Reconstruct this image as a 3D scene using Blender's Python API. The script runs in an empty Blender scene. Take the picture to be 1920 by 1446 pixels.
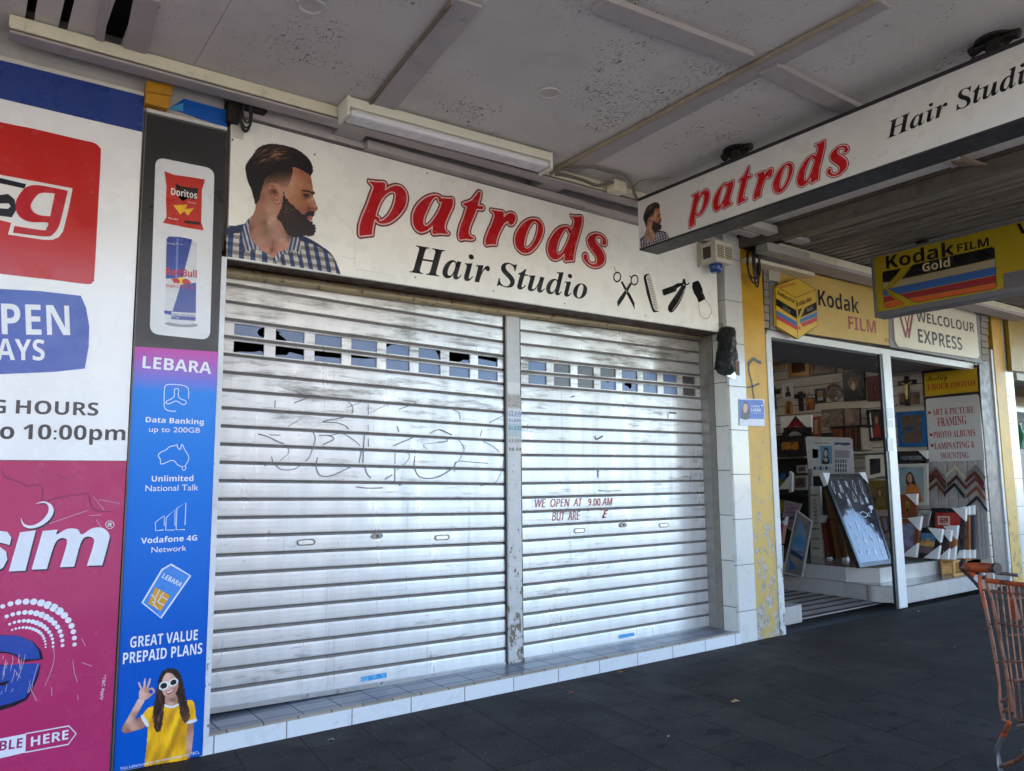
import bpy, math, random
import numpy as np
from mathutils import Vector, Matrix
from mathutils.geometry import tessellate_polygon
R = math.radians
sc = bpy.context.scene
col = sc.collection
rnd = random.Random(7)

# ---------------------------------------------------------------- camera, world, sun, exposure
F = 1436.82 / 1920.0
CAM = Vector((0.0, -4.764, 1.55))
RM = Matrix(((0.80974643, -0.5867171, -0.00858823), (0.06448385, 0.10352465, -0.99253437), (0.58322599, 0.80314736, 0.12166249)))
cd = bpy.data.cameras.new("camera")
cam = bpy.data.objects.new("camera", cd)
col.objects.link(cam)
cd.sensor_width = 36.0
cd.lens = 36.0 * F
cd.clip_start = 0.05
cd.clip_end = 500.0
rx, dn, fw = Vector(RM[0]), Vector(RM[1]), Vector(RM[2])
cam.matrix_world = Matrix(((rx.x, -dn.x, -fw.x, CAM.x), (rx.y, -dn.y, -fw.y, CAM.y), (rx.z, -dn.z, -fw.z, CAM.z), (0, 0, 0, 1)))
sc.camera = cam

SUN_EL, SUN_AZ = 57.0, 25.0        # the sun stands behind the shops, to the right of their back
w = bpy.data.worlds.new("World")
sc.world = w
w.use_nodes = True
wn = w.node_tree
bg = wn.nodes["Background"]
sky = wn.nodes.new("ShaderNodeTexSky")
sky.sky_type = 'NISHITA'
sky.sun_disc = False
sky.sun_elevation = R(SUN_EL)
sky.sun_rotation = R(SUN_AZ)
sky.dust_density = 0.3
sky.ozone_density = 3.0
wn.links.new(sky.outputs[0], bg.inputs[0])
bg.inputs[1].default_value = 0.15
sd = bpy.data.lights.new("sun", 'SUN')
sd.energy = 5.0
sd.angle = R(0.5)
sd.color = (1.0, 0.90, 0.76)
so = bpy.data.objects.new("sun", sd)
col.objects.link(so)
so.location = (20, 40, 40)
to_sun = Vector((math.sin(R(SUN_AZ)) * math.cos(R(SUN_EL)), math.cos(R(SUN_AZ)) * math.cos(R(SUN_EL)), math.sin(R(SUN_EL))))
so.rotation_euler = to_sun.to_track_quat('Z', 'Y').to_euler()
sc.view_settings.view_transform = 'Standard'
sc.view_settings.look = 'None'
sc.view_settings.exposure = 2.85
sc.view_settings.gamma = 1.0
sc.cycles.max_bounces = 8
sc.cycles.diffuse_bounces = 5
sc.cycles.use_denoising = True

# ---------------------------------------------------------------- materials
def lin(c):
    return tuple(((x / 255.0) / 12.92 if x <= 10.31 else ((x / 255.0 + 0.055) / 1.055) ** 2.4) for x in c)

class NT:
    def __init__(s, name):
        s.m = bpy.data.materials.new(name)
        s.m.use_nodes = True
        s.t = s.m.node_tree
        s.b = s.t.nodes["Principled BSDF"]
        s.co = None
    def n(s, t, **k):
        o = s.t.nodes.new(t)
        for a, v in k.items():
            setattr(o, a, v)
        return o
    def l(s, a, b):
        s.t.links.new(a, b)
    def obj(s, scale=(1, 1, 1), rot=(0, 0, 0)):
        if s.co is None:
            s.co = s.n("ShaderNodeTexCoord")
        mp = s.n("ShaderNodeMapping")
        mp.inputs["Scale"].default_value = scale
        mp.inputs["Rotation"].default_value = rot
        s.l(s.co.outputs["Object"], mp.inputs[0])
        return mp.outputs[0]
    def noise(s, scale, detail=4.0, rough=0.6, vec=None, dist=0.0):
        o = s.n("ShaderNodeTexNoise")
        o.inputs["Scale"].default_value = scale
        o.inputs["Detail"].default_value = detail
        o.inputs["Roughness"].default_value = rough
        o.inputs["Distortion"].default_value = dist
        s.l(vec if vec is not None else s.obj(), o.inputs["Vector"])
        return o.outputs["Fac"]
    def ramp(s, f, a, b, lo=0.0, hi=1.0):
        o = s.n("ShaderNodeMapRange")
        for i, v in zip((1, 2, 3, 4), (a, b, lo, hi)):
            o.inputs[i].default_value = v
        s.l(f, o.inputs[0])
        return o.outputs[0]
    def math(s, op, a, b):
        o = s.n("ShaderNodeMath", operation=op)
        for i, v in enumerate((a, b)):
            if isinstance(v, (int, float)):
                o.inputs[i].default_value = v
            else:
                s.l(v, o.inputs[i])
        return o.outputs[0]
    def mix(s, f, a, b):
        o = s.n("ShaderNodeMix", data_type='RGBA')
        for i, v in ((0, f), (6, a), (7, b)):
            if isinstance(v, (int, float)):
                o.inputs[i].default_value = v
            elif isinstance(v, tuple):
                o.inputs[i].default_value = (*v[:3], 1)
            else:
                s.l(v, o.inputs[i])
        return o.outputs[2]
    def bump(s, h, dist, st=1.0):
        o = s.n("ShaderNodeBump")
        o.inputs["Strength"].default_value = st
        o.inputs["Distance"].default_value = dist
        s.l(h, o.inputs["Height"])
        s.l(o.outputs[0], s.b.inputs["Normal"])
    def set(s, color=None, rough=None, metal=None, spec=None):
        for k, v in (("Base Color", color), ("Roughness", rough), ("Metallic", metal), ("Specular IOR Level", spec)):
            if v is None:
                continue
            if isinstance(v, tuple):
                s.b.inputs[k].default_value = (*v[:3], 1)
            elif isinstance(v, (int, float)):
                s.b.inputs[k].default_value = v
            else:
                s.l(v, s.b.inputs[k])
        return s

MATS = {}
def flat(c, rough=0.5, metal=0.0, var=0.10, scale=6.0, spec=0.5, dirt=0.0):
    """plain painted or printed surface with a little uneven tone; c is an sRGB triple of the surface's own colour"""
    key = (c, rough, metal, var, scale, spec, dirt)
    if key in MATS:
        return MATS[key]
    t = NT("paint_%d_%d_%d" % c)
    L = lin(c)
    f = t.ramp(t.noise(scale, 5.0, 0.65), 0.3, 0.7)
    cc = t.mix(f, tuple(x * (1 - var) for x in L), tuple(min(1, x * (1 + var)) for x in L))
    if dirt:
        g = t.ramp(t.noise(9.0, 8.0, 0.75), 0.56, 0.72, 0.0, dirt)
        cc = t.mix(g, cc, (0.06, 0.05, 0.04))
    rr = t.ramp(t.noise(scale * 2.3, 3.0), 0.3, 0.7, max(0.02, rough - 0.08), min(1, rough + 0.08))
    t.set(cc, rr, metal, spec)
    MATS[key] = t.m
    return t.m

def ink(c, rough=0.35):
    return flat(c, rough, 0.0, 0.04, 3.0)

def m_panel(name, c, rough=0.22, dirt=0.25):
    """laminated sign sheet: slight ripple, faint smears"""
    t = NT(name)
    L = lin(c)
    a = t.noise(2.0, 4.0)
    cc = t.mix(t.ramp(a, 0.35, 0.65), tuple(x * 0.95 for x in L), tuple(min(1, x * 1.04) for x in L))
    st = t.noise(1.0, 6.0, 0.7, t.obj((14, 14, 2.2)))
    cc = t.mix(t.ramp(st, 0.57, 0.8, 0.0, dirt), cc, tuple(x * 0.55 for x in L))
    sp = t.noise(60.0, 3.0, 0.6)
    cc = t.mix(t.ramp(sp, 0.72, 0.78, 0.0, dirt), cc, (0.07, 0.06, 0.05))
    t.set(cc, t.ramp(t.noise(5.0, 4.0), 0.3, 0.7, rough - 0.06, rough + 0.14))
    t.bump(t.noise(3.0, 2.0), 0.004, 0.35)
    return t.m

def m_soffit():
    """old lilac grey ceiling paint with clustered dark flakes"""
    t = NT("soffit_paint")
    big = t.noise(0.9, 3.0)
    cc = t.mix(t.ramp(big, 0.35, 0.65), lin((202, 195, 188)), lin((216, 209, 202)))
    fine = t.noise(58.0, 5.0, 0.75, t.obj((1.0, 0.55, 1.0), (0, 0, R(25))), 0.9)
    mask = t.ramp(t.noise(1.9, 5.0, 0.7), 0.40, 0.62)
    thr = t.math('SUBTRACT', fine, t.math('MULTIPLY', t.math('SUBTRACT', 1.0, mask), 0.15))
    flake = t.ramp(thr, 0.554, 0.582)
    cc = t.mix(t.math('MULTIPLY', flake, 0.9), cc, lin((62, 56, 54)))
    warm = t.ramp(t.noise(1.6, 6.0, 0.7, None, 1.2), 0.54, 0.74, 0.0, 0.22)
    cc = t.mix(warm, cc, lin((150, 136, 122)))
    t.set(cc, 0.75)
    t.bump(t.math('SUBTRACT', t.noise(30.0, 4.0), t.math('MULTIPLY', flake, 0.5)), 0.003, 0.6)
    return t.m

def m_pavers():
    t = NT("dark_pavers")
    base = t.n("ShaderNodeTexCoord")
    sep = t.n("ShaderNodeSeparateXYZ")
    t.l(base.outputs["Object"], sep.inputs[0])
    xs = t.math('SUBTRACT', sep.outputs[0], t.math('MULTIPLY', sep.outputs[1], 0.115))
    cmb = t.n("ShaderNodeCombineXYZ")
    t.l(t.math('ADD', sep.outputs[1], 0.735 + 9.3), cmb.inputs[0])
    t.l(t.math('ADD', xs, 19.35), cmb.inputs[1])
    br = t.n("ShaderNodeTexBrick")
    br.offset = 0.5
    br.inputs["Scale"].default_value = 1.0
    br.inputs["Mortar Size"].default_value = 0.006
    br.inputs["Mortar Smooth"].default_value = 0.2
    br.inputs["Brick Width"].default_value = 0.93
    br.inputs["Row Height"].default_value = 0.392
    br.inputs["Color1"].default_value = (*lin((58, 53, 50)), 1)
    br.inputs["Color2"].default_value = (*lin((46, 42, 40)), 1)
    br.inputs["Mortar"].default_value = (*lin((12, 11, 11)), 1)
    t.l(cmb.outputs[0], br.inputs["Vector"])
    st = t.ramp(t.noise(1.3, 5.0, 0.65), 0.35, 0.68, 0.0, 0.55)
    cc = t.mix(st, br.outputs["Color"], lin((38, 35, 34)))
    sp = t.ramp(t.noise(70.0, 2.0, 0.5), 0.66, 0.72, 0.0, 0.5)
    cc = t.mix(sp, cc, lin((150, 148, 146)))
    sp2 = t.ramp(t.noise(230.0, 2.0, 0.5), 0.62, 0.72, 0.0, 0.35)
    cc = t.mix(sp2, cc, lin((120, 118, 118)))
    gum = t.ramp(t.noise(5.0, 2.0, 0.4), 0.66, 0.68, 0.0, 0.6)
    cc = t.mix(gum, cc, lin((30, 29, 30)))
    t.set(cc, t.ramp(t.noise(2.5, 5.0), 0.3, 0.7, 0.58, 0.78), None, 0.15)
    t.bump(t.math('ADD', t.math('MULTIPLY', br.outputs["Fac"], -1.0), t.math('MULTIPLY', t.noise(150.0, 3.0), 0.25)), 0.004, 0.5)
    return t.m

def m_slat(dirt=1.0):
    """anodised shutter aluminium: fine vertical brushing, sooty horizontal smears thicker towards the top, fine scratches"""
    t = NT("shutter_aluminium")
    tc = t.n("ShaderNodeTexCoord")
    sep = t.n("ShaderNodeSeparateXYZ")
    t.l(tc.outputs["Object"], sep.inputs[0])
    br = t.noise(1.0, 4.0, 0.6, t.obj((9, 1, 0.5)))
    cc = t.mix(t.ramp(br, 0.3, 0.7), lin((210, 210, 209)), lin((226, 226, 225)))
    hgt = t.ramp(sep.outputs[2], 1.15, 2.7, 0.0, 1.0)
    sm = t.noise(1.0, 7.0, 0.72, t.obj((3.2, 1, 22)))
    cl = t.noise(1.1, 3.0, 0.6, t.obj((1, 1, 2.2)))
    k = t.math('ADD', t.math('MULTIPLY', sm, 0.62), t.math('MULTIPLY', cl, 0.38))
    k = t.math('ADD', k, t.math('MULTIPLY', hgt, 0.10))
    cc = t.mix(t.ramp(k, 0.58, 0.72, 0.0, 0.85 * dirt), cc, lin((70, 64, 58)))
    warm = t.math('MULTIPLY', hgt, t.ramp(t.noise(0.8, 4.0), 0.35, 0.7, 0.0, 0.30))
    cc = t.mix(warm, cc, lin((178, 165, 140)))
    fl = t.noise(1.0, 5.0, 0.7, t.obj((22, 1, 60)))
    cc = t.mix(t.ramp(fl, 0.66, 0.71, 0.0, 0.55), cc, lin((95, 90, 86)))
    dr = t.noise(1.0, 4.0, 0.6, t.obj((26, 1, 1.0)))
    cc = t.mix(t.ramp(dr, 0.63, 0.72, 0.0, 0.22), cc, lin((120, 118, 116)))
    t.set(cc, t.ramp(t.noise(1.0, 4.0, 0.6, t.obj((10, 1, 1.5))), 0.3, 0.7, 0.26, 0.40), 0.44)
    t.b.inputs["Anisotropic"].default_value = 0.85
    tg = t.n("ShaderNodeTangent", direction_type='RADIAL', axis='Z')
    t.l(tg.outputs[0], t.b.inputs["Tangent"])
    t.b.inputs["Anisotropic Rotation"].default_value = 0.25
    t.bump(t.noise(1.0, 3.0, 0.5, t.obj((2.0, 1, 0.6))), 0.004, 0.2)
    return t.m

def m_tile(c, w_, h_, grout, var=0.05, ox=0.0, oz=0.0, axis='XZ', rough=0.12, msize=0.004):
    """glazed tiles laid in a grid on a wall (XZ / YZ) or floor (XY)"""
    t = NT("glazed_tile")
    tc = t.n("ShaderNodeTexCoord")
    sep = t.n("ShaderNodeSeparateXYZ")
    t.l(tc.outputs["Object"], sep.inputs[0])
    cmb = t.n("ShaderNodeCombineXYZ")
    ia, ib = {'XZ': (0, 2), 'YZ': (1, 2), 'XY': (0, 1)}[axis]
    t.l(t.math('ADD', sep.outputs[ia], 30.0 + ox), cmb.inputs[0])
    t.l(t.math('ADD', sep.outputs[ib], 30.0 + oz), cmb.inputs[1])
    br = t.n("ShaderNodeTexBrick")
    br.offset = 0.0
    br.inputs["Scale"].default_value = 1.0
    br.inputs["Mortar Size"].default_value = msize
    br.inputs["Mortar Smooth"].default_value = 0.1
    br.inputs["Brick Width"].default_value = w_
    br.inputs["Row Height"].default_value = h_
    L = lin(c)
    br.inputs["Color1"].default_value = (*[x * (1 - var) for x in L], 1)
    br.inputs["Color2"].default_value = (*[min(1, x * (1 + var)) for x in L], 1)
    br.inputs["Mortar"].default_value = (*lin(grout), 1)
    t.l(cmb.outputs[0], br.inputs["Vector"])
    ve = t.ramp(t.noise(5.0, 6.0, 0.7, None, 1.5), 0.54, 0.60, 0.0, 0.18)
    cc = t.mix(ve, br.outputs["Color"], tuple(x * 0.6 for x in L))
    di = t.ramp(t.noise(11.0, 8.0, 0.75), 0.60, 0.72, 0.0, 0.35)
    cc = t.mix(di, cc, lin((92, 82, 66)))
    t.set(cc, t.math('ADD', t.math('MULTIPLY', br.outputs["Fac"], 0.5), rough))
    t.bump(t.math('MULTIPLY', br.outputs["Fac"], -1.0), 0.002, 0.6)
    return t.m

def m_peel(c, under, amount, sc_=9.0, rough=0.45, fade=None):
    """paint flaking off its render, more of it low down"""
    t = NT("peeling_paint")
    tc = t.n("ShaderNodeTexCoord")
    sep = t.n("ShaderNodeSeparateXYZ")
    t.l(tc.outputs["Object"], sep.inputs[0])
    low = t.ramp(sep.outputs[2], 0.0, 2.6, 0.085, -0.10)
    n1 = t.math('ADD', t.noise(sc_, 8.0, 0.72, t.obj((1.3, 1, 0.8))), low)
    pe = t.ramp(n1, 0.60 - amount, 0.615 - amount)
    L = lin(c)
    base = t.mix(t.ramp(t.noise(3.0, 5.0), 0.3, 0.7), tuple(x * 0.82 for x in L), tuple(min(1, x * 1.08) for x in L))
    if fade:
        fz = t.math('ADD', t.ramp(sep.outputs[2], 2.4, 0.9), t.math('MULTIPLY', t.math('SUBTRACT', t.noise(4.0, 5.0), 0.5), 0.8))
        base = t.mix(t.ramp(fz, 0.3, 1.0, 0.0, 0.75), base, lin(fade))
    cr = t.ramp(t.noise(26.0, 6.0, 0.7, None, 0.8), 0.60, 0.63, 0.0, 0.45)
    base = t.mix(cr, base, tuple(x * 0.35 for x in L))
    un = t.mix(t.ramp(t.noise(20.0, 4.0), 0.4, 0.6), lin(under), tuple(x * 0.6 for x in lin(under)))
    t.set(t.mix(pe, base, un), rough)
    t.bump(t.math('SUBTRACT', t.math('MULTIPLY', t.noise(40.0, 3.0), 0.2), pe), 0.0025, 0.8)
    return t.m

def m_check():
    """blue and off-white gingham printed shirt"""
    t = NT("gingham_print")
    tc = t.n("ShaderNodeTexCoord")
    sep = t.n("ShaderNodeSeparateXYZ")
    t.l(tc.outputs["Object"], sep.inputs[0])
    def stripe(v, p, ph):
        return t.math('GREATER_THAN', t.math('FRACT', t.math('ADD', t.math('DIVIDE', v, p), 10.0 + ph), 0.0), 0.5)
    wob = t.math('MULTIPLY', t.math('SUBTRACT', t.noise(5.0, 1.0), 0.5), 0.05)
    hx = t.math('ADD', t.math('ADD', sep.outputs[0], t.math('MULTIPLY', sep.outputs[1], -1.0)), wob)
    a = stripe(t.math('ADD', hx, t.math('MULTIPLY', sep.outputs[2], 0.10)), 0.062, 0.2)
    b = stripe(t.math('ADD', t.math('ADD', sep.outputs[2], t.math('MULTIPLY', hx, 0.03)), wob), 0.058, 0.0)
    c0 = t.mix(b, lin((190, 184, 172)), lin((140, 132, 128)))
    c1 = t.mix(b, lin((34, 68, 112)), lin((24, 50, 96)))
    t.set(t.mix(a, c0, c1), 0.35)
    return t.m

def m_hair(a, b, sx=60, sz=14):
    t = NT("printed_hair")
    f = t.noise(1.0, 5.0, 0.7, t.obj((sx, sx, sz), (0, R(35), 0)), 0.5)
    t.set(t.mix(t.ramp(f, 0.5, 0.72), lin(a), lin(b)), 0.35)
    return t.m

def m_grad(c_top, c_mid, c_bot, z0, z1, z2):
    t = NT("poster_gradient")  # printed pink to blue; the blue also deepens towards the bottom
    tc = t.n("ShaderNodeTexCoord")
    sep = t.n("ShaderNodeSeparateXYZ")
    t.l(tc.outputs["Object"], sep.inputs[0])
    f1 = t.ramp(sep.outputs[2], z1, z0)
    f2 = t.ramp(sep.outputs[2], z2, z1)
    lo = t.mix(f2, lin(c_bot), lin(c_mid))
    cc = t.mix(f1, lo, lin(c_top))
    sm = t.ramp(t.noise(1.0, 6.0, 0.7, t.obj((10, 10, 2))), 0.58, 0.75, 0.0, 0.12)
    t.set(t.mix(sm, cc, (0.12, 0.2, 0.4)), 0.28, None, 0.3)
    t.bump(t.noise(3.0, 2.0), 0.003, 0.3)
    return t.m

def m_art(cols, scale, seed=0.0, rough=0.3, stretch=(1, 1, 1)):
    """a blurred painting or photograph: soft patches running through a few colours"""
    t = NT("printed_picture")
    mp = t.obj(stretch)
    ad = t.n("ShaderNodeVectorMath", operation='ADD')
    t.l(mp, ad.inputs[0])
    ad.inputs[1].default_value = (seed, seed * 1.7, seed * 0.6)
    f = t.noise(scale, 5.0, 0.6, ad.outputs[0], 0.8)
    cr = t.n("ShaderNodeValToRGB")
    e = cr.color_ramp.elements
    n_ = len(cols)
    e[0].position = 0.30
    e[0].color = (*lin(cols[0]), 1)
    e[1].position = 0.70
    e[1].color = (*lin(cols[-1]), 1)
    for i in range(1, n_ - 1):
        x = e.new(0.30 + 0.40 * i / (n_ - 1))
        x.color = (*lin(cols[i]), 1)
    t.l(f, cr.inputs[0])
    t.set(cr.outputs[0], rough)
    return t.m

def m_metal(c, rough, metal=0.9, rust=0.0):
    t = NT("worn_metal")
    L = lin(c)
    cc = t.mix(t.ramp(t.noise(8.0, 5.0), 0.3, 0.7), tuple(x * 0.8 for x in L), L)
    if rust:
        r = t.ramp(t.noise(14.0, 8.0, 0.75), 0.62 - rust * 0.25, 0.70 - rust * 0.25)
        cc = t.mix(r, cc, t.mix(t.noise(50.0), lin((96, 52, 30)), lin((52, 32, 24))))
        t.set(None, None, t.math('SUBTRACT', metal, t.math('MULTIPLY', r, metal)))
    else:
        t.set(None, None, metal)
    t.set(cc, t.ramp(t.noise(12.0, 4.0), 0.3, 0.7, rough - 0.1, rough + 0.12))
    t.bump(t.noise(60.0, 4.0), 0.0008, 0.4)
    return t.m

def m_corrugated():
    t = NT("ribbed_steel_soffit")
    tc = t.n("ShaderNodeTexCoord")
    sep = t.n("ShaderNodeSeparateXYZ")
    t.l(tc.outputs["Object"], sep.inputs[0])
    cc = t.mix(t.ramp(t.noise(1.0, 6.0, 0.7, t.obj((9, 1.2, 1))), 0.36, 0.66), lin((152, 143, 130)), lin((98, 92, 86)))
    t.set(cc, 0.5, 0.15)
    return t.m

def m_panes(c, rough=0.25):
    t = NT("cloudy_plastic")
    L = lin(c)
    cc = t.mix(t.ramp(t.noise(7.0, 5.0), 0.35, 0.65), tuple(x * 0.8 for x in L), L)
    t.set(cc, rough)
    return t.m

# ---------------------------------------------------------------- planes and meshes
def ray(px, py):
    d = Vector(((px - 960) / (F * 1920), (py - 723) / (F * 1920), 1.0))
    return rx * d.x + dn * d.y + fw * d.z

class Plane:
    def __init__(s, o, n, u):
        s.o, s.n, s.u = Vector(o), Vector(n).normalized(), Vector(u).normalized()
        s.v = s.n.cross(s.u)
    def at(s, px, py):                        # photo point -> 3-D point on this plane
        d = ray(px, py)
        return CAM + d * ((s.o - CAM).dot(s.n) / d.dot(s.n))
    def uv(s, px, py):
        p = s.at(px, py) - s.o
        return (p.dot(s.u), p.dot(s.v))
    def P(s, u, v, off=0.0):
        return s.o + s.u * u + s.v * v + s.n * off

def PY(y): return Plane((0, y, 0), (0, -1, 0), (1, 0, 0))
def PX(x): return Plane((x, 0, 0), (-1, 0, 0), (0, -1, 0))
def PZ(z): return Plane((0, 0, z), (0, 0, 1), (1, 0, 0))

def crop(x0, y0, s):
    return lambda pts: [(x0 + a * s, y0 + b * s) for a, b in pts]

def smooth(pts, n=6, closed=True):
    """Catmull-Rom through the points; a point given twice stays a corner"""
    if closed:
        P = [pts[-1]] + list(pts) + [pts[0], pts[1]]
        m = len(pts)
    else:
        P = [pts[0]] + list(pts) + [pts[-1]]
        m = len(pts) - 1
    out = []
    for i in range(m):
        p0, p1, p2, p3 = P[i], P[i + 1], P[i + 2], P[i + 3]
        if p1 == p2:
            continue
        if p0 == p1: p0 = (2 * p1[0] - p2[0], 2 * p1[1] - p2[1])
        if p3 == p2: p3 = (2 * p2[0] - p1[0], 2 * p2[1] - p1[1])
        for k in range(n):
            t = k / n
            q = []
            for a in (0, 1):
                q.append(0.5 * (2 * p1[a] + (p2[a] - p0[a]) * t + (2 * p0[a] - 5 * p1[a] + 4 * p2[a] - p3[a]) * t * t + (3 * p1[a] - p0[a] - 3 * p2[a] + p3[a]) * t ** 3))
            out.append(tuple(q))
    if not closed:
        out.append(tuple(pts[-1]))
    return out

class MB:
    def __init__(s):
        s.V, s.Fc, s.I = [], [], []
    def face(s, pts, i=0):
        k = len(s.V)
        s.V += [Vector(p) for p in pts]
        s.Fc.append(tuple(range(k, k + len(pts))))
        s.I.append(i)
        return s
    def box(s, x0, x1, y0, y1, z0, z1, i=0):
        k = len(s.V)
        s.V += [Vector((x, y, z)) for x in (x0, x1) for y in (y0, y1) for z in (z0, z1)]
        for f in ((0, 1, 3, 2), (4, 6, 7, 5), (0, 4, 5, 1), (2, 3, 7, 6), (0, 2, 6, 4), (1, 5, 7, 3)):
            s.Fc.append(tuple(k + a for a in f))
            s.I.append(i)
        return s
    def hexa(s, a, b, i=0):                   # two quads, joined by sides
        k = len(s.V)
        n = len(a)
        s.V += [Vector(p) for p in a] + [Vector(p) for p in b]
        s.Fc.append(tuple(range(k, k + n)))
        s.Fc.append(tuple(range(k + 2 * n - 1, k + n - 1, -1)))
        s.I += [i, i]
        for j in range(n):
            j2 = (j + 1) % n
            s.Fc.append((k + j, k + n + j, k + n + j2, k + j2))
            s.I.append(i)
        return s
    def beam(s, a, b, up, w_, h_, i=0):       # bar from a to b; w_ along side, h_ along up, centred
        a, b, up = Vector(a), Vector(b), Vector(up)
        d = (b - a).normalized()
        sd_ = d.cross(up).normalized() * (w_ / 2)
        u_ = sd_.cross(d).normalized() * (h_ / 2)
        return s.hexa([a + sd_ + u_, a - sd_ + u_, a - sd_ - u_, a + sd_ - u_], [b + sd_ + u_, b - sd_ + u_, b - sd_ - u_, b + sd_ - u_], i)
    def tube(s, pts, r, n=8, i=0, cap=True):
        pts = [Vector(p) for p in pts]
        k = len(s.V)
        m = len(pts)
        rr = r if isinstance(r, (list, tuple)) else [r] * m
        ref = Vector((0.13, 0.31, 0.94))
        for j, p in enumerate(pts):
            d = (pts[min(j + 1, m - 1)] - pts[max(j - 1, 0)]).normalized()
            if abs(d.dot(ref)) > 0.95: rf = Vector((0.9, 0.4, 0.1))
            else: rf = ref
            a = d.cross(rf).normalized()
            b = d.cross(a)
            for q in range(n):
                t = 2 * math.pi * q / n
                s.V.append(p + a * (rr[j] * math.cos(t)) + b * (rr[j] * math.sin(t)))
        for j in range(m - 1):
            for q in range(n):
                q2 = (q + 1) % n
                s.Fc.append((k + j * n + q, k + j * n + q2, k + (j + 1) * n + q2, k + (j + 1) * n + q))
                s.I.append(i)
        if cap:
            s.Fc.append(tuple(k + q for q in range(n - 1, -1, -1)))
            s.Fc.append(tuple(k + (m - 1) * n + q for q in range(n)))
            s.I += [i, i]
        return s
    def poly(s, pl, uv, off=0.0, i=0, holes=()):
        loops = [list(uv)] + [list(h) for h in holes]
        tri = tessellate_polygon([[Vector((a, b, 0)) for a, b in L] for L in loops])
        fl = [p for L in loops for p in L]
        k = len(s.V)
        s.V += [pl.P(a, b, off) for a, b in fl]
        for t in tri:
            A, B, C = (fl[q] for q in t)
            ar = (B[0] - A[0]) * (C[1] - A[1]) - (B[1] - A[1]) * (C[0] - A[0])
            if abs(ar) < 1e-12: continue
            t = tuple(t) if ar > 0 else (t[0], t[2], t[1])
            s.Fc.append(tuple(k + q for q in t))
            s.I.append(i)
        return s
    def slab(s, pl, uv, o0, o1, i=0):         # an outline with thickness, o0 back, o1 front
        n = len(uv)
        ar = sum(uv[j][0] * uv[(j + 1) % n][1] - uv[(j + 1) % n][0] * uv[j][1] for j in range(n))
        if ar < 0: uv = list(uv)[::-1]
        s.poly(pl, uv, o1, i)
        k = len(s.V)
        s.V += [pl.P(a, b, o1) for a, b in uv] + [pl.P(a, b, o0) for a, b in uv]
        for j in range(n):
            j2 = (j + 1) % n
            s.Fc.append((k + j, k + n + j, k + n + j2, k + j2))
            s.I.append(i)
        s.Fc.append(tuple(k + n + j for j in range(n - 1, -1, -1)))
        s.I.append(i)
        return s
    def ribbon(s, pl, uv, w_, off=0.0, i=0, closed=False):
        n = len(uv)
        L, Rr = [], []
        for j in range(n):
            a = uv[(j - 1) % n] if closed or j > 0 else uv[j]
            b = uv[(j + 1) % n] if closed or j < n - 1 else uv[j]
            dx, dy = b[0] - a[0], b[1] - a[1]
            l_ = math.hypot(dx, dy) or 1
            ww = w_[j] if isinstance(w_, (list, tuple)) else w_
            nx, ny = -dy / l_ * ww / 2, dx / l_ * ww / 2
            L.append((uv[j][0] + nx, uv[j][1] + ny))
            Rr.append((uv[j][0] - nx, uv[j][1] - ny))
        for j in range(n if closed else n - 1):
            j2 = (j + 1) % n
            s.face([pl.P(*Rr[j], off), pl.P(*Rr[j2], off), pl.P(*L[j2], off), pl.P(*L[j], off)], i)
        return s
    def disc(s, pl, c, r, off=0.0, i=0, ry=None, n=20):
        ry = ry or r
        return s.face([pl.P(c[0] + r * math.cos(2 * math.pi * k / n), c[1] + ry * math.sin(2 * math.pi * k / n), off) for k in range(n)], i)
    def build(s, name, mats, parent=None, smooth_=False, bevel=0.0):
        base = Vector(parent['base']) if parent is not None and 'base' in parent.keys() else Vector((0, 0, 0))
        me = bpy.data.meshes.new(name)
        me.from_pydata([tuple(v) for v in s.V], [], s.Fc)
        if not isinstance(mats, (list, tuple)): mats = [mats]
        for m_ in mats: me.materials.append(m_)
        me.polygons.foreach_set("material_index", s.I)
        if smooth_:
            me.shade_smooth()
            me.set_sharp_from_angle(angle=R(40))
        me.update()
        o = bpy.data.objects.new(name, me)
        col.objects.link(o)
        if parent is not None:
            o.parent = parent
            o.matrix_parent_inverse = Matrix.Translation(-base)
        if bevel:
            b = o.modifiers.new("bevel", 'BEVEL')
            b.width = bevel
            b.segments = 2
            b.limit_method = 'ANGLE'
        return o

def tag(o, label, cat, group=None):
    o['label'] = label
    o['category'] = cat
    if group: o['group'] = group
    return o
def thing(name, label, cat, base=(0, 0, 0), group=None):
    o = bpy.data.objects.new(name, None)
    col.objects.link(o)
    o.location = base
    o['base'] = tuple(base)
    o.empty_display_size = 0.1
    return tag(o, label, cat, group)
def struct(o):
    o['kind'] = 'structure'
    return o
def sub(parent, name, mats, mb, **k):
    return mb.build(name, mats, parent, **k)

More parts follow.
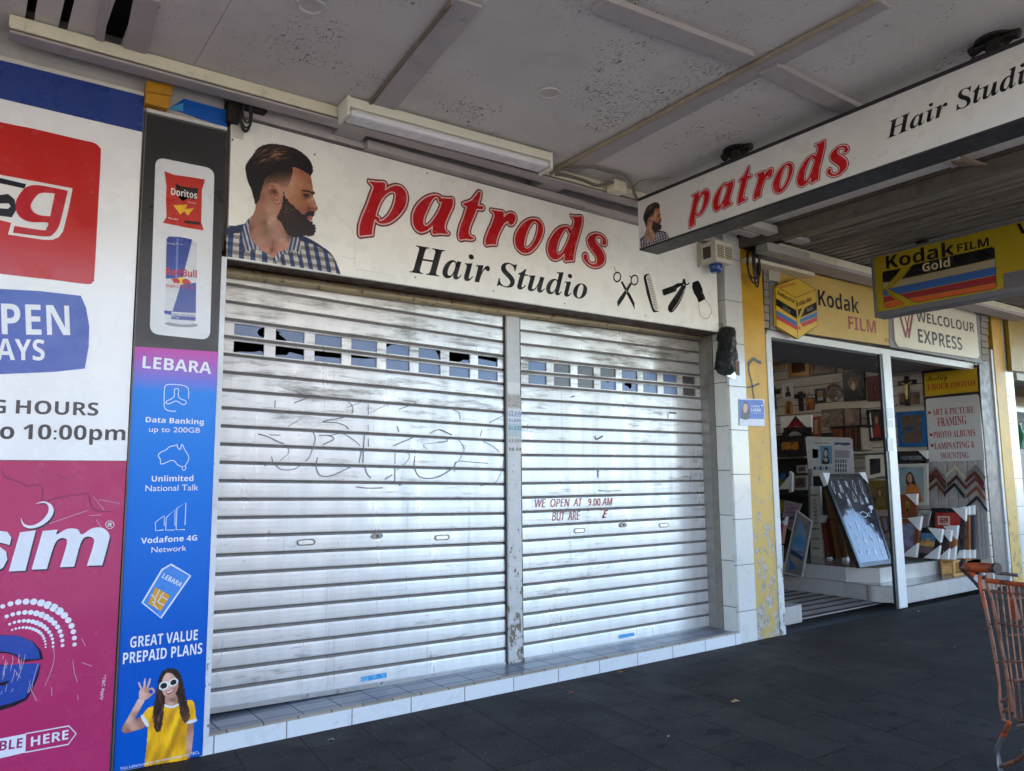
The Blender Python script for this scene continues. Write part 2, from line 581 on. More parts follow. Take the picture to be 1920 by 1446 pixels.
# text: latin letters swapped for the bold / italic / serif alphabets that the built-in font stack carries
def alpha(s, kind):
    if kind == 'r': return s
    up, lo, dg = {'bi': (0x1D468, 0x1D482, None), 'b': (0x1D400, 0x1D41A, 0x1D7CE), 'sb': (0x1D5D4, 0x1D5EE, 0x1D7EC), 'sbi': (0x1D63C, 0x1D656, 0x1D7EC), 'sc': (0x1D4D0, 0x1D4EA, None), 'si': (0x1D608, 0x1D622, None)}[kind]
    o = ''
    for c in s:
        if 'A' <= c <= 'Z': o += chr(up + ord(c) - 65)
        elif 'a' <= c <= 'z': o += chr(lo + ord(c) - 97)
        elif c.isdigit() and dg: o += chr(dg + ord(c) - 48)
        else: o += c
    return o
_txt = {}
def glyphs(s, kind):
    key = (s, kind)
    if key not in _txt:
        c = bpy.data.curves.new("t", 'FONT')
        c.body = alpha(s, kind)
        c.resolution_u = 4
        o = bpy.data.objects.new("t", c)
        col.objects.link(o)
        dg = bpy.context.evaluated_depsgraph_get()
        me = o.evaluated_get(dg).to_mesh()
        _txt[key] = ([tuple(v.co[:2]) for v in me.vertices], [tuple(p.vertices) for p in me.polygons])
        o.evaluated_get(dg).to_mesh_clear()
        bpy.data.objects.remove(o)
        bpy.data.curves.remove(c)
    return _txt[key]
def text(mb, pl, s, kind, pL, pR, pT, off=0.0, i=0, desc=None, uvmode=False):
    """fit s on plane pl: left and right ends of the baseline and the top of the tallest letter are photo points"""
    V, Fs = glyphs(s, kind)
    if not V: return
    a, b, t = (p if uvmode else pl.uv(*p) for p in (pL, pR, pT))
    ux, uy = b[0] - a[0], b[1] - a[1]
    L = math.hypot(ux, uy)
    ux, uy = ux / L, uy / L
    vx, vy = -uy, ux
    h = (t[0] - a[0]) * vx + (t[1] - a[1]) * vy
    sl = ((t[0] - a[0]) * ux + (t[1] - a[1]) * uy)
    x0, x1, y1 = min(v[0] for v in V), max(v[0] for v in V), max(v[1] for v in V)
    sx, sy = L / (x1 - x0), h / y1
    k = len(mb.V)
    for x, y in V:
        q, r_ = (x - x0) * sx, y * sy
        mb.V.append(pl.P(a[0] + ux * q + vx * r_, a[1] + uy * q + vy * r_, off))
    for f in Fs:
        A, B, C = (V[j] for j in f[:3])
        mb.Fc.append(tuple(k + j for j in f))
        mb.I.append(i)

def px2(pl, pts):
    return [pl.uv(*p) for p in pts]
def fill(mb, pl, pts, off, i=0, n=0, holes=()):
    uv = px2(pl, pts)
    hs = [px2(pl, h) for h in holes]
    if n:
        uv = smooth(uv, n)
        hs = [smooth(h, n) for h in hs]
    mb.poly(pl, uv, off, i, hs)
def line(mb, pl, pts, w_, off, i=0, n=5, closed=False):
    uv = px2(pl, pts)
    if n: uv = smooth(uv, n, closed)
    mb.ribbon(pl, uv, w_, off, i, closed)

def m_vcol(rough=0.3):
    t = NT("printed_photo")
    a = t.n("ShaderNodeVertexColor", layer_name="print")
    t.set(a.outputs["Color"], rough)
    return t.m
def inside(U, V, poly):
    p = np.array(poly)
    res = np.zeros(U.shape, bool)
    x0, y0 = p[-1]
    for x1, y1 in p:
        if y0 != y1:
            c = ((V < y1) != (V < y0)) & (U < (x0 - x1) * (V - y1) / (y0 - y1) + x1)
            res ^= c
        x0, y0 = x1, y1
    return res
def vnoise(U, V, seed):
    """smooth value noise on numpy arrays, 0..1"""
    def h(i, j): 
        n = np.sin(i * 127.1 + j * 311.7 + seed * 74.7) * 43758.5453
        return n - np.floor(n)
    i, j = np.floor(U), np.floor(V)
    a, b = U - i, V - j
    a, b = a * a * (3 - 2 * a), b * b * (3 - 2 * b)
    return (h(i, j) * (1 - a) + h(i + 1, j) * a) * (1 - b) + (h(i, j + 1) * (1 - a) + h(i + 1, j + 1) * a) * b
def idw(X, Y, ctl, pw=3.0):
    num = np.zeros(X.shape + (3,))
    den = np.zeros(X.shape)
    for (x, y), c in ctl:
        w_ = 1.0 / (((X - x) ** 2 + (Y - y) ** 2) ** (pw / 2) + 1e-3)
        num += w_[..., None] * np.array(c, float)
        den += w_
    return num / den[..., None]
def lin_np(c):
    c = np.clip(c, 0, 255) / 255.0
    return np.where(c <= 0.04045, c / 12.92, ((c + 0.055) / 1.055) ** 2.4)
def paint(pl, f, gx_, gy_, rgb, mask, off, name, parent, mat_):
    """cells of a painted picture: gx_ / gy_ grid of picture coordinates (n+1, m+1), rgb (n, m, 3), mask (n, m); f maps picture -> plane"""
    n, m = mask.shape
    idx = -np.ones((n + 1, m + 1), int)
    need = np.zeros((n + 1, m + 1), bool)
    for a in (0, 1):
        for b in (0, 1):
            need[a:n + a, b:m + b] |= mask
    idx[need] = np.arange(need.sum())
    pts = [pl.P(*f((x, y)), off) for x, y in zip(gx_[need], gy_[need])]
    ii, jj = np.nonzero(mask)
    fc = np.stack([idx[ii, jj], idx[ii + 1, jj], idx[ii + 1, jj + 1], idx[ii, jj + 1]], 1)
    A, B, C = (pts[k] for k in fc[0][:3])
    if (B - A).cross(C - A).dot(pl.n) < 0: fc = fc[:, ::-1]
    base = Vector(parent['base'])
    me = bpy.data.meshes.new(name)
    me.from_pydata([tuple(p) for p in pts], [], fc.tolist())
    me.materials.append(mat_)
    ca = me.color_attributes.new("print", 'FLOAT_COLOR', 'CORNER')
    c = lin_np(rgb[ii, jj])
    c4 = np.concatenate([c, np.ones((len(c), 1))], 1)
    ca.data.foreach_set("color", np.repeat(c4, 4, axis=0).astype(np.float32).ravel())
    me.update()
    o = bpy.data.objects.new(name, me)
    col.objects.link(o)
    o.parent = parent
    o.matrix_parent_inverse = Matrix.Translation(-base)
    return o

# ================================================================ ground and street
M_PAVE = m_pavers()
struct(MB().box(-40, 60, -5.6, 0.02, -0.14, 0.0).build("footpath", M_PAVE))
struct(MB().box(-40, 60, -5.76, -5.602, -0.14, -0.002).build("kerb", flat((150, 148, 142), 0.8, 0, 0.12, 8.0)))
struct(MB().box(-200, 200, -300, 200, -0.30, -0.145).build("ground", flat((98, 97, 96), 0.9, 0, 0.15, 3.0)))
struct(MB().box(-120, 120, -15.5, -5.765, -0.16, -0.125).build("road", flat((84, 83, 82), 0.85, 0, 0.15, 5.0)))
struct(MB().box(-120, 120, -19.5, -15.5, -0.16, 0.0).build("far_footpath", flat((150, 146, 140), 0.8, 0, 0.12, 3.0)))
# parade of shops across the road, the far side of the street that the shutters mirror
def opposite(x0, x1, h, c, lab, nwin):
    t = thing("street_building", lab, "building", ((x0 + x1) / 2, -19.5, 0), "buildings across the road")
    b = MB().box(x0, x1, -27, -19.5, 0, h).box(x0 - 0.1, x1 + 0.1, -19.52, -19.2, h - 0.5, h - 0.2)
    b.build("wall", flat(c, 0.8, 0, 0.1, 2.0), t)
    a = MB().box(x0, x1, -19.4, -16.6, 3.1, 3.5)
    a.build("awning", flat((150, 150, 152), 0.6, 0, 0.1, 2.0), t)
    MB().box(x0 + 0.4, x1 - 0.4, -19.6, -19.44, 0.5, 2.7).build("shop_window", flat((40, 46, 52), 0.1), t)
    for k in range(nwin):
        xc = x0 + (k + 0.5) * (x1 - x0) / nwin
        MB().box(xc - 0.55, xc + 0.55, -19.6, -19.46, 4.3, 5.6).build("window", flat((60, 68, 78), 0.1), t)
opposite(-22, -9, 6.6, (214, 196, 160), "cream two storey shop building across the road, widest of the three", 4)
opposite(-8.4, 1.5, 6.0, (196, 160, 130), "tan brick two storey shop building across the road", 3)
opposite(2.2, 12, 7.2, (222, 214, 200), "tall white two storey shop building across the road", 3)

# ================================================================ the row of shops behind everything
M_WALL = flat((168, 163, 158), 0.8, 0, 0.1, 3.0, dirt=0.4)
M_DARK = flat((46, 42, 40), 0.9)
M_TILE_P = m_tile((205, 205, 200), 0.62, 0.43, (120, 110, 100), 0.03, 0.06, 0.24)
shop = thing("shop_building", "two storey row of shops with white and yellow pillars and a tiled sill", "building", (6, 2.5, 0))
# upper wall, roof, party walls and the dark room behind the shutters
b = MB().box(-12, 30, 0.06, 0.4, 4.27, 8.0)
b.box(-12, 30, 0.4, 9.0, 7.6, 8.0).box(-12, 30, 8.6, 9.0, 0, 7.6).box(-12.4, -12, 0.06, 9, 0, 8).box(30, 30.4, 0.06, 9, 0, 8)
b.build("upper_wall", flat((205, 190, 160), 0.8), shop)
b = MB().box(-12, 1.24, 0.02, 0.4, 0.0, 4.27).box(1.24, 6.34, 0.10, 0.30, 3.0, 4.27).box(6.34, 6.9, 0.32, 0.6, 0, 4.27)
b.box(6.9, 11.6, 0.26, 0.5, 3.12, 4.27).box(11.6, 13.0, 0.2, 0.6, 0, 4.27).box(13.0, 30, 0.24, 0.5, 3.0, 4.27)
b.build("wall", M_WALL, shop)
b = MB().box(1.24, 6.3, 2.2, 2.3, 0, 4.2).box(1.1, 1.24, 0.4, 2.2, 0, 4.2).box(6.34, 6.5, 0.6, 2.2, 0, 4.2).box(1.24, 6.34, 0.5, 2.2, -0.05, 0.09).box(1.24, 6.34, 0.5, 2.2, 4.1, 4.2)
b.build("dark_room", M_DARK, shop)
# sill in front of the shutters
sill = MB().box(1.24, 6.09, 0.0, 0.5, 0.0, 0.098)
sill.build("step_riser", m_tile((214, 217, 219), 0.427, 0.30, (120, 116, 110), 0.03, -0.15 + 0.005, 0.15), shop)
MB().box(1.255, 6.088, 0.045, 0.5, 0.0981, 0.104).build("sill_tiles", m_tile((112, 118, 130), 0.255, 0.15, (64, 62, 62), 0.22, 0.0, 0.03, 'XY', 0.3), shop, )
nose = MB().tube([(1.25, 0.026, 0.088), (2.6, 0.024, 0.089), (4.2, 0.027, 0.087), (6.09, 0.026, 0.089)], 0.0245, 12)
nose.build("sill_nosing", m_tile((150, 140, 124), 0.215, 9.0, (84, 76, 66), 0.16, 0.0, 0.0, 'XZ', 0.45), shop, smooth_=True)
# pillar between the two shops: white tile, yellow paint, white edge
MB().box(6.085, 6.345, 0.0, 0.32, 0.0, 4.0).build("tiled_pillar", M_TILE_P, shop, bevel=0.006)
MB().box(6.346, 6.70, 0.006, 0.32, 0.0, 3.98).build("yellow_pillar", m_peel((198, 150, 4), (172, 168, 160), 0.045, 8.0, 0.45, (180, 156, 88)), shop, bevel=0.004)
MB().box(6.701, 6.79, -0.004, 0.30, 0.0, 3.02).build("edge_strip", m_peel((196, 198, 198), (120, 112, 100), -0.02, 9.0, 0.35), shop, bevel=0.004)
# reveal of the doorway: shutter guide rail, grey angle, return tile
MB().box(6.075, 6.13, 0.255, 0.42, 0.104, 3.02).build("guide_rail", m_metal((150, 146, 140), 0.45, 0.7), shop, bevel=0.004)
MB().box(6.066, 6.084, 0.18, 0.252, 0.104, 3.0).build("return_strip", flat((122, 116, 108), 0.6, 0, 0.2, 9.0, dirt=0.7), shop)
MB().box(6.074, 6.0835, 0.03, 0.176, 0.104, 3.0).build("return_tile", m_tile((202, 200, 192), 0.3, 0.43, (80, 70, 60), 0.05, 0, 0.2, 'YZ'), shop)
MB().box(1.286, 1.335, 0.245, 0.42, 0.104, 2.93).build("guide_rail", m_metal((150, 146, 140), 0.45, 0.7), shop)
# white trim that finishes the poster pillar
MB().box(1.254, 1.286, -0.010, 0.24, 0.06, 2.93).build("corner_trim", m_peel((212, 213, 214), (120, 116, 108), -0.03, 14.0, 0.3), shop, bevel=0.003)
# rusty lintel and grey soffit strip behind the sign bottom
MB().box(1.29, 6.06, 0.03, 0.34, 2.965, 3.06).build("lintel", m_metal((112, 104, 96), 0.6, 0.2, 0.75), shop)
hd = MB().tube([(1.30, 0.33, 2.925), (3.6, 0.33, 2.935), (6.07, 0.33, 2.985)], 0.036, 10)
hd.build("shutter_head_rail", m_metal((188, 172, 138), 0.45, 0.35, 0.25), shop, smooth_=True)

# ================================================================ awnings overhead
M_SOF = m_soffit()
M_CREAM = flat((226, 218, 190), 0.4, 0, 0.06, 8.0, dirt=0.35)
M_GREY = flat((178, 169, 166), 0.55, 0, 0.08, 6.0, dirt=0.3)
HC = 4.0
AW_Y = -4.35
pz = PZ(HC)
aw = thing("awning", "wide footpath awning with flaking grey painted ceiling panels and cover strips", "awning", (2.5, -2, HC))
b = MB().box(1.0, 6.33, AW_Y, 0.055, HC, HC + 0.03)
b.build("soffit_panel", M_SOF, aw)
b = MB()
for a0, a1 in ((-6, pz.at(46, 40).x), (pz.at(64, 40).x, pz.at(112, 40).x), (pz.at(131, 40).x, pz.at(203, 40).x)):
    b.box(a0, a1, AW_Y, 0.055, HC + 0.004, HC + 0.03)
b.box(pz.at(246, 40).x, 0.998, AW_Y, 0.055, HC + 0.002, HC + 0.03)
b.build("soffit_board", M_SOF, aw)
MB().box(-6, 1.2, AW_Y, 0.055, HC + 0.16, HC + 0.19).build("roof_void", M_DARK, aw)
MB().box(-6, 6.33, AW_Y, 0.06, HC + 0.24, HC + 0.27).build("roof_sheet", flat((120, 120, 122), 0.6), aw)
MB().box(-6, 6.33, AW_Y - 0.06, AW_Y, HC - 0.12, HC + 0.45).build("fascia", flat((190, 186, 180), 0.6), aw)
# cover strips under the joints (placed from where they cross the ceiling)
pz = PZ(HC)
M_STRIP = flat((176, 168, 164), 0.7, 0, 0.10, 5.0, dirt=0.35)
def strip(p, q, w_, h_, mat_=M_STRIP, name="cover_strip", side=0.0):
    a, c = pz.at(*p), pz.at(*q)
    d = (c - a).normalized()
    n = Vector((-d.y, d.x, 0)) * side
    m_ = MB().beam(a + n - Vector((0, 0, h_ / 2 + 0.002)), c + n - Vector((0, 0, h_ / 2 + 0.002)), (0, 0, 1), w_, h_)
    return m_.build(name, mat_, aw, bevel=0.002)
strip((716, 200), (878, 0), 0.155, 0.018)
a, c = pz.at(689, 196), pz.at(846, 0)
MB().tube([a - Vector((0.0, 0, 0.016)), a.lerp(c, 0.5) - Vector((0, 0, 0.012)), c - Vector((0, 0, 0.016))], 0.014, 6).build("edge_bead", flat((120, 108, 92), 0.7, 0, 0.25, 20.0), aw)
strip((1070, 318), (1655, 0), 0.15, 0.014)
a, c = pz.at(1040, 314), pz.at(1640, -6)
MB().tube([a - Vector((0, 0, 0.02)), a.lerp(c, 0.3) - Vector((0, 0, 0.026)), a.lerp(c, 0.65) - Vector((0, 0, 0.018)), c - Vector((0, 0, 0.022))], 0.018, 8).build("conduit", flat((156, 140, 116), 0.6, 0, 0.15, 20.0), aw, smooth_=True)
strip((1124, 0), (1398, 104), 0.125, 0.036)
strip((1440, 121), (1800, 302), 0.125, 0.036)
strip((186, 78), (198, -8), 0.045, 0.014)
strip((253, 92), (276, -8), 0.115, 0.016)
strip((173, 142), (181, 112), 0.045, 0.03)
# end timber where the next awning starts
MB().box(6.33, 6.44, AW_Y, 0.05, HC - 0.13, HC + 0.2).build("end_timber", flat((104, 94, 82), 0.85, 0, 0.35, 9.0, dirt=0.9), aw)
MB().box(6.30, 6.33, AW_Y, 0.05, HC - 0.03, HC - 0.001).build("end_strip", flat((84, 72, 62), 0.85, 0, 0.3, 15.0, dirt=0.8), aw)
# broken sheet hanging at the end of the ceiling
fl = MB()
p0, p1, p2, p3 = (Z_ for Z_ in (PZ(HC - 0.02).at(1762, 300), PZ(HC - 0.02).at(1800, 292), PZ(HC - 0.10).at(1850, 310), PZ(HC - 0.05).at(1800, 312)))
fl.hexa([p0, p1, p2, p3], [p + Vector((0, 0, 0.012)) for p in (p0, p1, p2, p3)])
fl.build("loose_flap", flat((132, 112, 96), 0.8, 0, 0.3, 20.0), aw)

# ribbed steel awning over the photo shop
aw2 = thing("awning", "lower footpath awning with ribbed dirty steel soffit over the photo shop", "awning", (11, -2, 3.95))
b = MB()
x = 6.44
k = 0
while x < 17:
    h = 0.035 if k % 2 else 0.0
    ww = 0.055 if k % 2 else 0.075
    b.box(x, x + ww, AW_Y, 0.25, 3.93 + h, 4.0)
    x += ww
    k += 1
b.build("soffit_sheet", m_corrugated(), aw2)
MB().box(6.44, 17, AW_Y - 0.05, AW_Y, 3.8, 4.4).build("fascia", flat((150, 146, 138), 0.6), aw2)
MB().box(6.44, 17, AW_Y, 0.06, 4.24, 4.27).build("roof_sheet", flat((120, 120, 122), 0.6), aw2)
b = MB().box(6.47, 6.60, AW_Y, -0.35, 3.895, 3.93).box(7.15, 7.22, AW_Y, -0.3, 3.90, 3.928)
b.build("joint_cover", flat((128, 118, 104), 0.7, 0, 0.3, 12.0, dirt=0.6), aw2)

# cream cable trunking along the wall
A, B_ = PZ(HC).at(20, 25), PZ(HC).at(1150, 345)
dr = (B_ - A).normalized()
nr = Vector((-dr.y, dr.x, 0))
tr = thing("cable_trunking", "long cream cable trunking under the awning along the shop wall", "trunking", A)
def trunk(parent, s0, s1, y0, y1, z0, z1, mt, nm, bv=0.004):
    q = lambda s, y, z: A + dr * s + nr * y + Vector((0, 0, z - HC))
    m_ = MB().hexa([q(s0, y0, z0), q(s0, y1, z0), q(s0, y1, z1), q(s0, y0, z1)], [q(s1, y0, z0), q(s1, y1, z0), q(s1, y1, z1), q(s1, y0, z1)])
    return m_.build(nm, mt, parent, bevel=bv)
trunk(tr, 0, 6.15, 0.0, 0.07, HC - 0.077, HC - 0.003, M_CREAM, "cover")
trunk(tr, 0, 6.15, 0.008, 0.06, HC - 0.088, HC - 0.078, flat((96, 88, 74), 0.7), "groove", 0)
trunk(tr, 0.0, 6.15, 0.0, 0.105, HC - 0.104, HC - 0.089, M_GREY, "tray")
trunk(tr, -0.004, 0.07, -0.004, 0.0, HC - 0.07, HC - 0.01, M_CREAM, "end_clip")
for s0 in (1.86, 3.6):
    trunk(tr, s0, s0 + 0.20, 0.11, 0.30, HC - 0.10, HC - 0.003, M_GREY, "wall_bracket")
# grey ledge between wall sign and ceiling
lg = thing("wall_ledge", "grey painted ledge boards above the long white barber sign", "ledge", (3.5, 0.0, 3.9))
MB().box(1.27, 2.19, -0.02, 0.05, 3.862, 3.90).box(1.27, 2.19, -0.005, 0.05, 3.905, 3.96).build("board", M_GREY, lg, bevel=0.003)
MB().hexa([(2.19, -0.07, 3.852), (2.19, 0.05, 3.852), (2.19, 0.05, 3.905), (2.19, -0.07, 3.905)], [(4.2, -0.07, 3.838), (4.2, 0.05, 3.838), (4.2, 0.05, 3.89), (4.2, -0.07, 3.89)]).build("board", M_GREY, lg, bevel=0.003)
MB().hexa([(4.202, -0.06, 3.828), (4.202, 0.05, 3.828), (4.202, 0.05, 3.885), (4.202, -0.06, 3.885)], [(6.0, -0.06, 3.82), (6.0, 0.05, 3.82), (6.0, 0.05, 3.88), (6.0, -0.06, 3.88)]).build("board", M_GREY, lg, bevel=0.003)

# fluorescent batten light
P1, P2 = PZ(HC - 0.02).at(648, 186), PZ(HC - 0.02).at(1030, 291)
lt = thing("fluorescent_light", "white fluorescent batten light with clear cover fixed beneath the trunking", "light", P1)
d2 = (P2 - P1).normalized()
n2 = Vector((-d2.y, d2.x, 0))
def lq(s, y, z): return P1 + d2 * s + n2 * y + Vector((0, 0, z - HC + 0.02))
LL = (P2 - P1).length
def lbox(s0, s1, y0, y1, z0, z1): return MB().hexa([lq(s0, y0, z0), lq(s0, y1, z0), lq(s0, y1, z1), lq(s0, y0, z1)], [lq(s1, y0, z0), lq(s1, y1, z0), lq(s1, y1, z1), lq(s1, y0, z1)])
lbox(0.02, LL, -0.03, 0.13, HC - 0.075, HC - 0.01).build("body", flat((232, 228, 206), 0.35, 0, 0.04), lt, bevel=0.005)
lbox(0.03, LL - 0.01, -0.018, 0.118, HC - 0.125, HC - 0.0755).build("diffuser", flat((226, 224, 226), 0.25, 0, 0.04, 4.0), lt, bevel=0.02)
lbox(0.0, 0.022, -0.034, 0.134, HC - 0.135, HC - 0.004).build("end_cap", flat((226, 224, 208), 0.35), lt, bevel=0.006)
lbox(LL - 0.008, LL + 0.012, -0.034, 0.134, HC - 0.135, HC - 0.004).build("end_cap", flat((226, 224, 208), 0.35), lt, bevel=0.006)
# recessed downlights
for (px, py), lab in (((583, 10), "round recessed ceiling light cut off by the picture's top edge"), ((1030, 174), "round recessed ceiling light above the fluorescent batten's right end")):
    c = PZ(HC).at(px, py)
    t = thing("downlight", lab, "downlight", c, "recessed ceiling lights")
    ring = MB()
    n = 28
    for r0, z0, r1, z1 in ((0.078, -0.002, 0.074, -0.012), (0.074, -0.012, 0.060, -0.010), (0.060, -0.010, 0.054, -0.001)):
        for q in range(n):
            a0, a1 = 2 * math.pi * q / n, 2 * math.pi * (q + 1) / n
            ring.face([c + Vector((r0 * math.cos(a0), r0 * math.sin(a0), z0)), c + Vector((r1 * math.cos(a0), r1 * math.sin(a0), z1)), c + Vector((r1 * math.cos(a1), r1 * math.sin(a1), z1)), c + Vector((r0 * math.cos(a1), r0 * math.sin(a1), z0))])
    ring.build("trim_ring", flat((196, 190, 182), 0.4), t, smooth_=True)
    MB().disc(Plane(c, (0, 0, -1), (1, 0, 0)), (0, 0), 0.058, 0.0015, n=28).build("lens", flat((196, 188, 180), 0.5), t)

# ================================================================ roller shutters
M_SLAT = m_slat(1.0)
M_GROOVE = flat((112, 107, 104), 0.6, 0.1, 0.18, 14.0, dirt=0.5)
M_PANE = m_panes((96, 118, 158))
M_PANE2 = m_panes((82, 78, 78))
YS = 0.36
ps = PY(YS)
def shutter(label, base, eL, eR, lines, wins, row0, shapes, locks):
    """lines: list of (py at left edge, py at right edge); eL/eR: photo x of the edges at top and bottom"""
    t = thing("roller_shutter", label, "roller shutter", base, "roller shutters")
    zl = [ps.at(eL[0] + (eL[1] - eL[0]) * (a - lines[0][0]) / (lines[-1][0] - lines[0][0]), a) for a, _ in lines]
    zr = [ps.at(eR[0] + (eR[1] - eR[0]) * (b_ - lines[0][1]) / (lines[-1][1] - lines[0][1]), b_) for _, b_ in lines]
    xl, xr = zl[0].x - 0.01, zr[0].x + 0.01
    n = len(lines)
    L = [p.z for p in zl]
    Rr = [p.z for p in zr]
    # even pitch by least squares so that slats are all alike
    def fit(v):
        m = (n - 1) / 2
        mv = sum(v) / n
        s_ = sum((i - m) * (a - mv) for i, a in enumerate(v)) / sum((i - m) ** 2 for i in range(n))
        return [mv + s_ * (i - m) for i in range(n)]
    L, Rr = fit(L), fit(Rr)
    pit = L[0] - L[1]
    L = [L[0] + 2 * pit, L[0] + pit] + L + [L[-1] - pit]
    pr_ = Rr[0] - Rr[1]
    Rr = [Rr[0] + 2 * pr_, Rr[0] + pr_] + Rr + [Rr[-1] - pr_]
    mb = MB()
    prof = [(0.0, 0.010), (0.09, 0.014), (0.165, 0.012), (0.175, 0.0), (0.30, -0.0018), (0.60, -0.0024), (0.88, -0.0012), (0.975, 0.0), (1.0, 0.010)]
    def zt(i, f, x):
        q = (x - xl) / (xr - xl)
        return (L[i] + (L[i + 1] - L[i]) * f) * (1 - q) + (Rr[i] + (Rr[i + 1] - Rr[i]) * f) * q
    panes = []
    for i in range(len(L) - 1):
        cuts = [xl + (xr - xl) * k_ / 8 for k_ in range(9)]
        wr = i - (row0 + 2)
        holes = []
        if wr in (0, 1):
            holes = [(ps.at(a, yy).x, ps.at(b_, yy).x) for a, b_, yy in wins]
            cuts = sorted([xl, xr] + [v for h in holes for v in h])
        f0, f1 = 0.27, 0.91
        pf = list(prof)
        if holes:
            pf = sorted(pf + [(f0, -0.0033), (f1, -0.001)])
        jit = rnd.uniform(-0.0012, 0.0012)
        for j in range(len(pf) - 1):
            for a, b_ in zip(cuts[:-1], cuts[1:]):
                if holes and pf[j][0] >= f0 - 1e-6 and pf[j + 1][0] <= f1 + 1e-6 and any(abs(a - h[0]) < 1e-6 for h in holes):
                    continue
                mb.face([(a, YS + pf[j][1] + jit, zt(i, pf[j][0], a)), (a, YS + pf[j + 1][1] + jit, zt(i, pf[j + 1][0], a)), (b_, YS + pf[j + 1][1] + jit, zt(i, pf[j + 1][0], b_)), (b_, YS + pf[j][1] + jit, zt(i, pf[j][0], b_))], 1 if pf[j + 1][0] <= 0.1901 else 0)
        for k_, h in enumerate(holes):
            panes.append((wr, k_, h, i, f0, f1))
            for a in h:                           # cut edges of the opening
                mb.face([(a, YS - 0.003, zt(i, f0, a)), (a, YS + 0.012, zt(i, f0, a)), (a, YS + 0.012, zt(i, f1, a)), (a, YS - 0.001, zt(i, f1, a))])
            for f in (f0, f1):
                mb.face([(h[0], YS - 0.003, zt(i, f, h[0])), (h[0], YS + 0.012, zt(i, f, h[0])), (h[1], YS + 0.012, zt(i, f, h[1])), (h[1], YS - 0.003, zt(i, f, h[1]))])
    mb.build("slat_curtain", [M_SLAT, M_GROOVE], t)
    for wr, k_, h, i, f0, f1 in panes:
        sh = shapes[wr][k_]
        m_ = M_PANE
        if sh == 'dark': sh, m_ = None, M_PANE2
        pts = sh or [(0, 0), (1, 0), (1, 1), (0, 1)]
        if sh and len(sh) > 8: pts = smooth(sh, 3)
        uv = []
        for u, v in pts:
            xx = h[0] - 0.003 + (h[1] - h[0] + 0.006) * u
            uv.append((xx, zt(i, f1 + (f0 - f1) * v, xx)))
        q = MB().poly(PY(YS + 0.011), uv)
        q.build("vision_pane", m_, t)
    zb0, zb1 = L[-1], Rr[-1]
    MB().hexa([(xl, YS - 0.012, zb0 - 0.03), (xl, YS + 0.02, zb0 - 0.03), (xl, YS + 0.02, zb0 + 0.006), (xl, YS - 0.012, zb0 + 0.006)], [(xr, YS - 0.012, zb1 - 0.03), (xr, YS + 0.02, zb1 - 0.03), (xr, YS + 0.02, zb1 + 0.006), (xr, YS - 0.012, zb1 + 0.006)]).build("bottom_rail", m_metal((176, 176, 176), 0.35, 0.7), t, bevel=0.003)
    for kind, (px, py) in locks:
        c = ps.at(px, py)
        if kind == 'slot':
            w2, h2 = 0.062, 0.016
            ov = smooth([(-w2 + h2, -h2), (-w2 + h2, -h2), (w2 - h2, -h2), (w2, 0), (w2 - h2, h2), (-w2 + h2, h2), (-w2, 0)], 4)
            MB().ribbon(PY(YS - 0.008), [(c.x + a, c.z + b_) for a, b_ in ov], 0.007, 0.0, 0, True).build("finger_slot", m_metal((90, 92, 96), 0.3), t)
            MB().poly(PY(YS - 0.0065), [(c.x + a * 0.86, c.z + b_ * 0.8) for a, b_ in ov]).build("slot_plate", m_metal((214, 218, 224), 0.25, 0.7), t)
        else:
            ov = smooth([(-0.045, 0), (-0.03, -0.016), (0.0, -0.021), (0.03, -0.016), (0.045, 0), (0.03, 0.016), (0.0, 0.021), (-0.03, 0.016)], 3)
            lk = MB().slab(PY(YS - 0.005), [(c.x + a, c.z + b_) for a, b_ in ov], -0.004, 0.009).build("lock", m_metal((120, 120, 122), 0.3), t, bevel=0.003)
            MB().disc(PY(YS - 0.0145), (c.x, c.z), 0.010, 0.0006).build("keyhole", flat((30, 30, 30), 0.4), lk)
    return t
lf = [(530, 616), (562, 643), (595, 667), (628, 694), (662, 718), (695, 746), (727.5, 771), (761, 798), (795, 823), (829.4, 850), (864, 878), (898, 904), (933, 932), (968, 960), (1004, 988), (1038.5, 1015), (1074, 1042), (1110, 1069), (1146.6, 1098), (1183, 1128.7), (1220, 1158), (1257, 1188), (1294, 1216)]
ell = [(0, 0), (0, 0), (1, 0), (1, 0), (1, 0.05), (0.85, 0.2), (0.77, 0.5), (0.85, 0.85), (0.97, 0.98), (0.97, 0.98), (0, 1), (0, 1)]
shp_l = [[ell, [(0.37, 0), (1, 0), (1, 1), (0.06, 1), (0.02, 0.9), (0.19, 0.75), (0.13, 0.6), (0.38, 0.16)], None, None, [(0, 0), (1, 0), (1, 1), (0.3, 1), (0.1, 0.7), (0, 0.6)], [(0, 0), (0.97, 0), (0.92, 0.5), (0.8, 0.93), (0.84, 1), (0, 1)], [(0.5, 0), (1, 0), (1, 0.35), (0.72, 0.36), (0.62, 0.2)], [(0, 0), (0.97, 0), (0.97, 0.55), (0, 0.72)]],
         [[(0.15, 0), (1, 0), (1, 0.3), (0.85, 0.4), (0.7, 0.22), (0.17, 0.12)], [(0, 0), (1, 0), (1, 0.42), (0.8, 0.5), (0.5, 0.6), (0.42, 0.28), (0, 0.2)], [(0, 0), (1, 0), (1, 0.56), (0, 0.52)], [(0, 0), (1, 0), (1, 0.95), (0.5, 0.78), (0, 0.74)], None, None, None, None]]
wl = [(439, 496, 618), (517, 571, 628), (590, 641, 637), (658.5, 707, 645), (724, 768, 655), (784.5, 826, 663), (842, 881, 672), (896, 933, 681)]
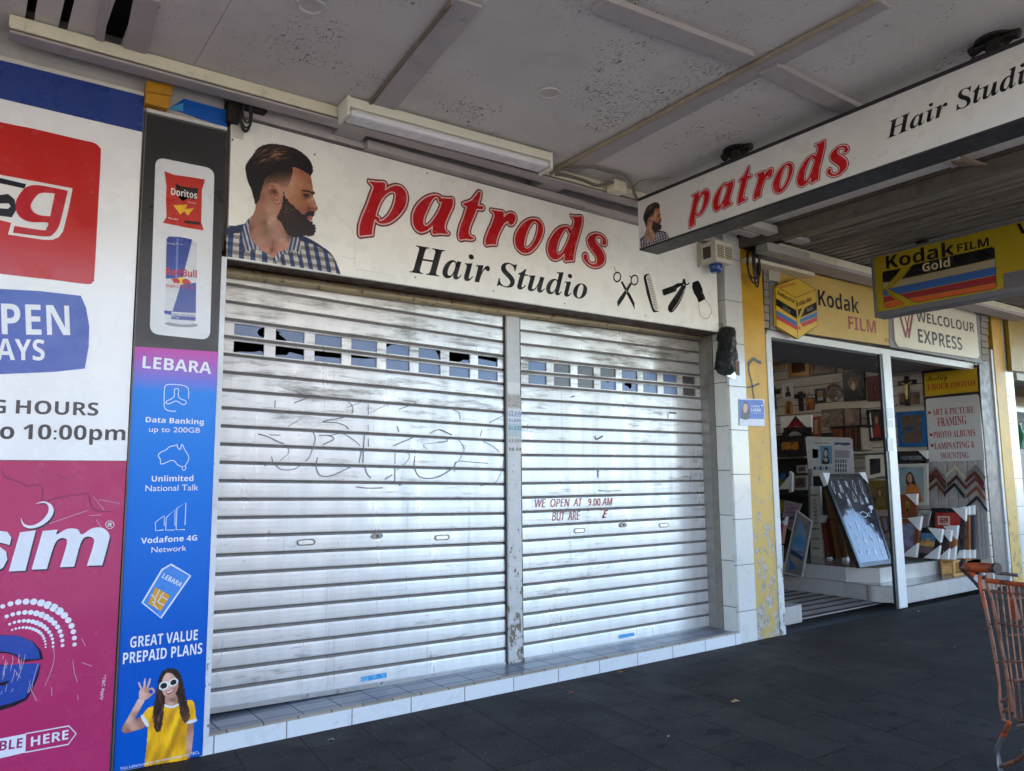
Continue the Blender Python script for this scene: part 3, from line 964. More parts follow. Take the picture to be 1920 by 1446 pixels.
sh1 = shutter("left roller shutter with jagged broken vision panes and scratched graffiti", (2.5, YS, 0.1), (420, 390), (946.7, 953), lf, wl, 2, shp_l, (('slot', (573, 1017)), ('lock', (706, 1005)), ('slot', (828, 1008))))
rt = [(595.8, 639.5), (618, 660), (645, 681), (669, 703.6), (695, 724.8), (720, 746.7), (746.7, 766), (771, 788), (798, 810), (825, 832.6), (851, 855), (878, 877.7), (903, 899.8), (929, 922.8), (956, 944.8), (983, 967.4), (1011.7, 991), (1039, 1013.4), (1068, 1036), (1095, 1058), (1123.6, 1081), (1152, 1103), (1180, 1126), (1207, 1150)]
shp_r = [[None, 'dark', 'dark', 'dark', None, None, None, 'dark'],
         [[(0.08, 0), (1, 0), (1, 1), (0.08, 1)], 'dark', 'dark', [(0, 0), (1, 0), (1, 1), (0.6, 1), (0.55, 0.86), (0.42, 0.9), (0.4, 1), (0, 1)], [(0, 0), (1, 0), (1, 1), (0.68, 1), (0.66, 0.6), (0.55, 0.28), (0.45, 0.55), (0.22, 0.75), (0.25, 1), (0, 1)], None, None, 'dark']]
wr_ = [(990.5, 1024.5, 690), (1038, 1069.5, 696), (1082.5, 1113.5, 702), (1125.5, 1154.5, 707), (1166, 1195, 713), (1205.5, 1232.5, 718), (1243.5, 1269.5, 722), (1280, 1304.5, 727)]
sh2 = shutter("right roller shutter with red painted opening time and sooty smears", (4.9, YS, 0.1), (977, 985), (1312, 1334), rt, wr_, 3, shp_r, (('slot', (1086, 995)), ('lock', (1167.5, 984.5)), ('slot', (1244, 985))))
# post between the shutters
pf0, pf1 = PY(0.33).at(950, 700).x, PY(0.33).at(975, 700).x
post = thing("shutter_post", "weathered aluminium post between the two roller shutters", "post", (3.67, 0.33, 0.1))
MB().box(pf0, pf1, 0.325, 0.46, 0.104, 2.93).build("column", m_peel((192, 193, 191), (126, 112, 94), -0.005, 14.0, 0.35), post, bevel=0.006)
MB().box(pf0 - 0.012, pf0 - 0.001, 0.345, 0.46, 0.104, 2.93).build("seal_strip", flat((60, 56, 52), 0.7), post)
pp = PY(0.325)
def sticker(label, q, mats, parent_draw=None):
    t = MB()
    fill(t, pp, q, 0.0012)
    o = t.build("sticker", mats)
    return tag(o, label, "sticker", "stickers on the shutter post")
sticker("blank bleached square sticker, topmost on the shutter post", [(951.5, 737), (951.5, 717), (975, 719), (975, 738)], flat((214, 214, 212), 0.5))
sticker("grainy tan square sticker under the blank one on the post", [(952.5, 764), (952, 740), (976, 742), (976.5, 765)], m_art([(190, 180, 166), (120, 110, 100), (200, 192, 180)], 60.0))
def glass_sticker(label, q, ground, inkc, rows):
    t = thing("sticker", label, "sticker", pp.at(*q[0]), "stickers on the shutter post")
    m_ = MB()
    fill(m_, pp, q, 0.0012)
    m_.build("backing", flat(ground, 0.5, 0, 0.12, 30.0), t)
    for s_, k_, a, b_, c in rows:
        m_ = MB()
        text(m_, pp, s_, k_, a, b_, c, 0.0022)
        m_.build("lettering", ink(inkc), t)
glass_sticker("white glazier sticker with blue serif lettering on the post", [(952.5, 793), (952, 767), (977, 768), (977.5, 794)], (206, 210, 214), (60, 96, 160), (("GLASS", 'b', (953.5, 780.5), (976.5, 781.5), (953.3, 769.5)), ("GLASS", 'sb', (953.5, 791), (976.5, 792), (953.5, 785)),))
glass_sticker("teal glazier sticker below the blue lettered one", [(952.7, 818), (952.5, 794.5), (977.6, 795.5), (978, 819)], (170, 186, 192), (50, 120, 140), (("GLASS", 'sb', (953.5, 806), (977, 806.5), (953.4, 798.5)),))
glass_sticker("grey glazier sticker with black lettering, lowest on the post", [(952.7, 848), (952.6, 819.5), (978, 820), (978.2, 848)], (196, 196, 192), (60, 60, 62), (("GLASS", 'b', (954, 829.5), (977, 829.5), (954, 823)), ("08 04", 'sb', (954, 845.5), (977.5, 845.5), (954, 839.5))))
for q, lab, s_ in (([(677, 1279), (677, 1269.5), (724.5, 1261), (724.5, 1270.5)], "torn blue sticker low on the left shutter", "GLASS"), ([(1162, 1198), (1160.5, 1191), (1189, 1186), (1189.5, 1192)], "torn blue sticker low on the right shutter", "GLASS")):
    t = MB()
    fill(t, PY(YS - 0.005), q, 0.002)
    tag(t.build("sticker", m_art([(40, 130, 190), (60, 150, 205), (150, 190, 215)], 30.0)), lab, "sticker", "blue stickers on the shutters")

# red painted notice and scratched tags on the shutters
pg = PY(YS - 0.0055)
t = MB()
text(t, pg, "WE  OPEN  AT   9.00 AM", 'si', (1004, 951.5), (1149, 947.5), (1004, 936), 0.001)
t.build("painted_lettering", ink((170, 40, 44)), sh2)["label"] = "red hand lettered opening time"
t = MB()
text(t, pg, "BUT  ARE", 'si', (1035.5, 976.5), (1088, 974.5), (1035, 960), 0.001)
line(t, pg, [(1102, 957.5), (1106, 957)], 0.012, 0.001)
line(t, pg, [(1126, 956.5), (1130, 956.5)], 0.010, 0.001)
line(t, pg, [(1129, 971), (1133, 968)], 0.010, 0.001)
line(t, pg, [(1140, 957), (1135, 958), (1133, 964), (1131, 970), (1136, 970)], 0.014, 0.001)
line(t, pg, [(1133, 964), (1138, 963)], 0.010, 0.001)
t.build("painted_lettering", ink((170, 40, 44)), sh2)["label"] = "second red painted line, partly worn away"
M_SCR = flat((116, 116, 120), 0.5, 0, 0.3, 30.0)
z5 = crop(380, 720, 0.2504)
z6 = crop(820, 740, 0.2504)
t = MB()
SC = [[(590, 25), (660, 42), (735, 68)], [(685, 142), (790, 105)], [(1085, 125), (1120, 165), (1125, 200), (1115, 220)], [(1075, 178), (1185, 138)], [(1240, 155), (1240, 230)], [(1250, 215), (1385, 155)], [(1470, 190), (1600, 140), (1505, 122)],
      [(545, 125), (540, 180)], [(640, 318), (750, 255)], [(1060, 250), (895, 283), (1000, 290), (1070, 315), (1092, 340)], [(1240, 305), (1240, 350)], [(1455, 315), (1470, 358)], [(415, 375), (480, 392), (560, 430), (610, 448)], [(500, 382), (583, 384)],
      [(825, 355), (843, 400), (835, 450), (800, 545), (770, 580)], [(870, 385), (950, 388), (980, 415), (900, 455)], [(945, 390), (1045, 372), (1130, 420), (1180, 462)], [(1212, 385), (1205, 470), (1200, 590)], [(1240, 410), (1242, 470)], [(1425, 465), (1590, 395)], [(1700, 370), (1775, 342), (1865, 382)],
      [(1830, 410), (1815, 435), (1660, 452), (1680, 490)], [(640, 475), (640, 520), (580, 575)], [(515, 545), (520, 590), (460, 615)], [(545, 605), (590, 640), (680, 640), (740, 605)], [(860, 550), (850, 620), (880, 685), (960, 688), (1060, 645), (1125, 615)], [(1190, 500), (1170, 590)], [(1440, 515), (1440, 600)], [(1500, 505), (1550, 530), (1525, 585), (1450, 650)],
      [(1215, 620), (1230, 670), (1260, 705)], [(1590, 540), (1585, 620), (1620, 690), (1690, 708), (1780, 690), (1875, 630)], [(1440, 630), (1440, 755)], [(1365, 715), (1420, 680)], [(1150, 770), (1230, 780), (1350, 778)], [(1470, 758), (1515, 742)], [(1900, 580), (1885, 610), (1888, 660)]]
for s_ in SC:
    t = MB()
    line(t, pg, z5(s_), rnd.choice((0.004, 0.006, 0.008)), 0.001)
    t.build("scratch_mark", M_SCR, sh1)
for s_ in ([(10, 262), (110, 300)], [(320, 310), (335, 265)], [(0, 355), (70, 350), (75, 335)], [(160, 340), (190, 380), (200, 420), (160, 495), (135, 520), (130, 580)], [(345, 352), (420, 390), (465, 430)], [(160, 497), (380, 515)], [(0, 615), (125, 555)], [(500, 480), (480, 580), (430, 660), (320, 685)], [(390, 210), (500, 155)], [(180, 375), (215, 385)], [(185, 400), (210, 400)], [(120, 115), (165, 140), (170, 185)]):
    t = MB()
    line(t, pg, z6(s_), rnd.choice((0.004, 0.006)), 0.001)
    t.build("scratch_mark", M_SCR, sh1)
t = MB()
for s_, w_ in (([(1735, 135), (1790, 140)], 0.016), ([(1725, 140), (1730, 180)], 0.008), ([(1180, 310), (1190, 335), (1240, 310)], 0.014), ([(1203, 565), (1203, 622)], 0.012), ([(1205, 718), (1300, 722), (1375, 715)], 0.006), ([(1000, 20), (1030, 10)], 0.01)):
    t = MB()
    line(t, pg, z6(s_), w_, 0.001)
    t.build("scuff_mark", flat((84, 82, 84), 0.6), sh2)

# ================================================================ barber sign artwork (traced once, used on both signs)
cA = crop(660, 320, 260 / 1918.0)
cB = crop(900, 360, 260 / 1918.0)
def D(*p): return list(p)
LET = [
 (cA, D((222,138),(222,138),(330,152),(440,158),(466,180),(470,215),(458,268),(458,268),(520,225),(600,200),(680,220),(740,285),(763,380),(742,490),(690,580),(610,665),(520,725),(430,745),(360,728),(318,680),(318,680),(300,760),(287,830),(284,895),(284,895),(200,903),(108,915),(108,915),(92,880),(98,760),(140,620),(200,480),(250,340),(284,245),(276,205),(245,178)),
  D((560,300),(592,322),(590,400),(556,510),(500,610),(430,675),(385,692),(385,692),(378,650),(350,632),(332,628),(332,628),(350,560),(395,445),(450,362),(510,310))),
 (cA, D((1252,372),(1252,372),(1330,380),(1388,380),(1405,412),(1395,500),(1350,600),(1300,720),(1287,790),(1310,838),(1345,866),(1345,866),(1320,884),(1220,880),(1122,890),(1122,890),(1102,850),(1112,772),(1112,772),(1060,820),(1000,852),(940,858),(880,820),(842,750),(832,660),(850,560),(910,460),(1000,380),(1090,340),(1160,332),(1215,350),(1245,385),(1245,385)),
  D((1165,372),(1188,390),(1192,425),(1215,445),(1236,440),(1236,440),(1220,490),(1180,580),(1120,670),(1060,740),(1020,760),(996,735),(1000,660),(1040,560),(1090,450),(1130,392))),
 (cA, D((1760,285),(1785,305),(1772,390),(1745,482),(1745,482),(1808,487),(1824,520),(1800,545),(1730,537),(1730,537),(1690,640),(1640,760),(1622,850),(1640,900),(1688,922),(1688,922),(1690,945),(1650,962),(1570,955),(1500,965),(1500,965),(1475,940),(1467,880),(1490,770),(1540,640),(1582,500),(1582,500),(1542,490),(1530,456),(1560,440),(1640,410),(1700,345),(1740,292)), None),
 (cB, D((140,240),(140,240),(230,254),(310,266),(334,290),(328,345),(328,345),(370,302),(430,285),(480,310),(497,370),(470,440),(430,465),(392,452),(384,412),(384,412),(340,445),(300,510),(265,580),(240,650),(230,700),(226,735),(226,735),(150,735),(88,746),(88,746),(66,715),(72,640),(110,540),(160,430),(188,335),(180,292),(150,268)), None),
 (cB, D((740,365),(820,390),(868,460),(875,550),(840,660),(770,770),(690,840),(610,855),(540,820),(490,750),(475,660),(500,560),(570,450),(650,388)), D((760,420),(790,450),(790,530),(760,640),(710,730),(660,775),(630,768),(618,720),(635,620),(680,500),(725,432))),
 (cB, D((1245,320),(1245,320),(1320,335),(1392,330),(1414,360),(1410,450),(1370,600),(1320,780),(1302,880),(1296,955),(1296,955),(1230,958),(1180,966),(1180,966),(1160,935),(1164,862),(1164,862),(1110,920),(1040,945),(980,920),(937,850),(930,760),(960,660),(1030,550),(1110,487),(1190,470),(1240,490),(1258,520),(1258,520),(1290,440),(1290,382),(1262,346)), D((1195,515),(1213,540),(1222,575),(1240,578),(1240,578),(1220,650),(1180,740),(1130,830),(1085,855),(1065,830),(1070,760),(1100,660),(1150,560))),
 (cB, D((1610,570),(1680,590),(1732,640),(1752,700),(1735,740),(1702,740),(1682,710),(1690,660),(1660,625),(1622,620),(1600,650),(1612,700),(1660,760),(1710,840),(1730,920),(1710,990),(1650,1035),(1580,1045),(1500,1015),(1440,950),(1424,890),(1440,858),(1470,855),(1490,890),(1500,950),(1540,990),(1590,985),(1610,940),(1590,880),(1530,800),(1490,730),(1480,660),(1510,605),(1560,578)), None)]
S0 = PY(0.0)
WORD = [([S0.uv(*p) for p in c(o)], [S0.uv(*p) for p in c(h)] if h else None) for c, o, h in LET]
c6 = crop(425, 250, 220 / 1916.0)
c7 = crop(425, 380, 220 / 1920.0)
def C6(*p): return [S0.uv(*q) for q in c6(p)]
def C7(*p): return [S0.uv(*q) for q in c7(p)]
# portrait: list of (uv outline, layer, ink key); smooth all
FACE = [
 (C7((2,425),(150,382),(290,350),(340,290),(400,230),(520,230),(900,560),(1050,560),(1250,550),(1400,615),(1550,710),(1700,825),(1780,950),(1830,1070),(1868,1172),(1868,1172),(1000,1035),(2,885),(2,885)), 1, 'check', 2),
 (C7((2,425),(150,382),(290,350),(250,430),(240,500),(120,520),(2,545)), 2, 'navy', 2),
 (C7((1180,560),(1250,550),(1400,615),(1550,710),(1700,825),(1780,950),(1700,850),(1540,740),(1420,690),(1300,650),(1200,620)), 2, 'navy', 3),
 (C6((480,1160),(560,800),(700,560),(1060,530),(1200,580),(1360,690),(1385,760),(1400,850),(1412,930),(1438,970),(1412,1020),(1440,1100),(1475,1190),(1488,1240),(1460,1270),(1440,1285),(1390,1400),(1250,1446)) + C7((1250,520),(1100,540),(1045,600),(1020,700),(990,760),(900,810),(820,835),(770,910),(680,845),(560,775),(470,690),(400,600),(365,500),(362,400),(390,260)) + C6((430,1330),(468,1230)), 3, 'skin', 2),
 (C7((400,600),(470,690),(560,775),(680,845),(560,640),(450,500),(390,330),(420,220),(365,330),(362,430)), 4, 'skin_lo', 2),
 (C7((800,640),(770,720),(735,830),(730,870),(750,760),(775,650)), 4, 'skin_lo', 2),
 (C7((620,180),(760,260),(980,470),(1000,540),(860,500),(720,380),(630,270)), 4, 'skin_lo', 2),
 (C7((700,420),(860,520),(980,600),(960,690),(860,740),(830,640),(740,540)), 4, 'skin_hi', 2),
 (C6((1090,600),(1200,620),(1330,730),(1330,860),(1250,900),(1130,880),(1060,800),(1050,680)), 4, 'skin_hi', 2),
 (C6((1000,1010),(1150,1010),(1240,1080),(1330,1200),(1300,1270),(1180,1270),(1060,1160)), 4, 'skin_lo', 2),
 (C6((1330,1010),(1390,1030),(1430,1120),(1470,1200),(1450,1230),(1390,1200),(1350,1120)), 4, 'skin_hi', 2),
 (C6((470,1165),(440,1060),(400,920),(340,780),(312,650),(302,550),(340,470),(430,350),(500,250),(600,195),(720,172),(860,182),(1000,215),(1130,250),(1250,330),(1350,430),(1400,530),(1408,620),(1370,705),(1370,705),(1320,660),(1230,605),(1130,565),(1060,600),(1000,660),(900,690),(800,720),(700,770),(650,850),(610,930),(575,1010),(545,1090)), 5, 'hair', 2),
 (C6((1060,590),(1050,720),(1020,820),(965,900),(940,985),(900,910),(830,830),(700,820),(650,860),(620,900),(600,800),(680,680),(850,600)), 6, 'fade', 2),
 (C6((930,965),(950,1040),(1000,1110),(1080,1180),(1170,1270),(1230,1320),(1290,1300),(1310,1268),(1380,1258),(1440,1285),(1442,1335),(1395,1355),(1310,1380),(1330,1440),(1395,1470)) + C7((1420,330),(1462,400),(1462,455),(1430,520),(1370,552),(1260,550),(1150,570),(1040,550),(980,480),(930,390),(870,310),(820,260),(838,200),(870,130),(905,60)), 6, 'beard', 2),
 (C7((1322,232),(1385,235),(1402,285),(1360,300),(1325,265)), 7, 'lip', 2),
 (C6((665,870),(710,850),(770,872),(830,960),(862,1050),(880,1120),(850,1160),(800,1148),(740,1090),(695,1005)), 7, 'ear', 2),
 (C6((1205,935),(1300,928),(1390,955),(1440,968),(1420,1002),(1340,965),(1250,950)), 7, 'black', 2),
 (C6((1240,998),(1300,985),(1350,1000),(1320,1030),(1300,1056),(1280,1030)), 7, 'black', 2)]
PS_ = 220 / 1916.0
M_PHOTO = m_vcol(0.3)
def P7(*p): return [(a * 220 / 1920.0 / PS_, (130 + b_ * 220 / 1920.0) / PS_) for a, b_ in p]
def portrait(X, Y):
    """colours of the printed portrait at picture coordinates X, Y"""
    jx = (vnoise(X / 9, Y / 9, 1) - 0.5) + 0.7 * (vnoise(X / 22, Y / 22, 2) - 0.5)
    jy = (vnoise(X / 9, Y / 9, 3) - 0.5) + 0.7 * (vnoise(X / 22, Y / 22, 4) - 0.5)
    rgb = np.zeros(X.shape + (3,))
    mask = np.zeros(X.shape, bool)
    def put(poly, colr, j=0.0, n=3, soft=None):
        q = smooth(poly, n)
        m_ = inside(X + jx * j, Y + jy * j, q)
        rgb[m_] = colr[m_] if isinstance(colr, np.ndarray) else np.array(colr, float)
        mask[m_] = True
        return m_
    def blur_in(poly, c, amt, edge):
        """soft patch: opacity rises with distance inside a few shrunken copies"""
        q = np.array(smooth(poly, 3))
        ce = q.mean(0)
        for k in range(5):
            m_ = inside(X + jx * 6, Y + jy * 6, ce + (q - ce) * (1 - edge * k / 5.0))
            rgb[m_] = rgb[m_] * (1 - amt / 5) + np.array(c, float) * (amt / 5)
    # shirt
    Y7 = Y - 130 / PS_
    ph = 6 * np.sin(Y / 130) + 5 * np.sin(X / 210)
    left = X < 760
    a_ = np.where(left, np.mod((X + 0.06 * Y7 + ph - 62) / 190.0, 1) < 0.46, np.mod((X + 0.16 * (1000 - Y7) * -1 * -1 + ph - 1178 - 0.16 * 0) / 148.0, 1) < 0.48)
    a_ = np.where(left, a_, np.mod((X - 0.16 * (Y7 - 1000) + ph - 1178) / 146.0, 1) < 0.48)
    r_ = np.mod((Y7 - 0.16 * X + ph) / 128.0, 1) < 0.48
    sh = np.where(a_[..., None], np.where(r_[..., None], (14, 34, 74), (30, 62, 108)), np.where(r_[..., None], (122, 114, 114), (186, 180, 168))).astype(float)
    sh *= (0.90 + 0.2 * vnoise(X / 70, Y / 160, 7))[..., None] * (0.95 + 0.1 * vnoise(X / 8, Y / 8, 8))[..., None]
    put(P7((2,425),(150,382),(290,350),(340,290),(400,230),(520,230),(900,560),(1050,560),(1250,550),(1400,615),(1550,710),(1700,825),(1780,950),(1830,1070),(1868,1172),(1868,1172),(1000,1035),(2,885),(2,885)), sh, 4)
    nav = np.stack([18 + 12 * vnoise(X / 30, Y / 30, 9), 34 + 14 * vnoise(X / 30, Y / 30, 9), 64 + 18 * vnoise(X / 30, Y / 30, 9)], -1)
    put(P7((2,425),(150,382),(290,350),(250,430),(240,490),(120,505),(2,535)), nav, 5)
    put(P7((1180,560),(1250,550),(1400,615),(1550,710),(1700,825),(1800,1000),(1700,860),(1540,750),(1420,690),(1300,650),(1200,620)), nav, 6)
    # skin
    ctl = [(p, c) for p, c in zip(P7((430,250),(480,450),(560,650),(620,330),(640,480),(700,330),(760,260),(880,420),(800,560),(770,640),(900,620),(980,700),(880,780),(760,860),(740,780),(1020,560),(660,780),(400,420),(600,180),(720,120)),
           ((150,105,85),(165,115,95),(172,126,108),(116,86,68),(128,96,78),(186,150,128),(190,155,135),(180,134,112),(168,126,108),(140,100,85),(184,143,124),(190,136,116),(196,126,110),(186,116,100),(124,74,64),(112,84,70),(186,131,112),(120,80,64),(150,108,88),(180,136,112)))]
    ctl += list(zip(((1150,620),(1300,700),(1370,800),(1100,720),(1060,820),(1200,850),(1340,880),(1050,950),(1150,960),(1100,1100),(1200,1090),(1280,1060),(1300,1150),(1250,1250),(1350,1100),(1400,1070),(1450,1180),(1475,1230),(1400,1200),(1345,1225),(950,1000),(880,900),(560,1050),(520,1250),(700,1250),(850,1250),(900,1150),(1230,640),(1260,960),(1420,1000)),
           ((165,106,76),(160,96,66),(146,92,68),(190,136,106),(196,151,122),(188,128,94),(170,110,80),(190,146,116),(182,126,92),(176,121,86),(164,104,70),(136,82,54),(160,100,66),(150,90,62),(184,134,104),(202,158,128),(192,142,112),(136,82,58),(172,112,82),(112,66,48),(190,146,120),(190,140,116),(144,96,80),(160,110,90),(186,136,116),(180,126,102),(186,132,106),(150,90,62),(150,96,66),(160,108,80))))
    sk = idw(X + 10 * jx, Y + 10 * jy, ctl, 2.3) * (0.965 + 0.07 * vnoise(X / 7, Y / 7, 11))[..., None]
    skin_poly = [(480,1160),(560,800),(700,560),(1060,530),(1200,580),(1360,690),(1385,760),(1400,850),(1412,930),(1438,970),(1412,1020),(1440,1100),(1475,1190),(1488,1240),(1460,1270),(1440,1285),(1390,1400),(1250,1446)] + P7((1250,520),(1100,540),(1045,600),(1020,700),(990,760),(900,810),(820,835),(770,910),(680,845),(560,775),(470,690),(400,600),(365,500),(362,400),(390,260)) + [(430,1330),(468,1230)]
    put(skin_poly, sk, 2)
    blur_in(P7((600,240),(660,230),(690,420),(680,620),(640,560),(590,400)), (128,94,76), 0.4, 0.8)
    blur_in(P7((735,640),(775,600),(765,720),(735,850),(722,840),(735,740)), (110,62,54), 0.8, 0.6)
    blur_in(P7((820,260),(960,470),(1000,560),(900,520),(820,400)), (132,96,78), 0.45, 0.8)
    # collar
    for poly, c in ((P7((250,430),(290,350),(400,225),(360,400),(400,600),(560,780),(480,760),(330,800),(280,800),(262,600)), None), (P7((1045,600),(1090,560),(1190,590),(1220,830),(1190,860),(1120,760),(1040,830),(960,800),(1010,740)), None), (P7((830,830),(1000,760),(960,820),(860,900),(790,1000),(770,980)), None)):
        q = smooth(poly, 3)
        m_ = inside(X + jx * 5, Y + jy * 5, q)
        st = np.mod((X * 0.95 + Y7 * (-0.25 if poly[0][0] < 900 else 0.2)) / 62.0, 1) < 0.5
        cc = np.where(st[..., None], (38, 62, 108), (178, 176, 176)).astype(float) * (0.8 + 0.3 * vnoise(X / 40, Y / 90, 12))[..., None]
        rgb[m_] = cc[m_]
        mask[m_] = True
    for p in P7((235, 750)):
        m_ = (X - p[0]) ** 2 + (Y - p[1]) ** 2 < 18 ** 2
        rgb[m_] = (30, 34, 44)
    # clipped side, then hair
    t_ = np.clip((Y - 560 - 0.10 * (1050 - X)) / 330.0, 0, 1)
    fd = (30, 22, 20) * (1 - t_)[..., None] + sk * 0.92 * t_[..., None]
    sp = vnoise(X / 5 + Y / 14, Y / 12, 13)
    fd *= np.clip(0.55 + 0.75 * sp + 0.25 * t_, 0, 1.1)[..., None]
    put([(1075,570),(1055,720),(1030,830),(985,900),(945,1000),(900,910),(830,830),(700,820),(650,860),(610,940),(560,1060),(480,1150),(500,800),(640,640),(850,560)], fd, 14)
    rr = np.hypot(X - 950, (Y - 1000) * 1.05)
    strand = vnoise(rr / 7.0, np.arctan2(Y - 1000, X - 950) * 9, 14) * 0.6 + vnoise(rr / 16.0, np.arctan2(Y - 1000, X - 950) * 5, 15) * 0.4
    hl = np.exp(-(((X - 760) / 260.0) ** 2 + ((Y - 330 - 0.12 * (X - 760)) / 105.0) ** 2)) + 0.55 * np.exp(-(((X - 590) / 110.0) ** 2 + ((Y - 430) / 80.0) ** 2))
    ha = np.array((24, 19, 19.0)) + (np.clip((strand - 0.42) * 3.2, 0, 1) * np.clip(hl * 1.2, 0, 1))[..., None] * np.array((128, 86, 58.0)) + (strand * 14)[..., None]
    put([(470,1165),(440,1060),(400,920),(340,780),(312,650),(302,550),(340,470),(430,350),(500,250),(600,195),(720,172),(860,182),(1000,215),(1130,250),(1250,330),(1350,430),(1400,530),(1408,620),(1370,705),(1370,705),(1320,660),(1230,605),(1130,560),(1050,560),(960,600),(860,620),(760,640),(680,690),(620,760),(590,860),(560,950),(530,1080)], ha, 10)
    # ear
    er = idw(X, Y, [((700,900),(186,126,100)),((760,890),(170,108,84)),((770,960),(96,54,42)),((790,1010),(150,92,72)),((740,1030),(182,122,98)),((830,1050),(196,140,114)),((820,1120),(190,130,106)),((690,960),(150,96,76))])
    put([(665,870),(710,850),(770,872),(830,960),(862,1050),(880,1120),(850,1160),(800,1148),(740,1090),(695,1005)], er, 3)
    rim = smooth([(660,865),(712,842),(775,866),(836,958),(868,1050),(886,1122),(852,1168),(797,1155),(734,1094),(688,1008)], 3)
    q2 = np.array(rim); ce = q2.mean(0)
    m_ = inside(X, Y, rim) & ~inside(X, Y, ce + (q2 - ce) * 0.90)
    rgb[m_] = rgb[m_] * 0.45 + np.array((120, 66, 50.0)) * 0.4
    m_ = inside(X, Y, ce + (q2 - ce) * 0.62) & ~inside(X, Y, ce + (q2 - ce) * 0.46)
    rgb[m_] = rgb[m_] * 0.72
    # beard and moustache
    bn = vnoise(X / 6 + Y / 20, Y / 10, 16) * 0.6 + vnoise(X / 15, Y / 15, 17) * 0.4
    red = np.exp(-(((X - 1000) / 150.0) ** 2 + ((Y - 1270) / 130.0) ** 2))
    be = np.array((30, 23, 23.0)) + (np.clip((bn - 0.40) * 2.6, 0, 1) * (0.30 + 0.8 * red))[..., None] * np.array((84, 48, 46.0))
    put([(925,950),(950,1010),(985,1080),(1040,1140),(1100,1190),(1180,1260),(1240,1320),(1285,1320),(1310,1275),(1380,1258),(1440,1285),(1442,1330),(1400,1352),(1330,1360),(1325,1400),(1395,1440)] + P7((1420,330),(1462,400),(1462,455),(1430,520),(1370,552),(1260,550),(1150,570),(1040,550),(980,500),(930,400),(870,310),(815,260),(838,200),(870,130),(900,60)) + [(912,1090)], be, 34)
    put(P7((1322,232),(1385,235),(1402,285),(1360,300),(1325,265)), idw(X, Y, [(P7((1350,240))[0], (150,78,74)), (P7((1370,285))[0], (178,104,98))]), 3)
    # brow, eye, nostril
    put([(1205,935),(1300,926),(1390,953),(1440,968),(1420,1002),(1340,968),(1250,950)], (30,22,20), 9)
    blur_in([(1220,1000),(1300,975),(1390,990),(1380,1060),(1290,1070)], (84,52,38), 0.9, 0.6)
    put([(1245,998),(1300,986),(1345,1000),(1318,1030),(1298,1052),(1282,1028)], (26,18,18), 4)
    put([(1345,1238),(1390,1214),(1428,1232),(1425,1242),(1390,1228)], (70,36,28), 3)
    return rgb, mask
INK = {'check': m_check(), 'navy': ink((28, 46, 78)), 'skin': flat((170, 122, 92), 0.35, 0, 0.05, 9.0), 'skin_lo': ink((134, 90, 66)), 'skin_hi': ink((186, 138, 108)), 'skin_dk': ink((92, 52, 40)), 'ear': ink((176, 120, 92)),
       'hair': m_hair((24, 19, 18), (44, 30, 24)), 'fade': m_hair((70, 48, 38), (150, 110, 84), 120, 60), 'beard': m_hair((26, 20, 20), (58, 38, 34), 90, 90), 'beard_hi': ink((72, 46, 40)), 'black': ink((22, 18, 18)), 'lip': ink((150, 84, 78)), 'streak': ink((112, 76, 52)), 'pale': ink((196, 198, 196)), 'red': flat((178, 14, 22), 0.25, 0, 0.02, 3.0), 'dred': ink((112, 20, 24), 0.3), 'pink': ink((226, 186, 176), 0.3), 'blk': ink((20, 18, 20), 0.25)}
def barber_art(parent, pl, fw_, ff, words, scale_l, lo=0.0):
    """fw_ / ff map sign coordinates of the lettering / of the portrait onto plane pl"""
    X0, X1, Y0, Y1 = -6.0, 1880.0, 130.0, 2310.0      # picture coordinates of the traced portrait
    st_ = 7.0 if scale_l > 0.9 else 9.0
    gx_, gy_ = np.meshgrid(np.arange(X0, X1, st_), np.arange(Y0, Y1, st_), indexing='ij')
    cx_, cy_ = gx_[:-1, :-1] + st_ / 2, gy_[:-1, :-1] + st_ / 2
    rgb, mask = portrait(cx_, cy_)
    def pf_(p):
        return ff(S0.uv(425 + p[0] * PS_, 250 + p[1] * PS_))
    paint(pl, pf_, gx_, gy_, rgb, mask, lo + 0.0008, "portrait", parent, M_PHOTO)
    mb = MB()
    for o, h in WORD:
        O = [fw_(p) for p in smooth(o, 6)]
        H = [fw_(p) for p in smooth(h, 6)] if h else None
        mb.ribbon(pl, O, 0.034 * scale_l, lo + 0.0006, 0, True)
        if H: mb.ribbon(pl, H, 0.030 * scale_l, lo + 0.0006, 0, True)
        mb.poly(pl, O, lo + 0.0012, 1, [H] if H else [])
        mb.ribbon(pl, O, 0.0095 * scale_l, lo + 0.0018, 2, True)
        if H: mb.ribbon(pl, H, 0.0085 * scale_l, lo + 0.0018, 2, True)
    mb.build("red_lettering", [INK['dred'], INK['red'], INK['pink']], parent)
    mb = MB()
    for s_, a, b_, c in words:
        text(mb, pl, s_, 'bi', a, b_, c, lo + 0.001)
    mb.build("black_lettering", INK['blk'], parent)

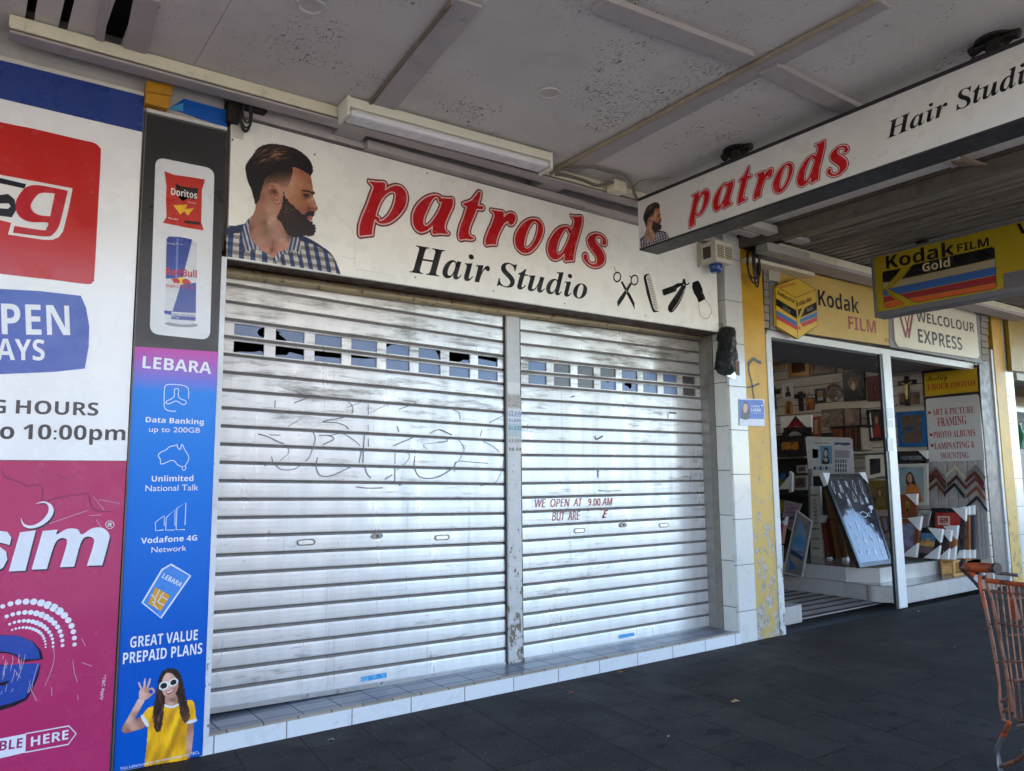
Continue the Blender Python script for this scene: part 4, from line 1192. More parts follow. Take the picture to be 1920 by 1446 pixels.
sg = thing("shop_sign", "long white barber sign above the shutters with bearded man portrait", "shop sign", (3.6, 0, 3.4))
q = [S0.uv(*p) for p in ((427.5, 484), (1348, 622.5), (1348, 470.5), (430, 216.5))]
q[2] = (q[1][0], 3.815)
q[3] = (1.283, 3.848)
q[0] = (1.290, q[0][1])
MB().slab(S0, q, -0.03, 0.0).build("panel", m_panel("white_sign_sheet", (238, 236, 226), 0.25, 0.12), sg, bevel=0.002)
ident = lambda p: p
barber_art(sg, S0, ident, ident, (("Hair", (767.5, 510.5), (919, 533), (776, 458.5)), ("Studio", (931.5, 535.5), (1101.5, 562), (938.5, 489.5))), 1.0)
t5 = crop(1130, 490, 220 / 1920.0)
t = MB()
def ring(c, rx_, ry_, tilt): return [(c[0] + rx_ * math.cos(a) * math.cos(tilt) - ry_ * math.sin(a) * math.sin(tilt), c[1] + rx_ * math.cos(a) * math.sin(tilt) + ry_ * math.sin(a) * math.cos(tilt)) for a in [2 * math.pi * k / 24 for k in range(24)]]
line(t, S0, t5(ring((238, 258), 56, 76, 0.1)), 0.0135, 0.001, 0, 0, True)
line(t, S0, t5(ring((520, 308), 56, 78, 0.1)), 0.0135, 0.001, 0, 0, True)
fill(t, S0, t5([(296, 345), (322, 322), (385, 440), (460, 560), (520, 680), (524, 795), (490, 720), (420, 590), (360, 470)]), 0.001)
fill(t, S0, t5([(470, 335), (484, 362), (415, 480), (340, 620), (246, 750), (236, 662), (285, 580), (370, 470), (432, 372)]), 0.0012)
line(t, S0, t5([(185, 85), (195, 115), (207, 165)]), 0.007, 0.001)
line(t, S0, t5([(432, 245), (455, 250), (470, 275)]), 0.010, 0.001)
t.build("scissors_mark", INK['blk'], sg)
t = MB()
fill(t, S0, t5([(705, 212), (675, 232), (668, 280), (700, 420), (722, 540), (760, 660), (800, 780), (826, 835), (860, 838), (915, 822), (905, 808), (856, 806), (832, 770), (790, 600), (742, 400), (706, 262), (722, 232), (765, 212), (757, 200)]), 0.001)
for k in range(22):
    f = k / 21.0
    a = (712 + 125 * f + 8 * math.sin(f * 3), 250 + 540 * f)
    line(t, S0, t5([a, (a[0] + 66 - 2 * f, a[1] - 17)]), 0.0058, 0.001, 0, 0)
t.build("comb_mark", INK['blk'], sg)
t = MB()
fill(t, S0, t5([(968, 470), (1010, 450), (1150, 400), (1225, 360), (1310, 352), (1310, 400), (1265, 412), (1215, 440), (1200, 490), (1005, 565), (985, 545)]), 0.001)
fill(t, S0, t5([(1308, 300), (1330, 285), (1352, 310), (1360, 400), (1330, 520), (1255, 690), (1165, 815), (1110, 840), (1070, 800), (1070, 740), (1115, 660), (1220, 510), (1288, 400)]), 0.0012, 0, 3)
line(t, S0, t5([(1355, 382), (1390, 378), (1412, 350)]), 0.012, 0.001)
line(t, S0, t5([(1342, 450), (1290, 570), (1215, 705), (1138, 808)]), 0.0045, 0.0022, 1)
t.disc(S0, S0.uv(*t5([(1326, 388)])[0]), 0.007, 0.0022, 1)
t.disc(S0, S0.uv(*t5([(380, 480)])[0]), 0.006, 0.0022, 1)
line(t, S0, t5([(385, 495), (400, 500), (380, 530)]), 0.003, 0.0022, 1)
t.build("razor_mark", [INK['blk'], ink((206, 202, 188))], sg)
t = MB()
fill(t, S0, t5([(1465, 355), (1490, 340), (1555, 313), (1590, 350), (1630, 450), (1645, 530), (1675, 590), (1675, 622), (1570, 678), (1540, 600), (1490, 520), (1462, 430)]), 0.001)
line(t, S0, t5([(1570, 672), (1572, 740), (1588, 860), (1605, 890), (1660, 940), (1720, 928), (1745, 915), (1748, 880), (1775, 855), (1778, 800), (1745, 715), (1672, 622)]), 0.0045, 0.001)
t.build("brush_mark", INK['blk'], sg)
t = MB()
for p in ((1007, 366), (959.5, 355.5), (801, 325), (778.5, 520), (925, 546), (1059, 569), (1210, 592), (1344, 518), (1345, 609), (477, 470), (590, 290), (436, 262)):
    t.disc(S0, S0.uv(*p), 0.007, 0.0015, 0, None, 8)
t.build("screw", m_metal((110, 104, 96), 0.5), sg)
t = MB()
fill(t, S0, [(436, 258), (434, 224), (458.5, 228), (456, 263)], 0.002)
t.build("patch", m_panel("patch_sheet", (206, 202, 188), 0.3, 0.2), sg)
t = MB()
for p in ([(652, 420), (660, 432), (665, 445)], [(666, 448), (666, 470), (664, 500)], [(666, 505), (700, 510), (740, 518)], [(640, 480), (655, 485), (668, 484)]):
    line(t, S0, p, 0.006, 0.0014)
t.build("crease", flat((226, 224, 214), 0.15), sg)

# ================================================================ projecting barber sign under the awning
HX = 4.5
H0 = PX(HX)
hs = thing("hanging_sign", "white barber sign box hanging under the awning at right angles to the wall", "hanging sign", (HX + 0.1, -2, 3.87))
ht, hb, hy = 3.868, 3.433, -0.392
HL = 3.55
MB().box(HX + 0.006, HX + 0.214, hy - HL, hy, hb + 0.012, ht - 0.012).build("panel", m_panel("white_sign_sheet_2", (206, 202, 196), 0.28, 0.22), hs)
fr = MB().box(HX, HX + 0.22, hy - HL, hy + 0.006, ht - 0.014, ht + 0.012).box(HX, HX + 0.22, hy - HL, hy + 0.006, hb - 0.004, hb + 0.014)
fr.box(HX, HX + 0.22, hy - HL - 0.015, hy - HL, hb, ht)
fr.build("frame", flat((34, 29, 31), 0.45, 0, 0.15, 8.0), hs, bevel=0.003)
MB().box(HX + 0.001, HX + 0.219, hy - 0.001, hy + 0.008, hb + 0.014, ht - 0.014).build("end_plate", m_panel("white_sign_sheet_3", (206, 202, 196), 0.3, 0.3), hs)
# lettering mapped from the wall sign
wu = [p for o, h in WORD for p in o]
u0, u1 = min(p[0] for p in wu), max(p[0] for p in wu)
pB = [S0.uv(*p) for p in (cA([(284, 905)])[0], cB([(1296, 965)])[0])]
def base_v(u): return pB[0][1] + (pB[1][1] - pB[0][1]) * (u - pB[0][0]) / (pB[1][0] - pB[0][0])
hL, hR = H0.uv(1291, 424), H0.uv(1592, 302)
hTop = H0.uv(1305, 361)
kx = (hR[0] - hL[0]) / (u1 - u0)
pv = WORD[0][0]
pvtop = max(p[1] - base_v(p[0]) for p in pv)
ky = (hTop[1] - H0.uv(1297, 424)[1]) / pvtop
def fword(p):
    return (hL[0] + (p[0] - u0) * kx, H0.uv(1297, 424)[1] + (p[1] - base_v(p[0])) * ky + (p[0] - u0) * kx * 0.012)
fu = [p for o in FACE for p in o[0]]
f0, f1, g0, g1 = min(p[0] for p in fu), max(p[0] for p in fu), min(p[1] for p in fu), max(p[1] for p in fu)
a0, a1 = H0.uv(1202, 463), H0.uv(1254, 441)
gt = H0.uv(1222, 381)[1]
a0 = (0.394, hb + 0.015)
gl = H0.uv(1254, 441)[0]
def fface(p):
    return (a0[0] + (p[0] - f0) / (f1 - f0) * (gl - a0[0]), a0[1] + (p[1] - g0) / (g1 - g0) * (gt - a0[1]))
H1 = PX(HX + 0.006)
barber_art(hs, H1, fword, fface, (("Hair", (1663, 261), (1779, 213), (1668, 227)), ("Studio", (1793, 208), (1958, 140), (1802, 168))), 0.55, 0.0004)
M_RUST = m_metal((44, 39, 36), 0.7, 0.4, 0.3)
for px, py in ((1372, 276), (1848, 62)):
    c = PZ(HC).at(px, py)
    y_ = c.y
    m_ = MB()
    m_.tube([(HX + 0.11, y_ - 0.13, HC - 0.03), (HX + 0.11, y_ - 0.07, HC - 0.012), (HX + 0.11, y_ + 0.07, HC - 0.012), (HX + 0.11, y_ + 0.13, HC - 0.03)], 0.03, 8)
    m_.tube([(HX + 0.11, y_, HC - 0.001), (HX + 0.11, y_, HC - 0.018)], 0.10, 20)
    m_.box(HX + 0.03, HX + 0.19, y_ - 0.10, y_ + 0.10, ht + 0.012, ht + 0.035)
    m_.box(HX + 0.07, HX + 0.15, y_ - 0.035, y_ + 0.035, ht + 0.03, HC - 0.015)
    m_.build("bracket", M_RUST, hs, bevel=0.006)
# conduit that feeds it
def cable(label, pts, r, c, cat="cable", name="cable"):
    t = MB().tube([pts[0]] + pts[1:], r, 8)
    return tag(t.build(name, flat(c, 0.55, 0, 0.2, 20.0), None, True), label, cat)
def cpx(pts, z): return [PZ(zz).at(*p) for p, zz in zip(pts, z)]
cr8 = crop(880, 300, 0.2504)
def catm(pts, n=6):
    out = []
    P = [pts[0]] + pts + [pts[-1]]
    for i in range(1, len(P) - 2):
        for k in range(n):
            t = k / n
            out.append(0.5 * (2 * P[i] + (P[i + 1] - P[i - 1]) * t + (2 * P[i - 1] - 5 * P[i] + 4 * P[i + 1] - P[i + 2]) * t * t + (3 * P[i] - P[i - 1] - 3 * P[i + 1] + P[i + 2]) * t ** 3))
    return out + [pts[-1]]
cable("ribbed grey flexible conduit looping from the light to the hanging sign", catm(cpx(cr8([(600, 110), (660, 80), (780, 55), (920, 55), (1040, 85), (1150, 110), (1210, 170), (1240, 260), (1262, 300)]), [3.93, 3.965, 3.975, 3.98, 3.98, 3.98, 3.96, 3.92, 3.89])), 0.013, (126, 118, 106))
cable("lower grey conduit running to the cream junction box", catm(cpx(cr8([(640, 110), (720, 115), (850, 150), (960, 190), (1080, 165)]), [3.94, 3.95, 3.95, 3.94, 3.95])), 0.013, (118, 110, 98))
cable("thin loose wire curling up to the awning ceiling", catm(cpx(cr8([(1225, 260), (1235, 200), (1290, 155), (1400, 145), (1500, 130)]), [3.9, 3.95, 3.98, 3.99, 3.995])), 0.005, (150, 128, 96), "wire", "wire")
cj = PZ(3.93).at(1152, 352)
jb = thing("junction_box", "cream junction box on the trunking beside the hanging sign", "junction box", cj)
MB().box(cj.x - 0.04, cj.x + 0.09, cj.y - 0.05, cj.y + 0.05, 3.89, 3.985).build("body", M_CREAM, jb, bevel=0.006)
MB().tube([(cj.x + 0.095, cj.y - 0.03, 3.975), (cj.x + 0.11, cj.y - 0.03, 3.93), (cj.x + 0.095, cj.y - 0.03, 3.895)], 0.009, 6).build("saddle_clip", M_CREAM, jb)

# ================================================================ posters on the left-hand shop
def quad(pl, pts): return [pl.uv(*p) for p in pts]
l1 = crop(0, 0, 0.2504)
l2 = crop(0, 362, 0.2504)
l3 = crop(0, 724, 0.2504)
l4 = crop(0, 1084, 0.2504)
PWL = PY(-0.006)
wp = thing("shop_poster", "large white shop poster with red logo square and blue OPEN badge", "poster", (0, 0, 2.4))
zA, zB = PWL.uv(237, 864)[1], PWL.uv(270, 175)[1]
xr_t, xr_b = PWL.uv(270, 175)[0], PWL.uv(237.5, 864)[0]
MB().slab(PWL, [(-3.0, zA), (xr_b, zA), (xr_t, zB), (-3.0, zB + 0.0)], -0.02, 0.0).build("sheet", m_panel("white_poster_sheet", (236, 236, 235), 0.2, 0.08), wp)
def left_ext(pl, pts, x=-2.9):
    """outline whose first and last photo points lie at the picture's left edge: carried on to the left of the frame"""
    uv = quad(pl, pts)
    return [(x, uv[0][1])] + uv + [(x, uv[-1][1])]
t = MB()
t.poly(PWL, left_ext(PWL, [(0, 112.7), (270, 180), (267, 248), (0, 185)]), 0.0012)
t.build("blue_band", ink((40, 62, 132), 0.3), wp)
t = MB()
t.poly(PWL, smooth([(-0.62, PWL.uv(0, 230)[1])] * 2 + quad(PWL, [(0, 229), (60, 241), (150, 262), (176, 268), (187, 277), (189, 290), (184, 387), (177, 515), (174, 528), (163, 533), (100, 525), (0, 513.5)]) + [(-0.62, PWL.uv(0, 512)[1])] * 2, 4), 0.0012)
t.build("red_square", ink((188, 36, 32), 0.22), wp)
t = MB()
t.poly(PWL, left_ext(PWL, [(0, 328), (136, 353.5), (131, 380), (125, 407), (118, 434), (110, 445), (98, 450), (82, 450), (15, 440), (21, 418), (0, 413)], -0.30), 0.0018)
t.poly(PWL, left_ext(PWL, [(0, 334), (49, 345.5), (46, 354), (0, 344)], -0.28), 0.0024, 1)
t.poly(PWL, left_ext(PWL, [(0, 366), (15, 364), (27, 374), (31, 393), (22, 408), (0, 405)], -0.28), 0.0024, 1)
t.poly(PWL, left_ext(PWL, [(0, 382), (16, 382), (20, 387), (15, 392), (0, 391)], -0.28), 0.003, 0)
fill(t, PWL, [(40, 360), (52, 350), (75, 348), (127, 358), (127, 358), (122, 380), (116, 405), (110, 425), (100, 439), (85, 444), (24, 437), (24, 437), (27, 424), (27, 424), (80, 432), (87, 428), (89, 418), (60, 417), (42, 411), (31, 398), (30, 378)], 0.0036, 2, 4, [[(58, 384), (70, 366), (82, 362), (103, 363.5), (103, 363.5), (94, 406), (94, 406), (75, 404), (62, 397)]])
t.build("logo", [ink((224, 222, 218), 0.22), ink((26, 28, 36), 0.22), ink((184, 32, 40), 0.22)], wp)
t = MB()
t.poly(PWL, left_ext(PWL, l2([(0, 718), (300, 735), (605, 770), (645, 860), (668, 1000), (664, 1150), (635, 1315), (400, 1340), (0, 1357)]), -0.9), 0.0012)
t.build("blue_badge", ink((62, 90, 170), 0.25), wp)
t = MB()
text(t, PWL, "PEN", 'sb', (3.5, 627), (131.5, 628.7), (2, 569.3), 0.002)
text(t, PWL, "O", 'sb', (-58, 627), (-4, 627), (-58, 569.3), 0.002)
t.build("white_lettering", ink((226, 228, 230), 0.25), wp)
t = MB()
text(t, PWL, "AYS", 'sb', (-7, 675), (84, 676), (-7, 634.5), 0.002)
text(t, PWL, "D", 'sb', (-50, 675), (-12, 675), (-50, 634.5), 0.002)
t.build("white_lettering", ink((226, 228, 230), 0.25), wp)
t = MB()
text(t, PWL, "HOURS", 'sb', (29.3, 775.6), (184, 779.6), (29.3, 749.6), 0.0012)
text(t, PWL, "G", 'sb', (-14, 774.6), (10.5, 775.2), (-14, 748.8), 0.0012)
t.build("dark_lettering", ink((58, 58, 64), 0.25), wp)
t = MB()
text(t, PWL, "10:00pm", 'sb', (42.5, 823.6), (234.5, 825.8), (42.5, 795), 0.0012)
text(t, PWL, "o", 'sb', (-1, 823), (26, 823.4), (-1, 799.5), 0.0012)
t.build("dark_lettering", ink((58, 58, 64), 0.25), wp)
t = MB()
t.poly(PWL, left_ext(PWL, [(0, 105), (270, 174), (270, 181), (0, 112)]), 0.0045)
t.build("top_trim", flat((206, 202, 190), 0.4), wp)

mp_ = thing("phone_poster", "magenta phone card poster with white lettering and halftone dots", "poster", (0, 0, 0.8))
mr = quad(PWL, [(237.5, 865.5), (200, 1446)])
MB().slab(PWL, [(-3.0, 0.01), (xr_b - 0.008, 0.01), (xr_b, zA - 0.003), (-3.0, zA - 0.003)], -0.02, 0.0).build("sheet", m_panel("magenta_poster_sheet", (178, 48, 100), 0.2, 0.12), mp_)
def simmed(t, f, dx, dy, off, i):
    m_ = lambda pts: [(a + dx, b_ + dy) for a, b_ in f(pts)]
    fill(t, PWL, m_([(150, 1095), (268, 1080), (190, 1382), (65, 1388)]), off, i)
    fill(t, PWL, m_([(320, 1085), (320, 1085), (432, 1075), (432, 1075), (424, 1112), (500, 1070), (580, 1072), (612, 1112), (690, 1065), (770, 1063), (818, 1110), (812, 1170), (765, 1342), (765, 1342), (650, 1345), (650, 1345), (702, 1180), (692, 1135), (640, 1130), (602, 1180), (555, 1352), (555, 1352), (448, 1356), (448, 1356), (500, 1185), (490, 1142), (440, 1145), (402, 1200), (350, 1370), (350, 1370), (236, 1374), (236, 1374)]), off, i, 3)
    t.poly(PWL, left_ext(PWL, m_([(0, 1085), (55, 1092), (85, 1135), (72, 1190), (0, 1172)]), -0.06), off, i)
    t.poly(PWL, left_ext(PWL, m_([(0, 1205), (45, 1240), (55, 1300), (22, 1360), (0, 1372)]), -0.06), off, i)
    fill(t, PWL, m_([(265, 882), (330, 863), (385, 890), (402, 940), (370, 1000), (300, 1050), (220, 1066), (170, 1040), (156, 985), (182, 1032), (240, 1044), (310, 1010), (358, 950), (362, 900), (328, 874)]), off, i, 3)
t = MB()
simmed(t, l3, 2.6, 2.8, 0.0012, 1)
simmed(t, l3, 0, 0, 0.0018, 0)
text(t, PWL, "R", 'sb', l3([(806, 1052)])[0], l3([(837, 1054)])[0], l3([(806, 1022)])[0], 0.0018, 0)
line(t, PWL, l3(ring((822, 1038), 31, 29, 0)), 0.003, 0.0018, 0, 0, True)
t.build("white_lettering", [ink((220, 222, 230), 0.25), ink((38, 34, 62), 0.25)], mp_)
DOTS = [([(20, 212), (78, 193), (137, 180), (195, 176), (252, 177), (308, 186), (358, 202), (403, 222), (445, 248), (482, 280), (511, 316), (535, 358), (549, 402), (557, 449), (558, 497)], [13, 15, 17, 18, 19, 21, 23, 24, 23, 20, 18, 17, 15, 14, 12]),
        ([(50, 287), (95, 272), (140, 262), (186, 257), (230, 257), (272, 264), (312, 275), (346, 292), (378, 312), (407, 337), (431, 366), (449, 398), (460, 432), (467, 468), (468, 505)], [11, 12, 13, 14, 15, 17, 18, 18, 17, 16, 14, 13, 12, 11, 10]),
        ([(72, 345), (108, 332), (143, 324), (178, 320), (212, 321), (245, 326), (275, 335), (302, 347), (327, 362), (349, 381), (368, 404), (383, 429), (392, 456), (397, 484), (397, 513)], [8, 9, 10, 11, 12, 13, 14, 14, 13, 12, 11, 10, 9, 8, 7]),
        ([(90, 388), (118, 379), (145, 373), (172, 370), (198, 371), (223, 374), (247, 381), (269, 390), (289, 401), (306, 415), (320, 433), (330, 452), (337, 473), (341, 495), (342, 517)], [6, 7, 7, 8, 9, 9, 10, 10, 10, 9, 8, 8, 7, 6, 5])]
t = MB()
for ps_, rs in DOTS:
    for p, r_ in zip(ps_, rs):
        t.disc(PWL, PWL.uv(*l4([p])[0]), r_ * 0.2504 * 0.0034, 0.0012, 0, None, 12)
t.build("halftone_arcs", ink((224, 224, 232), 0.25), mp_)
t = MB()
t.poly(PWL, left_ext(PWL, l4([(0, 425), (140, 432), (250, 475), (310, 545), (325, 608), (170, 630), (130, 590), (70, 565), (0, 560)]), -0.12), 0.0012, 1)
t.poly(PWL, left_ext(PWL, l4([(0, 650), (200, 648), (305, 652), (286, 740), (236, 850), (200, 912), (100, 962), (0, 992)]), -0.12), 0.0012, 1)
t.poly(PWL, left_ext(PWL, l4([(0, 430), (140, 432), (240, 478), (288, 540), (300, 604), (165, 610), (125, 575), (60, 552), (0, 550)]), -0.12), 0.0018, 0)
t.poly(PWL, left_ext(PWL, l4([(0, 655), (200, 640), (300, 637), (270, 740), (218, 850), (185, 898), (100, 930), (0, 958)]), -0.12), 0.0018, 0)
t.poly(PWL, left_ext(PWL, l4([(0, 782), (70, 768), (50, 800), (0, 806)]), -0.12), 0.0024, 1)
t.build("blue_letter", [ink((40, 72, 156), 0.25), ink((32, 24, 40), 0.25)], mp_)
t = MB()
line(t, PWL, l4([(193, 1165), (515, 1107), (570, 1165), (510, 1245), (188, 1305)]), 0.006, 0.0012, 0, 0, True)
t.poly(PWL, left_ext(PWL, l4([(0, 1202), (193, 1165), (188, 1305), (0, 1350)]), -0.3), 0.0018, 0)
text(t, PWL, "HERE", 'sb', l4([(230, 1262)])[0], l4([(512, 1205)])[0], l4([(232, 1190)])[0], 0.0012, 0)
text(t, PWL, "BLE", 'sb', l4([(-8, 1295)])[0], l4([(165, 1268)])[0], l4([(-8, 1222)])[0], 0.0025, 1)
text(t, PWL, "*T&C Apply", 'r', l4([(772, 726)])[0], l4([(752, 912)])[0], l4([(796, 728)])[0], 0.0012, 0)
t.build("small_lettering", [ink((224, 222, 230), 0.25), ink((150, 44, 98), 0.25)], mp_)
t = MB()
for a in ([(18, 620), (40, 680), (150, 720), (210, 750), (300, 740), (320, 780), (315, 860)], [(330, 870), (420, 840), (560, 815), (650, 805)], [(660, 800), (700, 920), (830, 940)], [(305, 630), (330, 645)], [(430, 665), (515, 705)]):
    line(t, PWL, l3(a), 0.005, 0.0008, 0)
t.build("tear_line", ink((118, 34, 78), 0.5), mp_)
t = MB()
for a in ([(370, 1030), (500, 985), (660, 930)], [(670, 970), (760, 965)], [(700, 830), (780, 930)], [(740, 850), (900, 880)], [(720, 1000), (760, 1060)]):
    line(t, PWL, l3(a), 0.002, 0.0008, 0)
for a in ([(400, 520), (405, 600), (380, 700), (335, 810)], [(545, 610), (555, 700), (580, 780)], [(385, 815), (388, 880)], [(580, 870), (585, 915)], [(610, 450), (640, 510)], [(110, 690), (155, 745)], [(45, 610), (20, 720)], [(190, 570), (170, 650), (130, 760)], [(285, 640), (250, 760), (235, 850)], [(220, 810), (275, 920)], [(610, 630), (690, 660)], [(140, 580), (150, 680)]):
    line(t, PWL, l4(a), 0.0018, 0.003, 0)
for k in range(22):
    a = (rnd.uniform(10, 260), rnd.uniform(560, 860))
    line(t, PWL, l4([a, (a[0] - rnd.uniform(2, 18), a[1] + rnd.uniform(20, 70))]), 0.0018, 0.003, 0, 0)
t.build("scratch", ink((206, 190, 206), 0.5), mp_)

# phone plan poster on the pillar
PB = PY(-0.004)
bp = thing("pillar_poster", "tall narrow black and blue poster on the pillar with drink can, icons and woman", "poster", (1.02, 0, 1.5))
xl0, xl1 = PB.uv(274, 213)[0], PB.uv(213, 1446)[0]
xr0, xr1 = PB.uv(424.5, 248)[0], PB.uv(379.5, 1420)[0]
zt0, zt1 = PB.uv(274, 213)[1], PB.uv(424.5, 248)[1]
zk = PB.uv(256.6, 650)[1]
zk2 = PB.uv(410.6, 660)[1]
def lx(z): return xl1 + (xl0 - xl1) * (z / 3.75)
def rxx(z): return xr1 + (xr0 - xr1) * (z / 3.75)
MB().slab(PB, [(lx(zk), zk), (rxx(zk2), zk2), (rxx(zt1), zt1), (lx(zt0), zt0)], -0.014, 0.0).build("black_sheet", m_panel("black_poster_sheet", (42, 40, 42), 0.3, 0.3), bp)
MB().slab(PB, [(lx(0.012), 0.012), (rxx(0.004), 0.004), (rxx(zk2), zk2 - 0.0005), (lx(zk), zk - 0.0005)], -0.014, 0.0).build("blue_sheet", m_grad((200, 68, 158), (0, 128, 222), (0, 84, 182), zk + 0.02, PB.uv(330, 735)[1], 0.6), bp)
t = MB()
rq = quad(PB, [(291.7, 294.5), (402, 317), (393.5, 638), (280.5, 626)])
rp_ = []
for j in range(4):
    c, p, n_ = (Vector(rq[q % 4]) for q in (j, j - 1, j + 1))
    a, b_ = c + (p - c).normalized() * 0.055, c + (n_ - c).normalized() * 0.055
    for k in range(7):
        u = k / 6.0
        rp_.append(tuple(a * (1 - u) ** 2 + c * 2 * u * (1 - u) + b_ * u * u))
t.poly(PB, rp_, 0.001)
t.build("white_window", m_panel("white_window_sheet", (216, 217, 218), 0.25, 0.15), bp)
t = MB()
fill(t, PB, [(308, 321), (325.5, 328), (355, 332), (384, 337), (383, 343), (378.5, 356), (378, 387), (377, 417), (382, 432.5), (351, 427.5), (305.5, 418), (312, 407), (311, 377), (312, 350)], 0.002, 0)
fill(t, PB, [(328, 344), (340, 350), (372, 354), (366, 375), (352, 372), (342, 377), (334, 370)], 0.0026, 1)
fill(t, PB, l2([(1325, 15), (1425, 30), (1368, 65)]), 0.0026, 1)
for q in ([(1295, 92), (1405, 88), (1350, 165)], [(1370, 125), (1452, 112), (1405, 172)], [(1330, 110), (1400, 100), (1370, 150)]):
    fill(t, PB, l2(q), 0.0032 if q[0][0] != 1330 else 0.0036, 2)
text(t, PB, "Doritos", 'sb', (320.5, 365.5), (369, 373.5), (321.5, 352), 0.004, 3)
fill(t, PB, l2([(1380, 205), (1500, 220), (1500, 240), (1380, 225)]), 0.0026, 1)
text(t, PB, "cheese supreme", 'r', l2([(1405, 72)])[0], l2([(1468, 84)])[0], l2([(1405, 60)])[0], 0.0032, 3)
text(t, PB, "45g NET", 'r', l2([(1255, 192)])[0], l2([(1335, 208)])[0], l2([(1255, 180)])[0], 0.0032, 3)
t.build("crisp_packet_print", [ink((186, 44, 32), 0.3), ink((44, 24, 20), 0.3), m_art([(214, 150, 30), (236, 184, 40), (190, 110, 30)], 30.0), ink((222, 220, 214), 0.3)], bp)
t = MB()
fill(t, PB, l2([(1230, 975), (1350, 960), (1480, 985), (1440, 1005), (1300, 1000)]), 0.0014, 4, 3)
fill(t, PB, l2([(1247, 345), (1262, 326), (1350, 330), (1437, 348), (1475, 380), (1470, 700), (1465, 955), (1440, 985), (1350, 985), (1255, 968), (1235, 950), (1243, 600)]), 0.002, 0)
fill(t, PB, l2([(1247, 345), (1262, 326), (1350, 330), (1437, 348), (1432, 380), (1390, 545), (1365, 640), (1240, 642)]), 0.0026, 1)
fill(t, PB, l2([(1352, 688), (1467, 672), (1465, 900), (1290, 890)]), 0.0026, 1)
fill(t, PB, l2([(1283, 918), (1465, 930), (1465, 958), (1280, 945)]), 0.0026, 1)
fill(t, PB, l2([(1228, 880), (1285, 885), (1283, 915), (1230, 903)]), 0.0026, 1)
fill(t, PB, l2([(1322, 340), (1336, 341), (1330, 640), (1312, 640)]), 0.0029, 5)
t.disc(PB, PB.uv(*l2([(1352, 658)])[0]), 0.022, 0.0032, 2)
fill(t, PB, l2([(1280, 650), (1310, 640), (1332, 645), (1347, 662), (1335, 682), (1318, 672), (1300, 678), (1296, 662)]), 0.0038, 3, 2)
fill(t, PB, l2([(1362, 660), (1380, 643), (1408, 648), (1425, 668), (1430, 690), (1408, 680), (1392, 688), (1372, 682)]), 0.0038, 3, 2)
text(t, PB, "Red", 'sb', l2([(1242, 612)])[0], l2([(1352, 622)])[0], l2([(1243, 556)])[0], 0.0044, 3)
text(t, PB, "Bull", 'sb', l2([(1368, 626)])[0], l2([(1472, 636)])[0], l2([(1369, 568)])[0], 0.0044, 3)
text(t, PB, "ENERGY DRINK", 'r', l2([(1243, 705)])[0], l2([(1455, 724)])[0], l2([(1243, 684)])[0], 0.0038, 3)
text(t, PB, "Vitalises Body and Mind", 'bi', l2([(1293, 916)])[0], l2([(1462, 926)])[0], l2([(1293, 900)])[0], 0.0038, 1)
text(t, PB, "473 ml", 'bi', l2([(1285, 938)])[0], l2([(1340, 942)])[0], l2([(1285, 922)])[0], 0.0038, 0)
text(t, PB, "Energy Drink", 'r', l2([(1250, 382)])[0], l2([(1372, 392)])[0], l2([(1250, 370)])[0], 0.0038, 0)
t.build("drink_can_print", [ink((200, 202, 206), 0.25), ink((44, 66, 142), 0.25), ink((226, 190, 40), 0.3), ink((188, 44, 40), 0.3), ink((150, 150, 152), 0.4), ink((96, 120, 184), 0.25)], bp)
t = MB()
text(t, PB, "LEBARA", 'sb', (266.7, 690), (395.6, 701.3), (266.7, 667.5), 0.0012)
M_WL = ink((226, 228, 232), 0.25)
t.build("lettering", M_WL, bp)
def T3(s_, k_, a, b_, c, f_=l3, o_=0.0012):
    t = MB()
    text(t, PB, s_, k_, f_([a])[0], f_([b_])[0], f_([c])[0], o_)
    t.build("lettering", M_WL, bp)
T3("Data Banking", 'sb', (1090, 270), (1525, 288), (1090, 228))
T3("up to 200GB", 'r', (1115, 342), (1498, 350), (1115, 303))
T3("Unlimited", 'sb', (1135, 715), (1447, 711), (1135, 670))
T3("National Talk", 'r', (1088, 788), (1485, 780), (1088, 743))
T3("Vodafone 4G", 'sb', (1055, 1180), (1475, 1156), (1055, 1134))
T3("Network", 'r', (1133, 1248), (1395, 1232), (1133, 1206))
T4 = lambda s_, k_, a, b_, c: T3(s_, k_, a, b_, c, l4, 0.0032)
T4("GREAT VALUE", 'sb', (972, 522), (1478, 462), (972, 440))
T4("PREPAID PLANS", 'sb', (918, 645), (1512, 564), (918, 560))
T4("Visit Lebara.com.au for more details and T&Cs.", 'r', (898, 1437), (1495, 1312), (898, 1414))
t = MB()
for pts, cl in (([(1412, 95), (1412, 30), (1395, 5), (1350, -8), (1260, -12), (1236, 5), (1230, 40), (1230, 150), (1248, 178), (1280, 188), (1318, 188)], False), ([(1322, 18), (1338, 30), (1335, 70), (1350, 95), (1388, 110), (1392, 130), (1365, 138), (1320, 112), (1275, 130), (1250, 133), (1246, 114), (1290, 92), (1306, 70), (1305, 30)], True),
                ([(1185, 520), (1205, 495), (1240, 480), (1270, 455), (1310, 445), (1325, 440), (1330, 460), (1350, 475), (1362, 437), (1385, 480), (1410, 520), (1412, 550), (1390, 592), (1370, 605), (1330, 590), (1310, 565), (1280, 557), (1240, 575), (1205, 583), (1200, 550)], True), ([(1365, 608), (1392, 603), (1385, 628), (1370, 630)], True)):
    line(t, PB, l3(pts), 0.0045, 0.0012, 0, 4, cl)
